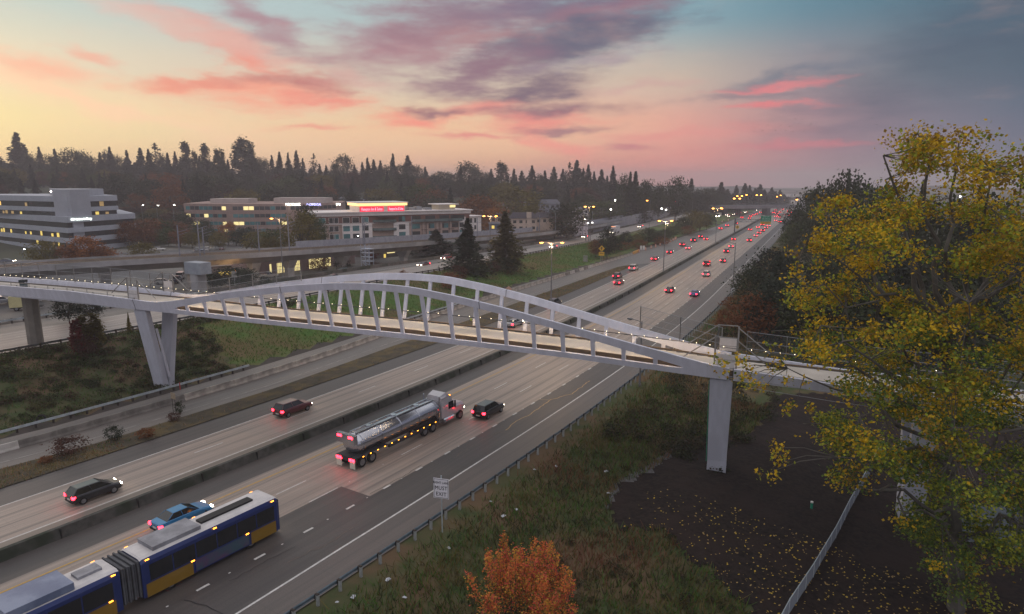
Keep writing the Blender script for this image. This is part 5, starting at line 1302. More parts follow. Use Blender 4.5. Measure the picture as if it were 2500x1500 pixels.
for cx in (1018, 1046, 1081, 1106):
    c = o + d*(xa(cx)-3.4) + n*1.6 + Vector((0,0,11.8)); MB().obox(c, d*6.8, perp*1.6, (0,0,.25)).build('balcony', bal, ho); MB().obox(c + Vector((0,0,.25)), d*6.8, perp*.08, (0,0,1.0)).build('balcony_rail', balg, ho)
for cx in (1026, 1036, 1060, 1070, 1094):
    MB().obox(o + d*xa(cx) + n*.7, d*.9, perp*.7, (0,0,11.8)).build('pilaster', htan, ho)
for z in (8.4, 5.2):
    for cx in (1031, 1065, 1098): MB().obox(o + d*(xa(cx)-1.2) + n*1.0 + Vector((0,0,z)), d*2.4, perp*.95, (0,0,.18)).build('balcony', bal, ho)
# corner tower with signs
t0, t1 = xa(871), xa(984); c = o + d*t0
MB().obox(c + n*.8 + Vector((0,0,15)), d*(t1-t0), perp*14, (0,0,4.0)).build('sign_tower', hwh, ho)
MB().obox(c + n*1.9 - d*1.0 + Vector((0,0,20.05)), d*(t1-t0+2), perp*16.2, (0,0,.4)).build('tower_roof', hwh, ho)
MB().obox(c + n*1.5 - d*.7 + Vector((0,0,19.0)), d*(t1-t0+1.4), perp*15.4, (0,0,1.05)).build('lit_cornice', ME('cornice_glow', (1.0,.62,.25), 1.05), ho)
redp = ME('sign_red', (.85,.02,.07), .55); pink = ME('sign_red_letters', (1,.32,.40), 1.4)
for x0, x1 in ((873, 931), (941, 981)):
    a, c2 = xa(x0), xa(x1); MB().obox(o + d*a + n*.98 + Vector((0,0,16.6)), d*(c2-a), perp*.15, (0,0,2.1)).build('sign_panel', redp, ho)
    me = text_mesh('Hampton Inn & Suites', 1.7, pink, ext=.05); w = max(v.co.x for v in me.vertices) - min(v.co.x for v in me.vertices); tx = link('lettering', me, ho); tx.location = o + d*(a+c2)/2 + n*1.06 + Vector((0,0,17.6)); tx.rotation_euler = (rad(90), 0, math.atan2(d.y, d.x)); tx.scale = ((c2-a)*.88/w, 1, 1)
MB().obox(o + d*xa(914) + n*3.2 + Vector((0,0,14.6)), d*(xa(960)-xa(914)), perp*3, (0,0,.25)).build('canopy', bal, ho)
MB().obox(o + d*xa(1075) - n*3 + Vector((0,0,16.6)), d*(xa(1116)-xa(1075)), perp*8, (0,0,2.2)).build('roof_room', M('cream_stucco', (.52,.46,.36), (.46,.41,.32), .5, .9), ho)
MB().obox(o + d*xa(1069) - n*1.5 + Vector((0,0,18.8)), d*(xa(1122)-xa(1069)), perp*11, (0,0,.35)).build('roof_room_cap', hwh, ho)
MB().obox(o + d*xa(1103) - n*2.9 + Vector((0,0,17.6)), d*(xa(1117)-xa(1103)), perp*.1, (0,0,1.0)).build('lit_panel', glow_w, ho)
b = MB()
for x0, x1, z in ((986, 1000, 18.3), (1002, 1018, 17.8), (1022, 1036, 18.1), (1045, 1060, 17.6)): b.obox(o + d*xa(x0) - n*4 + Vector((0,0,16.6)), d*(xa(x1)-xa(x0)), perp*4, (0,0,z-16.6))
b.build('roof_plant', M('plant_grey', (.26,.27,.29), (.2,.21,.23), .5, .6), ho)
an = building('hotel_annex', 'small white annex attached at the right end of the hotel')
q0, q1 = far(1141, 297), far(1174, 303); oo, dd_, nn_, LL = wallpts(q0, q1); MB().obox(oo, dd_*LL, -nn_*12, (0,0,zat(529, 298))).build('wall', hwh, an); MB().obox(oo + nn_*.6 - dd_*.5 + Vector((0,0,zat(529,298))), dd_*(LL+1), -nn_*13, (0,0,.4)).build('roof', hwh, an)
windows(an, q0, q1, [(10.4,12.4),(7.3,9.2),(4.0,6.0)], [(1.2,2.6),(3.9,5.1)], glass_d)
# --- low shops behind the viaduct
sh = building('shop_building', 'low building with tall yellow-lit windows behind the viaduct columns')
q0, q1 = far(590, 186), far(858, 222); oo, dd_, nn_, LL = wallpts(q0, q1); sw = M('shop_wall', (.36,.27,.26), (.3,.22,.21), .4, .9); MB().obox(oo, dd_*LL, -nn_*16, (0,0,6.6)).build('wall', sw, sh); MB().obox(oo + nn_*.3 + Vector((0,0,6.6)), dd_*LL, -nn_*16.5, (0,0,.3)).build('roof', M('shop_roof', (.2,.18,.2)), sh)
xb = lambda x: (Vector((*far(x, 186 + (x-590)/268*36), 0)) - oo).dot(dd_)
for x0, x1 in ((639.5,643.5),(657,679),(681,691),(693,713),(736,748.5),(749.5,772),(777,792)): windows(sh, q0, q1, [(1.6,4.6)], [(xb(x0), xb(x1))], glow_w, 'lit_window')
b = MB()
for x in list(np.arange(658, 713, 3.4)) + list(np.arange(738, 792, 3.4)): b.obox(oo + dd_*xb(x) + nn_*.12 + Vector((0,0,1.6)), dd_*.09, -nn_*.06, (0,0,3.0))
for x0, x1 in ((657,713),(736,792)): b.obox(oo + dd_*xb(x0) + nn_*.12 + Vector((0,0,3.5)), dd_*(xb(x1)-xb(x0)), -nn_*.06, (0,0,.09))
b.build('mullions', M('mullion', (.05,.045,.03)), sh)
MB().obox(oo + dd_*xb(811) + nn_*.14 + Vector((0,0,5)), dd_*(xb(829)-xb(811)), -nn_*.1, (0,0,1.5)).build('lit_panel', glow_d, sh)
s2 = building('shop_building', 'second low building with paler lit windows right of the stair tower')
q0, q1 = far(905, 235), far(1075, 262); oo, dd_, nn_, LL = wallpts(q0, q1); MB().obox(oo, dd_*LL, -nn_*10, (0,0,5.6)).build('wall', M('shop_wall_dark', (.13,.11,.10), (.1,.09,.08), .4, .9), s2)
xc2 = lambda x: (Vector((*far(x, 235 + (x-905)/170*27), 0)) - oo).dot(dd_)
for x0, x1 in ((937,956),(966,978),(980,984),(988,992)): windows(s2, q0, q1, [(2.7,5.0)], [(xc2(x0), xc2(x1))], glow_w, 'lit_window')
windows(s2, q0, q1, [(.9,2.6)], [(xc2(929), xc2(934))], glow_y, 'lit_window')
s3 = building('depot_building', 'small pinkish flat-roofed building behind the dark bushes and orange lamp')
q0, q1 = far(486, 186), far(575, 192); oo, dd_, nn_, LL = wallpts(q0, q1); MB().obox(oo, dd_*LL, -nn_*14, (0,0,zat(651,188))).build('wall', M('depot_pink', (.27,.215,.21), (.22,.18,.175), .4, .9), s3); MB().obox(oo - dd_*.4 + nn_*.4 + Vector((0,0,zat(651,188))), dd_*(LL+.8), -nn_*15, (0,0,.35)).build('roof', hwh, s3)
windows(s3, q0, q1, [(1.9,2.9)], [(3,8),(7.8,9.6)], glow_y, 'lit_window')
# --- houses and flats
def house(label, x0, x1, Yd, ytop, yeave, ybase, wallc, roofc, gable=False, chim=False, lit=0, wins=3):
    a, c = far(x0, Yd), far(x1, Yd + (x1-x0)*.02); o_, d_, n_, L_ = wallpts(a, c); g = min(zat(ybase, Yd), tz(*a)); g = zat(ybase, Yd)
    ze, zr = zat(yeave, Yd), zat(ytop, Yd); t = building('house', label, 'house'); D_ = max(8, L_*.6)
    MB().obox(o_ + Vector((0,0,g-6)), d_*L_, -n_*D_, (0,0,ze-g+6)).build('wall', wallc, t)
    b = MB()
    if gable:
        v = [o_ - d_*.5 + n_*.5, o_ + d_*(L_+.5) + n_*.5, o_ + d_*L_/2 + n_*.5]; v2 = [q - n_*(D_+1) for q in v]
        P_ = [Vector((v[0].x, v[0].y, ze)), Vector((v[1].x, v[1].y, ze)), Vector((v[2].x, v[2].y, zr))] + [Vector((v2[0].x, v2[0].y, ze)), Vector((v2[1].x, v2[1].y, ze)), Vector((v2[2].x, v2[2].y, zr))]
        b.add(P_, [(0,1,2),(3,5,4),(0,2,5,3),(1,4,5,2),(0,3,4,1)]); 
    else:
        q = [o_ - d_*.6 + n_*.6, o_ + d_*(L_+.6) + n_*.6, o_ + d_*(L_+.6) - n_*(D_+.6), o_ - d_*.6 - n_*(D_+.6), o_ + d_*1.2 - n_*D_/2, o_ + d_*(L_-1.2) - n_*D_/2]
        P_ = [Vector((v.x, v.y, ze)) for v in q[:4]] + [Vector((v.x, v.y, zr)) for v in q[4:]]
        b.add(P_, [(0,1,5,4),(1,2,5),(2,3,4,5),(3,0,4),(3,2,1,0)])
    rf_ = b.build('roof', roofc, t)
    if chim: MB().obox(o_ + d_*L_*.62 + n_*.5 + Vector((0,0,g)), d_*2.2, -n_*1.5, (0,0,zr-g+.2)).build('chimney', wallc, t)
    nr = max(1, int((ze-g)/3.1)); xs = [(L_*(i+.3)/wins, L_*(i+.3)/wins+min(1.6, L_/wins*.5)) for i in range(wins)]
    windows(t, a, c, [(ze-2.3-3.0*i, ze-.9-3.0*i) for i in range(nr)], xs, lambda r_, z, q: glow_y if r_.random() < lit else glass_d, seed=int(x0))
    return t
beige = M('house_beige', (.55,.44,.37), (.48,.38,.32), .4, .9); greyw = M('house_grey', (.28,.29,.34), (.24,.25,.3), .4, .9); palew = M('house_pale', (.58,.55,.60), (.5,.48,.52), .4, .9); bluew = M('house_blue', (.13,.16,.23), (.11,.135,.2), .4, .9); darkw = M('house_dark', (.12,.10,.11), (.1,.085,.09), .4, .9)
roofb = M('roof_brown', (.10,.075,.075), (.08,.06,.06), .5, .95); roofg = M('roof_grey', (.13,.13,.155), (.11,.11,.13), .5, .95); roofd = M('roof_dark', (.06,.055,.07), (.05,.045,.055), .5, .95)
house('beige gabled house left of the sunlit fir', 1196, 1240, 330, 521, 528, 556, beige, roofb, True)
house('blue-grey low building at the foot of the beige gabled house', 1196, 1222, 312, 543, 546, 572, bluew, roofg, wins=2, lit=.3)
house('beige apartment building with balconies and a square chimney tower', 1248, 1310, 315, 519, 533, 566, beige, roofd, chim=True, lit=.1, wins=4)
house('cream apartment wing right of the square chimney tower', 1308, 1352, 322, 519, 531, 548, beige, roofd, wins=3)
house('tall pale apartment block behind the lit verge lamp', 1405, 1438, 345, 507, 509, 549, palew, roofg, wins=3)
house('wide dark-roofed house with a white gable high behind the trees', 1318, 1368, 420, 487, 498, 512, greyw, roofg, wins=4)
house('grey roofed house left of the autumn tree, above the beige gable', 1212, 1240, 430, 497, 503, 516, palew, roofg, wins=2)
house('small pale house glimpsed under the big green tree', 1281, 1293, 430, 485, 490, 500, greyw, roofd, True, wins=1)
house('pale peaked house on the wooded hillside above the hotel', 965, 979, 520, 466, 470, 480, palew, roofg, True, wins=1)
house('second pale peaked house right of the first above the hotel', 999, 1016, 530, 469, 474, 482, palew, roofg, True, wins=1)
house('blue-walled building behind the brick office, left of the hotel sign', 826, 868, 470, 480, 485, 500, bluew, roofg, wins=3)
house('house with a small white dormer left of the hotel sign', 868, 884, 450, 484, 489, 500, greyw, roofg, True, wins=1)
house('hazy house high on the wooded hillside between the office buildings', 404, 430, 500, 470, 474, 484, darkw, roofg, wins=2, lit=.3)
house('low grey-roofed house among trees behind the white office', 330, 352, 480, 476, 481, 492, bluew, roofg, wins=2)
house('red-brown gabled house hidden at the right end of the viaduct', 1492, 1508, 460, 494, 500, 512, darkw, roofb, True, wins=1)
house('pale roofed house peeking out beside the tall conifer cluster', 1183, 1200, 560, 474, 476, 482, palew, roofg, wins=1)
for x, y, Yd, lb in ((941,461,560,'warm window light twinkling on the wooded hillside above the hotel'),(421,474,500,'orange porch light on the hillside between the office buildings'),(416,484,480,'white porch light on the hillside between the office buildings'),(363,481,500,'faint orange light left on the hillside between the offices'),(1503,489,470,'small white light before the tall dark conifers'),(1493,511,400,'white light right of the pale apartment block trees'),(1663,481,700,'white light over the far left end of the overpass'),(1629,512,420,'pale yellow light on the far ramp'),(1618,509,430,'second pale yellow light on the far ramp'),(2349,480,160,'single white light glimpsed through the big yellow tree')):
    X, Y_ = far(x, Yd); z = zat(y, Yd); g = tz(X, Y_); t = thing('porch_light', lb, 'light', (X, Y_, g)); q = MB(); q.ball((0,0,z-g), .0011*Yd, seg=6, rings=4); q.build('bulb', wl if 'orange' not in lb else sod, t); MB().tube([(0,0,-1), (0,0,max(z-g, .2))], .06, 4).build('post', pole_m, t)
X, Y_ = far(1649.5, 520); t = thing('traffic_light', 'red traffic light glowing far off above the left ramp', 'traffic light', (X, Y_, 0)); MB().tube([(0,0,0),(0,0,zat(488,520))], .12, 5).build('post', pole_m, t); q = MB(); q.ball((0,-.3,zat(490.5,520)), .55); q.build('red_lens', ME('traffic_red', (1,.02,.08), 16), t); MB().box(-.5,.5,-.2,.2,zat(494,520),zat(487,520)).build('signal_head', trim, t)

nw = thing('noise_wall', 'tall grey wall stepping away beyond the tall pale apartment block', 'wall', (0,0,0)); nwp = [(at(1448,569,0), 5.0), (at(1459,566,0), 5.4), (at(1530,552,0), 6.4), (at(1600,537,0), 7.4), (at(1640,523,0), 7.0), (at(1669,512,0), 6.4)]
b = MB()
for (p_, h_), (q_, g_) in zip(nwp[:-1], nwp[1:]):
    nn_ = Vector((0, .4, 0)); b.add([p_, q_, q_+Vector((0,0,g_)), p_+Vector((0,0,h_)), p_+nn_, q_+nn_, q_+nn_+Vector((0,0,g_)), p_+nn_+Vector((0,0,h_))], [(0,1,2,3),(5,4,7,6),(3,2,6,7),(0,3,7,4),(1,5,6,2)])
b.build('wall', M('noise_wall_grey', (.30,.30,.33), (.24,.24,.27), .15, .9), nw)
# ------------------------------------------------------------------ overpass
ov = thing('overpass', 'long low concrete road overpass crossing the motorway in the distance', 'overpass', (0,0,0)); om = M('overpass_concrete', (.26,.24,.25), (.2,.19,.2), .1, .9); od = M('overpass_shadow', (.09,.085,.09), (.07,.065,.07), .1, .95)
e0, e1 = Vector((*far(1700, 575), 0)), Vector((*far(1980, 592), 0)); o_, d_, n_, L_ = wallpts(e0, e1)
MB().obox(o_ + Vector((0,0,zat(507,578))), d_*L_, -n_*14, (0,0,zat(504.5,578)-zat(507,578))).build('deck', od, ov)
MB().obox(o_ + n_*.4 + Vector((0,0,zat(509.5,578))), d_*L_, -n_*1.2, (0,0,zat(503.5,578)-zat(509.5,578))).build('girder', om, ov)
MB().obox(o_ + n_*.6 + Vector((0,0,zat(503.5,578))), d_*L_, -n_*.3, (0,0,1.1)).build('parapet', M('overpass_pale', (.24,.24,.26), (.2,.2,.22), .2, .9), ov); MB().obox(o_ + n_*.5 + Vector((0,0,zat(503.5,578)+1.1)), d_*L_, -n_*.05, (0,0,1.6)).build('fence', meshm, ov)
for x, w_ in ((1776, 3.5), (1882, 3.0), (1812, 1.5)):
    X, Y_ = far(x, 583); c = Vector((X, Y_, 0)); MB().obox(c - d_*w_/2, d_*w_, -n_*9, (0,0,zat(508,583))).build('pier', od, ov)
# distant hazy ridge behind everything
b = MB(); n = 60; pts = []
for i in range(n+1):
    a = rad(-58 + 116*i/n); r = 2600; h = (10 + 6*math.sin(i*.7) + 4*math.sin(i*1.9+1)) if i > 32 else 26 + 8*math.sin(i*.7); pts.append((r*math.sin(a), r*math.cos(a), h))
for i in range(n):
    p_, q_ = Vector(pts[i]), Vector(pts[i+1]); b.quad((p_.x, p_.y, -2), (q_.x, q_.y, -2), q_ , p_); b.quad(p_, q_, (q_.x*1.35, q_.y*1.35, -2), (p_.x*1.35, p_.y*1.35, -2))
tag(b.build('hills', M('far_hills', (.03,.04,.035), (.04,.05,.04), .01, 1)), kind='structure')
HAZE = 0.00038
# ------------------------------------------------------------------ trees
def FM(name, c, k=.6, rough=.75):
    """foliage: hue wanders slowly through the crown"""
    if name in MATS: return MATS[name]
    m = bpy.data.materials.new(name); m.use_nodes = True; t = NT(m.node_tree); b = t.n['Principled BSDF']
    b.inputs['Roughness'].default_value = rough; b.inputs['Specular IOR Level'].default_value = .2
    g = t.new('ShaderNodeTexCoord').outputs['Object']; n1 = t.noise(g, 1.7, 2); gi = t.new('ShaderNodeNewGeometry')
    col = t.mix(t.mr(n1, .35, .65), tuple(v*k for v in c) + (1,), tuple(c) + (1,))
    t.l.new(col, b.inputs['Base Color'])
    tr = t.new('ShaderNodeBsdfTranslucent'); t.l.new(col, tr.inputs[0]); mx = t.new('ShaderNodeMixShader'); mx.inputs[0].default_value = .25
    t.l.new(b.outputs[0], mx.inputs[1]); t.l.new(tr.outputs[0], mx.inputs[2]); t.l.new(mx.outputs[0], t.n['Material Output'].inputs[0])
    MATS[name] = m; return m
bark = M('bark', (.07,.058,.048), (.045,.038,.032), 1.2, .95); barkg = M('bark_grey', (.13,.12,.105), (.09,.082,.072), 1.2, .95)
fol = dict(fir=FM('fir_green', (.030,.046,.026)), dark=FM('dark_green', (.042,.058,.022)), green=FM('leaf_green', (.075,.105,.026)), olive=FM('olive_leaf', (.17,.14,.026)),
   orange=FM('orange_leaf', (.38,.13,.022)), rust=FM('rust_leaf', (.23,.085,.028)), gold=FM('gold_leaf', (.30,.175,.015)), red=FM('red_leaf', (.17,.02,.018)), yel=FM('yellow_green_leaf', (.19,.15,.02)), fir2=FM('fir_golden', (.085,.075,.022)), brownred=FM('brown_red_leaf', (.10,.045,.03)))
def conifer_pts(rg, n=1500, sparse=1.0, pw=1.12):
    """whorls of drooping boughs; every whorl keeps enough needles right up to the tip"""
    P = []; nl = 30; hs = .05 + .95 * (np.arange(nl)/nl)**.9; wts = (1-hs)**.8 + .16; wts /= wts.sum()
    for i, h in enumerate(hs):
        r = .54 * (1 - h)**pw * (.62 + .7*rg.random()) * (.6 + .4*min(1, h*6)) + .012; nb = int(6 + 5*(1-h)); m = max(3, int(n*wts[i]/nb))
        for j in range(nb):
            if rg.random() > sparse: continue
            a = rg.random()*2*math.pi; L = r*(.7+.5*rg.random()); t = rg.random(m)**.6
            P.append(np.stack([L*t*math.cos(a), L*t*math.sin(a), h - .10*t*L/.5 + .012*rg.normal(size=m)], 1) + rg.normal(scale=.02*(1-h)+.006, size=(m,3)))
    P.append(np.stack([rg.normal(scale=.01,size=50), rg.normal(scale=.01,size=50), .86+.15*rg.random(50)],1))
    return np.concatenate(P)
def broad_pts(rg, n=1800, k=46, z0=.22, rx=.5, squash=1.0, top=1.0):
    P = []; 
    for i in range(k):
        u = rg.normal(size=3); u /= np.linalg.norm(u); rr_ = .55 + .45*rg.random()**.5; zc = z0 + (top-z0)*.5; rz_ = (top-z0)*.5
        w = 1.0 - .25*max(0, u[2])
        c = np.array([u[0]*rx*rr_*.8*w, u[1]*rx*rr_*.8*w, zc + u[2]*rz_*rr_*.86]); s_ = (.05+.06*rg.random())*(rx/.5)**.5
        P.append(c + rg.normal(scale=1, size=(n//k, 3))*np.array([s_*1.1, s_*1.1, s_*.75]))
    P = np.concatenate(P); return P[(P[:, 2] < top*1.03)]
def poplar_pts(rg, n=1800, k=40):
    P = []
    for i in range(k):
        h = .08 + .88*rg.random(); r = .42*math.sin(math.pi*min(1, h*.88+.12))**.6*(1-.45*h); a = rg.random()*2*math.pi; c = np.array([r*math.cos(a)*rg.random()**.4, r*math.sin(a)*rg.random()**.4, h]); m = n//k
        P.append(c + rg.normal(size=(m,3))*np.array([.07,.07,.045]))
    return np.concatenate(P)
def proto(kind, seed):
    rg = np.random.default_rng(seed)
    if kind == 'c': P = conifer_pts(rg, 4600); sz = .024
    elif kind == 's': P = conifer_pts(rg, 2600, sparse=.6, pw=.6); sz = .026
    elif kind == 'p': P = poplar_pts(rg, 3000); sz = .028
    elif kind == 'b': P = broad_pts(rg, 3200, 60, z0=.14); sz = .022
    else: P = broad_pts(rg, 1400, 34, z0=.02); sz = .026
    aw = dict(c=.42, s=.42, p=.36, b=.9, u=1.3)[kind]; sc_ = np.array([aw, aw, 1.0]) if aw < 1 else np.array([1.0, 1.0, 1/aw])
    V = leaf_quads(P*sc_, sz*dict(c=.62, s=.6, p=.62, b=.95, u=1.0)[kind], rg, asp=.8)/sc_; me = quads_mesh('crown', V, [fol['dark']])
    b = MB(); h = dict(c=.9, s=.95, p=.7, b=.6, u=.3)[kind]; b.tube([(0,0,-.03),(0,0,h*.5),(0.01,0,h)], [.022,.015,.005], 6)
    if kind == 'b':
        for j in range(6): a = j*1.05; b.tube([(0,0,.15+.04*j),(.18*math.cos(a),.18*math.sin(a),.42+.05*j),(.3*math.cos(a),.3*math.sin(a),.6+.04*j)], [.012,.008,.003], 5)
    return me, b.mesh('trunk', [bark])
PROTO = {k: [proto(k, 11*i + ord(k)) for i in range(n)] for k, n in (('c',4),('s',2),('p',3),('b',5),('u',3))}
cnt = [0]
NAMES = dict(c='conifer_tree', s='conifer_tree', p='poplar_tree', b='broadleaf_tree', u='shrub')
def tree(kind, x, y, z, h, w, col, label, group=None, cat=None):
    cnt[0] += 1; i = cnt[0]; me, tr = PROTO[kind][i % len(PROTO[kind])]
    t = thing(NAMES[kind], label, cat or ('shrub' if kind == 'u' else 'tree'), (x, y, z), i*2.399, group); t.scale = (w, w, h)
    c = link('crown' if kind != 'u' else 'foliage', me, t); c.material_slots[0].link = 'OBJECT'; c.material_slots[0].material = fol[col]
    link('trunk' if kind != 'u' else 'stem', tr, t); return t
# skyline row, surveyed tip by tip
sky_row = [(0,364,'c',26),(54.6,329,'c',46),(78,375,'b',30),(105,362,'c',24),(125,378,'b',26),(142,367,'c',22),(178,365,'b',52),(207,369,'b',36),(228,379,'b',34),(251,375,'c',20),(268,368,'b',26),(276,362,'c',26),(293,380,'b',28),(316,370,'c',22),(349,364,'c',30),(369,367,'c',24),(386,353,'s',30),(402,378,'b',24),(415,375,'c',20),(433,373,'c',20),(458,355,'p',34),(480,369,'p',18),(491,382,'c',18),(506,360,'p',30),(533,364,'p',24),(546,367,'p',22),(560,391,'c',18),(591,337,'p',46),(613,346,'p',34),(633,385,'b',30),(646,387,'b',24),(667,382,'c',20),(686,373,'c',22),(707,376,'c',20),(727,370,'c',24),(742,389,'c',18),(769,378,'s',18),(782,402,'c',18),(798,405,'c',18),(820,398,'b',26),(840,377,'b',36),(867,404,'c',20),(886,398,'c',18),(899,388,'c',22),(914,391,'c',22),(930,394,'c',22),(945,404,'b',24),(961,378,'c',24),(980,398,'b',26),(997,382,'c',34),(1021,403,'b',26),(1039,409,'c',20),(1060,424,'b',24),(1083,415,'b',34),(1104,424,'b',22),(1125,405,'c',20),(1143,395,'b',48),(1161,407,'b',26),(1183,416,'b',26),(1199,414,'c',22),(1225,396,'p',36),(1255,414,'c',20),(1274,418,'c',24),(1299,406,'c',28),(1318,424,'b',20),(1330,418,'c',20),(1352,409,'c',26),(1374,414,'c',24),(1390,398,'s',20),(1408,394,'c',34),(1424,412,'c',20),(1436,404,'c',28),(1450,420,'c',20),(1468,416,'c',28),(1482,430,'c',18),(1496,407,'c',26)]
def far_tree(k, x, ytop, wpx, Yd, col, label, group):
    X, Y_ = far(x, Yd); g = tz(X, Y_); zt_ = zat(ytop, Yd); h = zt_ - g
    return tree(k, X, Y_, g - .5, h + .5, wpx * Yd / 1629.0 * (2.5 if k in 'cs' else 1.5), col, label, group)
rg = random.Random(3)
knd = {'c': 'pointed conifer', 's': 'sparse lopsided conifer', 'p': 'tall columnar poplar', 'b': 'rounded broadleaf tree'}
uniq = {54.6: 'tallest pointed conifer at the far left of the skyline', 386: 'sparse ragged conifer with open branches on the left skyline', 591: 'tallest dense poplar clump on the left half of the skyline', 613: 'slightly shorter poplar fused to the right of the tallest clump', 840: 'rounded tall tree standing alone above the brick office', 1225: 'single columnar poplar in the middle of the skyline', 1143: 'broad bulky tree left of the single mid-skyline poplar', 961: 'slim tall conifer above the hotel sign', 769: 'thin ragged conifer right of the brick office', 458: 'poplar with squared top left of the brick office', 178: 'broad rounded tree on the skyline above the white office tower'}
for x, y, k, w in sky_row:
    Yd = 560 + rg.random()*90
    far_tree(k, x, y, w, Yd, 'fir' if k in 'cs' else 'dark', uniq.get(x, knd[k] + ' in the hazy tree line on the ridge'), None if x in uniq else knd[k] + 's along the hazy ridge')
for x, y, k, w, Yd, lb in ((1523,427,'b',34,470,'round dark tree ending the ridge line above the tall light poles'),(1539,422,'c',24,470,'dark conifer just right of the round tree ending the ridge'),(1552,419,'c',30,480,'second dark conifer right of the round tree ending the ridge'),(1577,438,'b',44,470,'broad dark tree sloping down from the ridge end'),(1610,445,'b',26,480,'small bushy tree left of the open-crowned maple'),(1652,432,'b',52,490,'broad open-crowned maple against the pink sky left of the overpass'),(1688,436,'c',26,640,'pale hazy conifer right of the open-crowned maple'),(1716,454,'b',36,600,'rounded dark tree above the left end of the overpass'),(1739,457,'b',34,620,'dark bushy tree right of the rounded one above the overpass'),(1762,446,'c',36,640,'dark conifer with narrow tip above the overpass')):
    far_tree(k, x, y, w, Yd, 'dark' if k == 'b' else 'fir', lb, None)
for i, (x, y, w, Yd) in enumerate(((1778,462,30,700),(1799,453,22,720),(1820,448,28,730),(1831,453,24,740),(1845,460,24,720),(1857,451,30,760),(1868,463,24,760),(1886,458,24,820),(1896,467,20,820),(1906,464,22,840),(1917,474,18,900),(1928,480,18,1100),(1940,484,16,1300),(1948,480,22,1200),(1725,470,40,560),(1745,472,40,590),(1700,470,44,560),(1782,472,34,690),(1838,474,30,720),(1874,476,30,780),(1640,466,60,640),(1595,462,60,600),(1665,472,60,680))):
    far_tree('c' if i < 14 or i > 16 and i < 20 else 'b', x, y, w, Yd, 'fir' if i % 3 else 'dark', 'dark conifer in the clump behind the overpass' if x > 1690 else 'dark tree in the clump left of the overpass', 'dark trees behind the overpass' if x > 1690 else 'dark trees left of the overpass')
# a second rank behind and below the skyline row
for i in range(78):
    x = -40 + 1660*(i+.5)/78 + 8*rg.random(); base_y = float(np.interp(x, [a[0] for a in sky_row], [a[1] for a in sky_row])) if x < 1496 else 425 + (x-1496)*.3
    if i % 3: k = 'c'
    else: k = 'b'
    sm_y = float(np.interp(x, [0, 300, 600, 900, 1250, 1500, 1620], [378, 378, 386, 402, 420, 424, 446]))
    far_tree(k, x, sm_y + 16 + 16*rg.random(), 30 + 16*rg.random(), 640 + 30*rg.random(), 'fir' if k == 'c' else 'dark', 'dark ' + ('conifer' if k == 'c' else 'broadleaf tree') + ' in the second rank of the hazy ridge', 'second rank of ' + ('conifers' if k == 'c' else 'broadleaf trees') + ' on the ridge')
# hillside filler
for i in range(250):
    x = -60 + 1660*rg.random(); Yd = 385 + 190*rg.random()**.8; k = rg.choice('bbbcbc'); h = 11 + 11*rg.random() if k == 'b' else 14 + 10*rg.random()
    X, Y_ = far(x, Yd); g = tz(X, Y_); y_top = HZ - (g + h - CZ)*1629/Yd
    if y_top < 436 - 20*(x < 1400): h *= .75
    if 440 < x < 840 and Yd < 420: continue
    c = rg.choice(['dark','dark','green','dark','olive','rust','fir','brownred','dark']) if k == 'b' else 'fir'
    if 1180 < x < 1450 and Yd < 450 or x > 1440 and Yd < 560: continue
    tree(k, X, Y_, g-.5, h, h*(.95+.4*rg.random()) if k == 'b' else h*.6, c, dict(dark='dark rounded tree', green='mid-green rounded tree', olive='olive autumn tree', rust='rust-brown autumn tree', fir='dark fir', brownred='dull red-brown tree')[c] + ' among the hazy woods on the hillside', 'hillside ' + dict(dark='dark rounded', green='mid-green', olive='olive', rust='rust-brown', fir='fir', brownred='red-brown')[c] + ' trees')
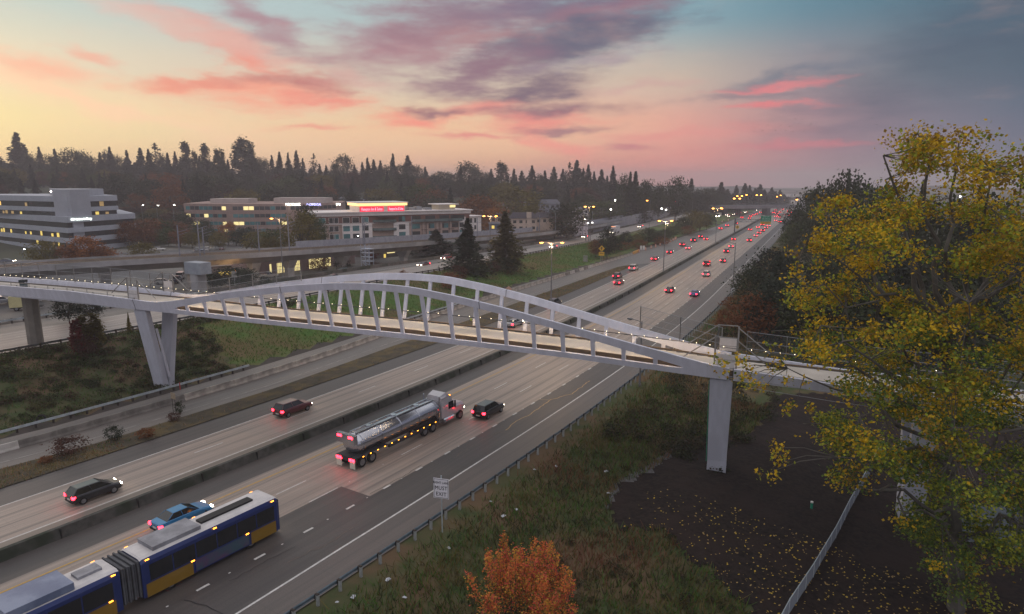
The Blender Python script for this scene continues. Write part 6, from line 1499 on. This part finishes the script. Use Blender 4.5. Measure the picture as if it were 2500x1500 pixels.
# named middle-distance trees: kind, x, ytop, width px, depth, colour, label
for k, x, yt, w, Yd, c, lb in (
 ('b',590,460,64,400,'olive','ochre rounded tree just behind the brick office roof'),('b',1165,478,100,350,'rust','big round rust-orange tree right of the hotel'),('b',1262,457,100,420,'olive','big olive-green round tree behind the grey roofed houses'),
 ('b',1204,500,40,335,'orange','orange tree lit by the twin-headed verge lamp'),('b',1292,502,56,350,'olive','yellow-olive tree above the apartment building'),('b',1330,512,50,345,'brownred','dark red tree right of the yellow-olive one'),
 ('b',1385,494,80,325,'fir','large dark tree left of the tall pale apartment block'),('b',1355,515,40,330,'brownred','dull red tree before the large dark tree'),('b',1470,486,80,440,'green','green rounded tree right of the tall pale apartment block'),
 ('b',1240,530,30,318,'dark','dark shrubby tree between beige house and apartments'),
 ('b',726,512,66,232,'olive','yellow-green street tree left of the hotel'),('b',740,500,44,245,'dark','dark green top behind the yellow-green street tree'),('b',770,530,40,240,'green','green tree touching the hotel left corner'),
 ('b',590,548,36,262,'fir','dark conical street tree before the brick office'),('b',620,562,60,255,'olive','tawny tree low before the brick office'),('b',545,540,34,290,'orange','orange-red young tree before the brick office'),
 ('b',488,535,34,300,'dark','thin dark tree before the left part of the brick office'),('b',660,560,60,250,'green','green tree low right before the brick office'),('b',330,528,80,290,'rust','reddish tree right of the white office'),
 ('b',300,540,50,280,'rust','rust tree touching the right edge of the white office'),('b',370,535,70,300,'green','dark green tree in the middle of the lot'),('b',410,540,60,305,'rust','rust-brown tree at the right of the lot'),
 ('b',330,590,50,215,'olive','small olive-brown tree right of the white office base'),('b',86,582,56,205,'olive','olive-brown tree before the white office'),('b',190,575,72,208,'orange','rust-orange tree before the white office'),
 ('b',150,596,50,206,'rust','rust tree between the olive and orange ones'),('b',225,600,60,208,'rust','low rust bush tree right of the orange one'),('b',840,498,30,440,'rust','small maroon tree behind the hotel left wing'),
 ('b',265,515,60,370,'brownred','red-brown tree behind the upper right of the white office'),('b',300,505,80,420,'rust','dull orange tree mass behind the floodlights'),('b',395,500,80,430,'olive','olive tree mass behind the floodlights'),
 ('b',905,590,26,232,'red','small crimson tree before the hotel tower'),('b',856,588,18,232,'red','small crimson bush left of the crimson tree'),('u',768,608,40,205,'rust','rust ivy clump behind the viaduct pier'),
 ('b',825,632,34,205,'dark','dark shrub between the low shops'),('b',905,640,30,212,'brownred','dark red shrub right of the stair tower')):
    far_tree(k, x, yt, w, Yd, c, lb, None)
for i, (x, yt, w, Yd, c) in enumerate(((345,548,44,285,'rust'),(395,556,40,282,'green'),(425,560,40,280,'rust'),(455,565,36,275,'olive'),(500,556,36,290,'dark'),(520,566,34,270,'olive'),(565,562,40,285,'dark'),(645,572,40,245,'olive'),(470,548,30,310,'green'),(360,520,60,340,'dark'),(415,515,60,345,'brownred'),(375,508,50,380,'olive'),(320,505,60,400,'brownred'),(435,520,50,335,'dark'))):
    far_tree('b', x, yt, w, Yd, c, {'rust':'rust-brown','green':'green','olive':'olive','dark':'dark','brownred':'red-brown'}[c] + ' tree planted in the office parking lots', {'rust':'rust-brown','green':'green','olive':'olive','dark':'dark','brownred':'red-brown'}[c] + ' trees in the office parking lots')
# along the opposite roadway
def px_tree(k, x, ybase, ytop, w, c, lb, z=None, name=None):
    zz = 0.0
    for _ in range(4):
        p = at(x, ybase, zz); zz = tz(p.x, p.y)
    h = zat(ytop, p.y*.985) - zz
    return tree(k, p.x, p.y, zz-.2, max(h, .6)+.2, w*p.y/1629.0*(1.3 if k in 'cs' else 1.1), c, lb)
px_tree('c',1066,628,563,112,'fir','broad dark conifer behind the opposite roadway, left of the bigger one')
px_tree('c',1143,662,535,104,'fir','big shaggy dark conifer on the near verge of the opposite roadway')
px_tree('c',1233,655,517,100,'fir2','big golden-topped conifer right of the lit verge lamp')
px_tree('u',1120,678,650,50,'brownred','low russet bush at the foot of the big shaggy conifer'); px_tree('u',1165,668,636,52,'dark','dark bush between the two big conifers'); px_tree('u',1205,660,640,40,'brownred','russet bush at the foot of the golden-topped conifer'); px_tree('u',1240,662,630,60,'dark','dark bush round the trunk of the golden-topped conifer')
px_tree('u',1063,680,664,16,'yel','tiny yellow-green sapling by the opposite roadway'); px_tree('u',985,680,664,26,'rust','small rusty bush above the arch'); px_tree('u',1100,688,668,60,'rust','low rusty scrub right of the tiny yellow sapling')
for x, yb, yt, w, c in ((1455,628,586,40,'rust'),(1482,632,556,52,'fir'),(1500,618,580,44,'dark'),(1528,608,563,34,'fir'),(1552,604,572,40,'olive'),(1580,600,556,50,'dark'),(1600,596,566,40,'fir'),(1622,588,560,46,'dark'),(1645,580,550,44,'green'),(1665,572,530,44,'dark'),(1688,570,512,46,'olive'),(1708,565,516,50,'olive'),(1725,562,522,30,'dark'),(1740,552,528,24,'dark'),(1560,608,586,40,'rust'),(1610,598,578,50,'rust'),(1678,574,552,44,'rust'),(1515,612,590,50,'rust')):
    px_tree('b' if yb-yt > 26 else 'u', x, yb, yt, w, c, {'rust':'russet bush','fir':'very dark tree','dark':'dark green tree','olive':'olive-yellow tree','green':'green bush'}[c] + ' in the thicket between the two roadways').__setitem__('group', 'thicket between the roadways, ' + c)
px_tree('b',565,708,652,110,'fir','large dark spreading shrub beside the orange lamp'); px_tree('b',520,706,672,60,'fir','smaller dark shrub left of the orange lamp'); px_tree('b',600,712,664,70,'fir','dark shrub mass right of the pale sign back'); px_tree('u',652,706,680,40,'fir','dark bush before the white pickup')
px_tree('b',170,790,722,74,'fir','dark spreading evergreen seen under the left end of the footbridge'); px_tree('b',222,782,732,60,'fir','second dark evergreen top touching the underside of the footbridge')
px_tree('p',235,850,776,54,'olive','small olive-green tree on the left bank by the opposite roadway'); px_tree('p',208,852,786,50,'olive','smaller olive tree at the left of the pair on the bank'); px_tree('p',192,862,790,40,'red','crimson young tree left of the olive pair on the bank'); px_tree('u',215,862,826,56,'brownred','dark red scrub below the crimson young tree'); px_tree('c',317,812,774,14,'yel','slim yellow-green sapling left of the left pier')
# right-hand side
for k, x, yt, w, Yd, c, lb in (
 ('b',1990,458,90,265,'dark','dark tree at the left end of the right-hand woods'),('b',2030,441,110,245,'dark','tall dark tree behind the first in the right-hand woods'),('b',2075,420,120,235,'dark','tallest dark tree in the right-hand woods'),('c',2072,414,40,238,'fir','fir tip poking above the tallest dark tree on the right'),('b',2120,430,120,225,'dark','dark tree right of the tallest in the right-hand woods'),
 ('b',1952,505,70,300,'fir','deep green tree overhanging the far right edge of the motorway'),('b',1965,540,80,260,'green','green tree by the far right lamp pole'),('b',1935,560,44,265,'green','low green tree at the edge of the right lanes'),('b',2010,520,90,210,'dark','dark green tree under the tall ones on the right'),('b',2060,560,130,160,'green','mid-green tree mass left of the big yellow tree'),
 ('b',2180,470,150,170,'dark','dark tree glimpsed behind the left of the big yellow tree'),('b',2290,470,180,150,'dark','dark tree glimpsed behind the centre of the big yellow tree'),('b',2420,470,200,140,'dark','dark tree glimpsed behind the right of the big yellow tree'),('c',2255,440,60,200,'fir','conifer silhouette low behind the big yellow tree'),('c',2400,420,60,190,'fir','conifer silhouette at the right behind the big yellow tree'),
 ('b',1900,605,110,168,'fir','ivy-dark rounded tree on the bank right of the motorway'),('b',1960,620,140,140,'fir','second ivy-dark tree on the bank'),('b',1850,650,90,150,'dark','dark bushy tree at the left foot of the right bank woods'),('b',1930,680,150,120,'fir','third ivy-dark tree nearest the footbridge'),('b',2010,700,170,110,'dark','dark tree behind the right end of the footbridge'),('b',2120,700,200,105,'dark','dark tree behind the trunk of the big yellow tree'),('b',2260,720,230,100,'fir','dark tree mass behind the lower right crown'),('b',2420,700,240,98,'dark','dark tree at the right edge behind the big crown'),
 ('b',1870,720,120,118,'rust','brownish scrub tree on the right bank'),('b',2080,620,140,140,'dark','dark tree between woods and yellow tree'),('b',2200,600,180,130,'fir','dark tree high behind the yellow crown'),('b',2350,600,200,125,'dark','dark tree high right behind the yellow crown'),('b',2480,600,200,120,'fir','dark tree at the far right edge behind the yellow crown')):
    X, Y_ = far(x, Yd); g = tz(X, Y_); h = zat(yt, Yd) - g; tree(k, X, Y_, g-.5, h+.5, w*Yd/1629*1.15, c, lb)
px_tree('u',1790,760,732,70,'rust','dry brown bush below the unlit lamp pole'); px_tree('u',1830,800,720,100,'dark','dark bush on the right bank above the footbridge end'); px_tree('u',1770,800,765,60,'rust','tawny scrub on the right bank close to the shoulder'); px_tree('u',1880,840,700,140,'fir','very dark bush mass behind the fence of the right approach'); px_tree('u',1960,850,740,150,'dark','dark bush mass behind the right approach fence')

# hero cottonwood -------------------------------------------------------------
def cottonwood():
    rg = np.random.default_rng(21); base = at(2334, 1492, -3.2); top = Vector((base.x-5.0, base.y, 33.0)); H = top.z - base.z
    t = thing('cottonwood_tree', 'huge yellow and green cottonwood filling the right side in front of the footbridge', 'tree', base)
    zs = [-1.5, 3, 5.2, 6.6, 8, 9.8, 11.2, 13, 14.5, 16, 17.2, 18.6, 20.2, 21.6, 23, 25, 26.8, 28, 29.5, 31, 32.4, 33.4]
    rl = [2.5, 5.0, 6.2, 8, 9.2, 10.6, 10.8, 10.8, 9.8, 10.6, 12.6, 12.0, 10.6, 8.6, 9.0, 10.6, 9.6, 6.6, 5.6, 4.6, 2.6, .6]
    rad_ = lambda z: float(np.interp(z, zs, rl)); axis_ = lambda z: base.x + (top.x-base.x)*np.clip((z-base.z)/H, 0, 1)
    # limbs
    b = MB(); limbs = []
    def limb(p, q, r0, r1, n=7, wob=.35):
        pts = [Vector(p).lerp(Vector(q), i/n) + Vector(rg.normal(scale=wob, size=3)) * (0 < i < n) for i in range(n+1)]
        for i in range(n+1): pts[i].z += math.sin(i/n*math.pi)*-.3
        b.tube([v - base for v in pts], [r0 + (r1-r0)*i/n for i in range(n+1)], 7); limbs.extend(pts); return pts
    trunk = limb(base, Vector((base.x-2.6, base.y+.3, 15)), .62, .42, 8, .12)
    crownc = Vector((base.x-2.6, base.y+.3, 15))
    for dx, dy, zz in ((-1.6,.5,33),(-4.6,-.8,31.5),(1.6,1.2,32.5),(4.6,-.6,31),(-2.4,3,30),(.8,-3,30.5),(-7.2,1.5,27.5),(7.5,1,28.5)):
        limb(crownc + Vector((0,0,rg.random()*2)), Vector((axis_(zz)+dx, base.y+dy, zz-1.5)), .26, .05, 9, .3)
    for zz, dx, dy in ((9,-9.5,-2),(11,-10,1.5),(12.5,-8.5,-3.5),(15.5,-11.5,0),(17,-12,1.5),(18.5,-10,-2),(21,-8,2),(24,-9.5,.5),(10,8,2),(14,9,-2),(17.5,9.5,2),(21,9,-1),(25,9,1),(13,-4,-6),(17,2,-7),(21,-3,-6),(12,2,6),(18,-2,6),(7.5,-6,-2),(8,3,-5)):
        z0 = max(base.z+3, zz-3.5-rg.random()*2); limb(Vector((base.x-.2*(z0-base.z)*.75, base.y, z0)), Vector((axis_(zz)+dx, base.y+dy, zz+rg.random())), .17, .03, 8, .4)
    LB = np.array([tuple(v) for v in limbs]); C = []
    lobes = []
    for _ in range(4000):
        z = -1 + 32.4*rg.random(); r = rad_(z); a = rg.random()*2*math.pi; q = rg.random()**.36
        if rg.random() > (r/12.6)**1.0: continue
        c = np.array([axis_(z) + r*.9*q*math.cos(a), base.y + min(r, 8.0)*.9*q*math.sin(a), z])
        if any(((c-l)*np.array([1,1,1.5]))@((c-l)*np.array([1,1,1.5])) < 3.9 for l in lobes): continue
        lobes.append(c)
        if len(lobes) >= 148: break
    for l in lobes:
        R_ = .95 + .75*rg.random()
        for _ in range(int(5 + 4*R_)):
            u = rg.normal(size=3); u /= np.linalg.norm(u); C.append(l + u*R_*np.array([1.15, 1.15, .62])*rg.random()**.4)
    P = []; MI = []
    for c in C:
        j = np.argmin(((LB - c)**2).sum(1)); d = LB[j]
        if rg.random() < .55: b.tube([Vector(d)-base, (Vector(d)*.5+Vector(c)*.5)-base+Vector((0,0,-.15)), Vector(c)-base], [.035,.022,.01], 4, cap=False)
        n = int(rg.integers(36, 78)); s_ = .27 + .26*rg.random(); pts = c + rg.normal(size=(n,3))*np.array([s_*1.15, s_*1.15, s_*.8]); P.append(pts)
        h = min(1, max(0, (c[2]-2)/31)); e = rg.random(); 
        pr = [.02+.42*h*math.sin(math.pi*min(1, h*.95))*1.4, .42, .75*(1-h)**1.5+.02, .05+.45*h**3]     # gold, yellow-green, green, brown-gold
        if c[0] < axis_(c[2]) - .72*rad_(c[2]): pr[0] += .35
        pr = np.array(pr)/sum(pr); main = rg.choice(4, p=pr); mi = np.where(rg.random(n) < .68, main, rg.choice(4, size=n, p=pr)); MI.append(mi)
    # hanging branch tips over the bridge parapet
    for (x, y, Yd, m) in ((1800,925,42,22),(1835,905,42,16),(1860,925,42.5,20),(1880,960,42.5,16),(1895,985,42.5,12),(1850,950,42,16),(1790,905,42,8),(1925,905,43,16),(1958,940,43,22),(1910,880,43,18),(1990,1020,43,30),(1950,1140,42,30),(1935,1210,42,20),(1965,1180,42,20),(2010,560,44,20),(1985,590,44,14),(1960,650,44,12),(1955,690,44,16),(1975,610,44,12),(2000,700,44,18),(2030,640,44,20)):
        X, Y_ = far(x, Yd); z = zat(y, Yd*.99); c = np.array([X, Y_, z]); j = np.argmin(((LB-c)**2).sum(1)); d = Vector(LB[j]); b.tube([d-base, (d*.45+Vector(c)*.55)+Vector((0,0,.3))-base, Vector(c)-base], [.05,.03,.012], 4, cap=False)
        for _ in range(3):
            cc = c + rg.normal(size=3)*np.array([.45,.45,.35]); n = m; P.append(cc + rg.normal(size=(n,3))*.22); MI.append(rg.choice(4, size=n, p=[.5,.25,.08,.17]))
    P = np.concatenate(P) - np.array(base); MI = np.concatenate(MI)
    V = leaf_quads(P, .108, rg, up=.2, asp=.85)*1.0; o = link('crown', quads_mesh('crown', V, [FM('cw_gold', (.70,.45,.02), .7), FM('cw_yellow_green', (.36,.38,.035), .6), FM('cw_green', (.13,.20,.045), .6), FM('cw_brown_gold', (.36,.22,.03), .65)], MI), t)
    b.build('trunk', barkg, t)
cottonwood()
# maple with orange leaves at the bottom
def maple():
    rg = np.random.default_rng(5); p = at(1262, 1640, -3.3); b = MB(); P = []; MI = []
    t = thing('maple_tree', 'small round maple with orange-red leaves at the bottom edge', 'tree', p)
    # crown sized from the photo: about 285 px wide
    top = 9.4; R_ = 4.0
    b.tube([(0,0,-.3),(0,0,2.0),(.05,0,3.0)], [.16,.12,.09], 8)
    for k in range(62):
        a = rg.random()*2*math.pi; r = R_*rg.random()**.55; z = top*(.93-.34*(r/R_)**2) + .7*rg.normal(); e = Vector((r*math.cos(a), r*math.sin(a), z)); m = Vector((e.x*.7, e.y*.7, 1.2+.5*z)); b.tube([(0,0,1.0+rg.random()*1.6), (e.x*.3, e.y*.3, 1.0+.3*z), m, e], [.05,.035,.022,.008], 5, cap=False)
        for q in np.linspace(.0, 1.0, 11):
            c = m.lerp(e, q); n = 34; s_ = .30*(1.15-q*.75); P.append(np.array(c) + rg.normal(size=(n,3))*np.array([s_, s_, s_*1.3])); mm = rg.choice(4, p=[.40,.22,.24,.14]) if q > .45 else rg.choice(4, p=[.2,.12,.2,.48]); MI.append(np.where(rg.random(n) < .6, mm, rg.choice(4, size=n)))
    P = np.concatenate(P); MI = np.concatenate(MI); V = leaf_quads(P, .062, rg, asp=.85)
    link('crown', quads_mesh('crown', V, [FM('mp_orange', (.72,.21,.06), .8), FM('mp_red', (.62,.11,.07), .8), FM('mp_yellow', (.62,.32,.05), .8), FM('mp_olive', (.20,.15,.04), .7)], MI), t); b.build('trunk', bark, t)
    return t
mp_ = maple()

# ------------------------------------------------------------------ mulch bed, paths and the low white fence
def inpoly(px, py, poly):
    inside = np.zeros(len(px), dtype=bool); n = len(poly)
    for i in range(n):
        x1, y1 = poly[i]; x2, y2 = poly[(i+1) % n]; c = ((y1 > py) != (y2 > py)) & (px < (x2-x1)*(py-y1)/(y2-y1+1e-12) + x1); inside ^= c
    return inside
def ground_at(x, y):
    z = 0.0
    for _ in range(6): p = at(x, y, z); z = tz(p.x, p.y)
    return at(x, y, z)
mpoly = [(1660,1080),(1640,1110),(1605,1140),(1565,1165),(1520,1180),(1495,1215),(1490,1255),(1510,1290),(1560,1293),(1600,1290),(1635,1300),(1665,1345),(1690,1375),(1740,1395),(1775,1445),(1830,1480),(1850,1560),(2600,1640),(2760,1200),(2500,1050),(2320,1010),(2150,985),(2000,960),(1900,965),(1870,985),(1880,1010),(1830,1060),(1740,1065)]
mpw = [tuple(ground_at(*q)[:2]) for q in mpoly]
def patch(name, polyw, mat, lift, res=.35, jag=.35, kind='structure'):
    xs, ys = [p[0] for p in polyw], [p[1] for p in polyw]; ax = np.arange(min(xs)-1, max(xs)+1, res); ay = np.arange(min(ys)-1, max(ys)+1, res); GX, GY = np.meshgrid(ax, ay)
    Z = terr(GX.ravel(), GY.ravel()).reshape(GX.shape) + lift - .06; nx, ny = len(ax), len(ay); I = np.arange(nx*ny).reshape(ny, nx); Fc = np.stack([I[:-1,:-1], I[:-1,1:], I[1:,1:], I[1:,:-1]], -1).reshape(-1,4)
    cx = GX.ravel()[Fc].mean(1) + jag*np.sin(GY.ravel()[Fc].mean(1)*3.1)*.8; cy = GY.ravel()[Fc].mean(1) + jag*np.sin(GX.ravel()[Fc].mean(1)*2.7+1); ok = inpoly(cx, cy, polyw)
    me = bpy.data.meshes.new(name); Zr = Z.ravel() + .03*np.sin(GX.ravel()*2.1)*np.sin(GY.ravel()*2.6); me.from_pydata(np.stack([GX.ravel(), GY.ravel(), Zr], -1).tolist(), [], Fc[ok].tolist()); me.materials.append(mat); me.polygons.foreach_set('use_smooth', [True]*int(ok.sum()))
    bm = bmesh.new(); bm.from_mesh(me); bmesh.ops.delete(bm, geom=[v for v in bm.verts if not v.link_faces], context='VERTS'); bm.to_mesh(me); bm.free()
    return tag(link(name, me), kind=kind)
patch('mulch_bed', mpw, M('mulch', (.022,.014,.011), (.006,.004,.004), 2.6, 1, bump=1.0, detail=8, c3=(.02,.012,.01), sc3=.25), .10)
patch('gravel_margin', [tuple(ground_at(*q)[:2]) for q in ((1665,1083),(1640,1080),(1600,1125),(1555,1150),(1510,1172),(1488,1215),(1483,1250),(1500,1215),(1530,1185),(1575,1172),(1615,1150),(1650,1115))], M('gravel', (.13,.125,.13), (.08,.078,.08), 3, 1, bump=.5, detail=8), .07, .3, .2)
patch('path', [tuple(ground_at(*q)[:2]) for q in ((2310,1265),(2400,1235),(2560,1240),(2620,1400),(2500,1345),(2380,1330),(2330,1300))], M('path_grey_blue', (.07,.085,.10), (.05,.062,.072), .6, .7, bump=.2), .14, .3, .4)
fe = thing('fence', 'low pale mesh fence running diagonally across the dark mulch bed', 'fence', (0,0,0))
fpath = [(1895,1560),(1925,1502),(1985,1410),(2040,1315),(2072,1250),(2105,1190),(2130,1145),(2155,1095)]; FPp = [ground_at(*q) for q in fpath]
panelm = bpy.data.materials.new('fence_screen'); panelm.use_nodes = True; tt_ = NT(panelm.node_tree); tt_.n.clear(); a_ = tt_.new('ShaderNodeBsdfTransparent'); c_ = tt_.new('ShaderNodeBsdfDiffuse'); c_.inputs[0].default_value = (.34,.38,.44,1); m_ = tt_.new('ShaderNodeMixShader'); m_.inputs[0].default_value = .72; tt_.l.new(a_.outputs[0], m_.inputs[1]); tt_.l.new(c_.outputs[0], m_.inputs[2]); o_ = tt_.new('ShaderNodeOutputMaterial'); tt_.l.new(m_.outputs[0], o_.inputs[0])
b = MB(); pb = MB(); rb = MB()
for a, c in zip(FPp[:-1], FPp[1:]):
    n = max(1, round((c-a).length/1.9))
    for i in range(n):
        u, v = a.lerp(c, i/n), a.lerp(c, (i+1)/n); b.quad(u, v, v+Vector((0,0,1.25)), u+Vector((0,0,1.25))); pb.tube([u+Vector((0,0,-.3)), u+Vector((0,0,1.32))], .035, 5)
    rb.tube([a+Vector((0,0,1.27)), c+Vector((0,0,1.27))], .028, 5)
b.build('mesh_panel', panelm, fe); pb.build('post', galp, fe); rb.build('top_rail', galp, fe)

# fallen leaves, rough grass, undergrowth --------------------------------------
rgn = np.random.default_rng(99)
def scatter(n, s0, s1, d0, d1):
    s = s0 + (s1-s0)*rgn.random(n); d = d0 + (d1-d0)*rgn.random(n); x = np.interp(s, YY, XX); dx = np.interp(s, YY, DX); l = np.hypot(dx, 1); return x + d/l, s - d*dx/l, s, d
x, y, s, d = scatter(15000, 25, 80, 40, 100); m = inpoly(x, y, mpw); x, y = x[m], y[m]; dens = np.clip(1.5 - np.hypot(x-30, y-42)/19, .035, 1)
k = rgn.random(len(x)) < dens*.95; x, y = x[k], y[k]; P = np.stack([x, y, terr(x, y) + .14], 1); V = leaf_quads(P, .085, rgn, up=3.0, asp=.8)
tag(link('fallen_leaves', quads_mesh('fallen_leaves', V, [FM('fallen_yellow', (.55,.38,.05), .9), FM('fallen_tan', (.40,.27,.10), .9)], (rgn.random(len(x)) < .4).astype(int))), 'yellow fallen leaves scattered over the dark mulch', 'leaves', kind='stuff')
def blades(name, x, y, h, w, mats, mi, lean=.5, label=None):
    n = len(x); z = terr(x, y) - .08; a = rgn.random(n)*2*math.pi; hh = h*(.5+.9*rgn.random(n)); L = rgn.normal(size=(n,2))*lean*hh[:,None]; B_ = np.stack([x, y, z], 1); W_ = np.stack([np.cos(a)*w, np.sin(a)*w, np.zeros(n)], 1); T_ = B_ + np.stack([L[:,0], L[:,1], hh], 1)
    V = np.stack([B_-W_, B_+W_, T_+W_*.25, T_-W_*.25], 1); return tag(link(name, quads_mesh(name, V, mats, mi)), label, 'grass', kind='stuff')
gm = [FM('grass_green', (.075,.155,.025), .7), FM('grass_olive', (.15,.12,.04), .7), FM('grass_tan', (.27,.17,.08), .8), FM('grass_russet', (.19,.085,.05), .8), FM('grass_dark', (.045,.055,.02), .7)]
def patchy(x, y, p):      # large-scale colour patches
    f = np.sin(x*.33+1.7*np.sin(y*.21)) + np.sin(y*.41+1.3*np.sin(x*.17)) + .9*rgn.normal(size=len(x)); q = np.digitize(f, [-1.3, -.3, .6, 1.5]); return np.array(p)[q]
x, y, s, d = scatter(76000, 26, 105, 28.2, 60); m = ~inpoly(x, y, mpw); x, y, s, d = x[m], y[m], s[m], d[m]; keep = rgn.random(len(x)) < np.clip((d-28)/3, .25, 1); x, y = x[keep], y[keep]
blades('rough_grass', x, y, .55, .045, gm, patchy(x, y, [1,0,4,1,3]), label='tangled rough grass on the slope right of the guardrail')
x, y, s, d = scatter(15000, 105, 300, 28.2, 40); blades('verge_grass', x, y, .8, .08, gm, patchy(x, y, [1,2,2,1,0]), label='dry verge grass along the right edge of the motorway')
x, y, s, d = scatter(42000, 36, 226, -17.0, -11.2); m = (d > np.interp(s, [0,40,60,80,103,158,215,226], [-18.3,-18,-15.2,-14.9,-16.6,-17.2,-15,-11.4])+.3) & (rgn.random(len(x)) < np.where(s < 61, 1, .10) * np.where((s > 75) & (s < 110), .35, 1) + np.where(s > 150, .35, 0)); x, y, s, d = x[m], y[m], s[m], d[m]
g_ = blades('strip_grass', x, y, .34, .05, gm, patchy(x, y, [1,2,2,0,3]), label='dry grass strip between the ramp and the left roadway')
x, y, s, d = scatter(52000, 30, 330, -51, -27.5); m = (d < left_edge(s)-2.2) & (d > nb_lo(s)+1.6) & ((s > 84-(d+30)*.3) | (rgn.random(len(x)) < .6)); x, y, s, d = x[m], y[m], s[m], d[m]
blades('bank_grass', x, y, .32, .07, gm, np.where(rgn.random(len(x)) < .72, 0, patchy(x, y, [0,1,4,1,2])), label='green grass on the bank between the ramp and the opposite roadway')
# leafy undergrowth on the left bank and right slope
def undergrowth(name, cx, cy, rr_, per, size, mats, label, seed):
    rg = np.random.default_rng(seed); P = []; MI = []
    z = terr(np.array(cx), np.array(cy))
    for i in range(len(cx)):
        n = per; q = rg.normal(size=(n,3)); q /= np.linalg.norm(q, axis=1)[:,None]; q *= (rr_[i]*rg.random(n)**.35)[:,None]; q[:,2] = np.abs(q[:,2])*.75; P.append(q + np.array([cx[i], cy[i], z[i]-.05])); main = rg.integers(0, len(mats)); MI.append(np.where(rg.random(n) < .6, main, rg.integers(0, len(mats), n)))
    P = np.concatenate(P); MI = np.concatenate(MI); V = leaf_quads(P, size, rg, up=.5, asp=.8); return tag(link(name, quads_mesh(name, V, mats, MI)), label, 'undergrowth', kind='stuff')
x, y, s, d = scatter(1500, 36, 112, -52, -27); m = (d > nb_lo(s)+1.4) & (d < left_edge(s)-2.5) & ((s < 84-(d+30)*.3) | (d < nb_lo(s)+5)); x, y = x[m][:600], y[m][:600]
undergrowth('undergrowth', x, y, .6+.9*rgn.random(len(x)), 150, .10, [FM('ug_dark', (.035,.046,.02)), FM('ug_olive', (.09,.085,.025)), FM('ug_green', (.055,.09,.022)), FM('ug_red', (.075,.035,.022)), FM('ug_grass', (.05,.075,.022))], 'tangled dark brambles covering the bank at the left', 1)
x, y, s, d = scatter(900, 30, 110, 33, 58); m = ~inpoly(x, y, mpw) & ((d > 40) | (rgn.random(len(x)) < .25)); x, y = x[m][:420], y[m][:420]
undergrowth('brambles', x, y, .35+.55*rgn.random(len(x)), 150, .06, [FM('br_green', (.05,.065,.022)), FM('br_olive', (.085,.07,.028)), FM('br_brown', (.09,.055,.032)), FM('br_dark', (.03,.038,.02))], 'low brambles and dead grass clumps on the slope below the guardrail', 2)
x, y, s, d = scatter(400, 85, 190, 31, 46); undergrowth('bank_brambles', x, y, .7+1.1*rgn.random(len(x)), 120, .12, [FM('bb_dark', (.03,.038,.018)), FM('bb_brown', (.085,.06,.035)), FM('bb_green', (.045,.055,.02))], 'scrubby brambles on the bank beyond the right end of the footbridge', 3)
# bushes in the planting strip
for x_, y_, w_, h_, c_, lb in ((170,1110,88,30,'brownred','dark twiggy bush at the left end of the planting strip'),(280,1075,48,26,'fir','dark round bush in the planting strip'),(355,1068,52,16,'rust','russet bush right of the dark round one in the planting strip'),(440,1010,26,22,'dark','small bush below the brown sign back'),(425,1028,34,16,'brownred','low dark red bush at the sign post'),(110,1130,40,12,'rust','low rusty clump at the left photo edge of the strip')):
    p = at(x_, y_, .1); tree('u', p.x, p.y, .05, h_*p.y/1629*1.7, w_*p.y/1629*1.1, c_, lb)
# crows far off in the sky
bd = MB(); bd.add([(-.45,0,.12),(-.12,.06,.0),(0,.22,0),(.12,.06,0),(.45,0,.12),(.1,-.08,0),(0,-.25,0),(-.1,-.08,0),(0,0,.08)], [(0,1,8),(1,2,8),(2,3,8),(3,4,8),(4,5,8),(5,6,8),(6,7,8),(7,0,8),(7,6,5),(7,5,4,3),(7,3,2,1),(7,1,0)]); bdm = bd.mesh('bird', [M('bird_black', (.012,.012,.014))])
for x, y in ((1828,291),(1840,321),(1851,305),(1862,320),(1893,319),(1905,307),(1918,319),(1935,322),(1942,291),(1949,303),(1958,293),(1963,321),(1976,308),(1980,304),(2128,289),(2140,305),(1875,306),(1928,310)):
    r = Vector(ray(x, y)); o = link('bird', bdm); o.location = Vector((0,0,CZ)) + r*300; o.rotation_euler = (.1, 0, x*.7); o.scale = (1.3,)*3; tag(o, 'tiny dark bird in the loose flock in the sky', 'bird', 'birds in a loose flock in the sky')

# ------------------------------------------------------------------ haze
hz = MB(); hz.box(-3300, 3300, -260, 3900, -7, 82); ho_ = hz.build('haze', bpy.data.materials.new('haze')); m = ho_.data.materials[0]; m.use_nodes = True; t = NT(m.node_tree); t.n.clear()
pv = t.new('ShaderNodeVolumePrincipled'); pv.inputs['Color'].default_value = (.80,.74,.78,1); pv.inputs['Density'].default_value = HAZE; pv.inputs['Anisotropy'].default_value = .2; ou = t.new('ShaderNodeOutputMaterial'); t.l.new(pv.outputs[0], ou.inputs['Volume']); tag(ho_, 'thin evening haze over the valley', 'haze', kind='stuff')
S.cycles.volume_bounces = 1; S.cycles.max_bounces = 6; S.cycles.transparent_max_bounces = 24
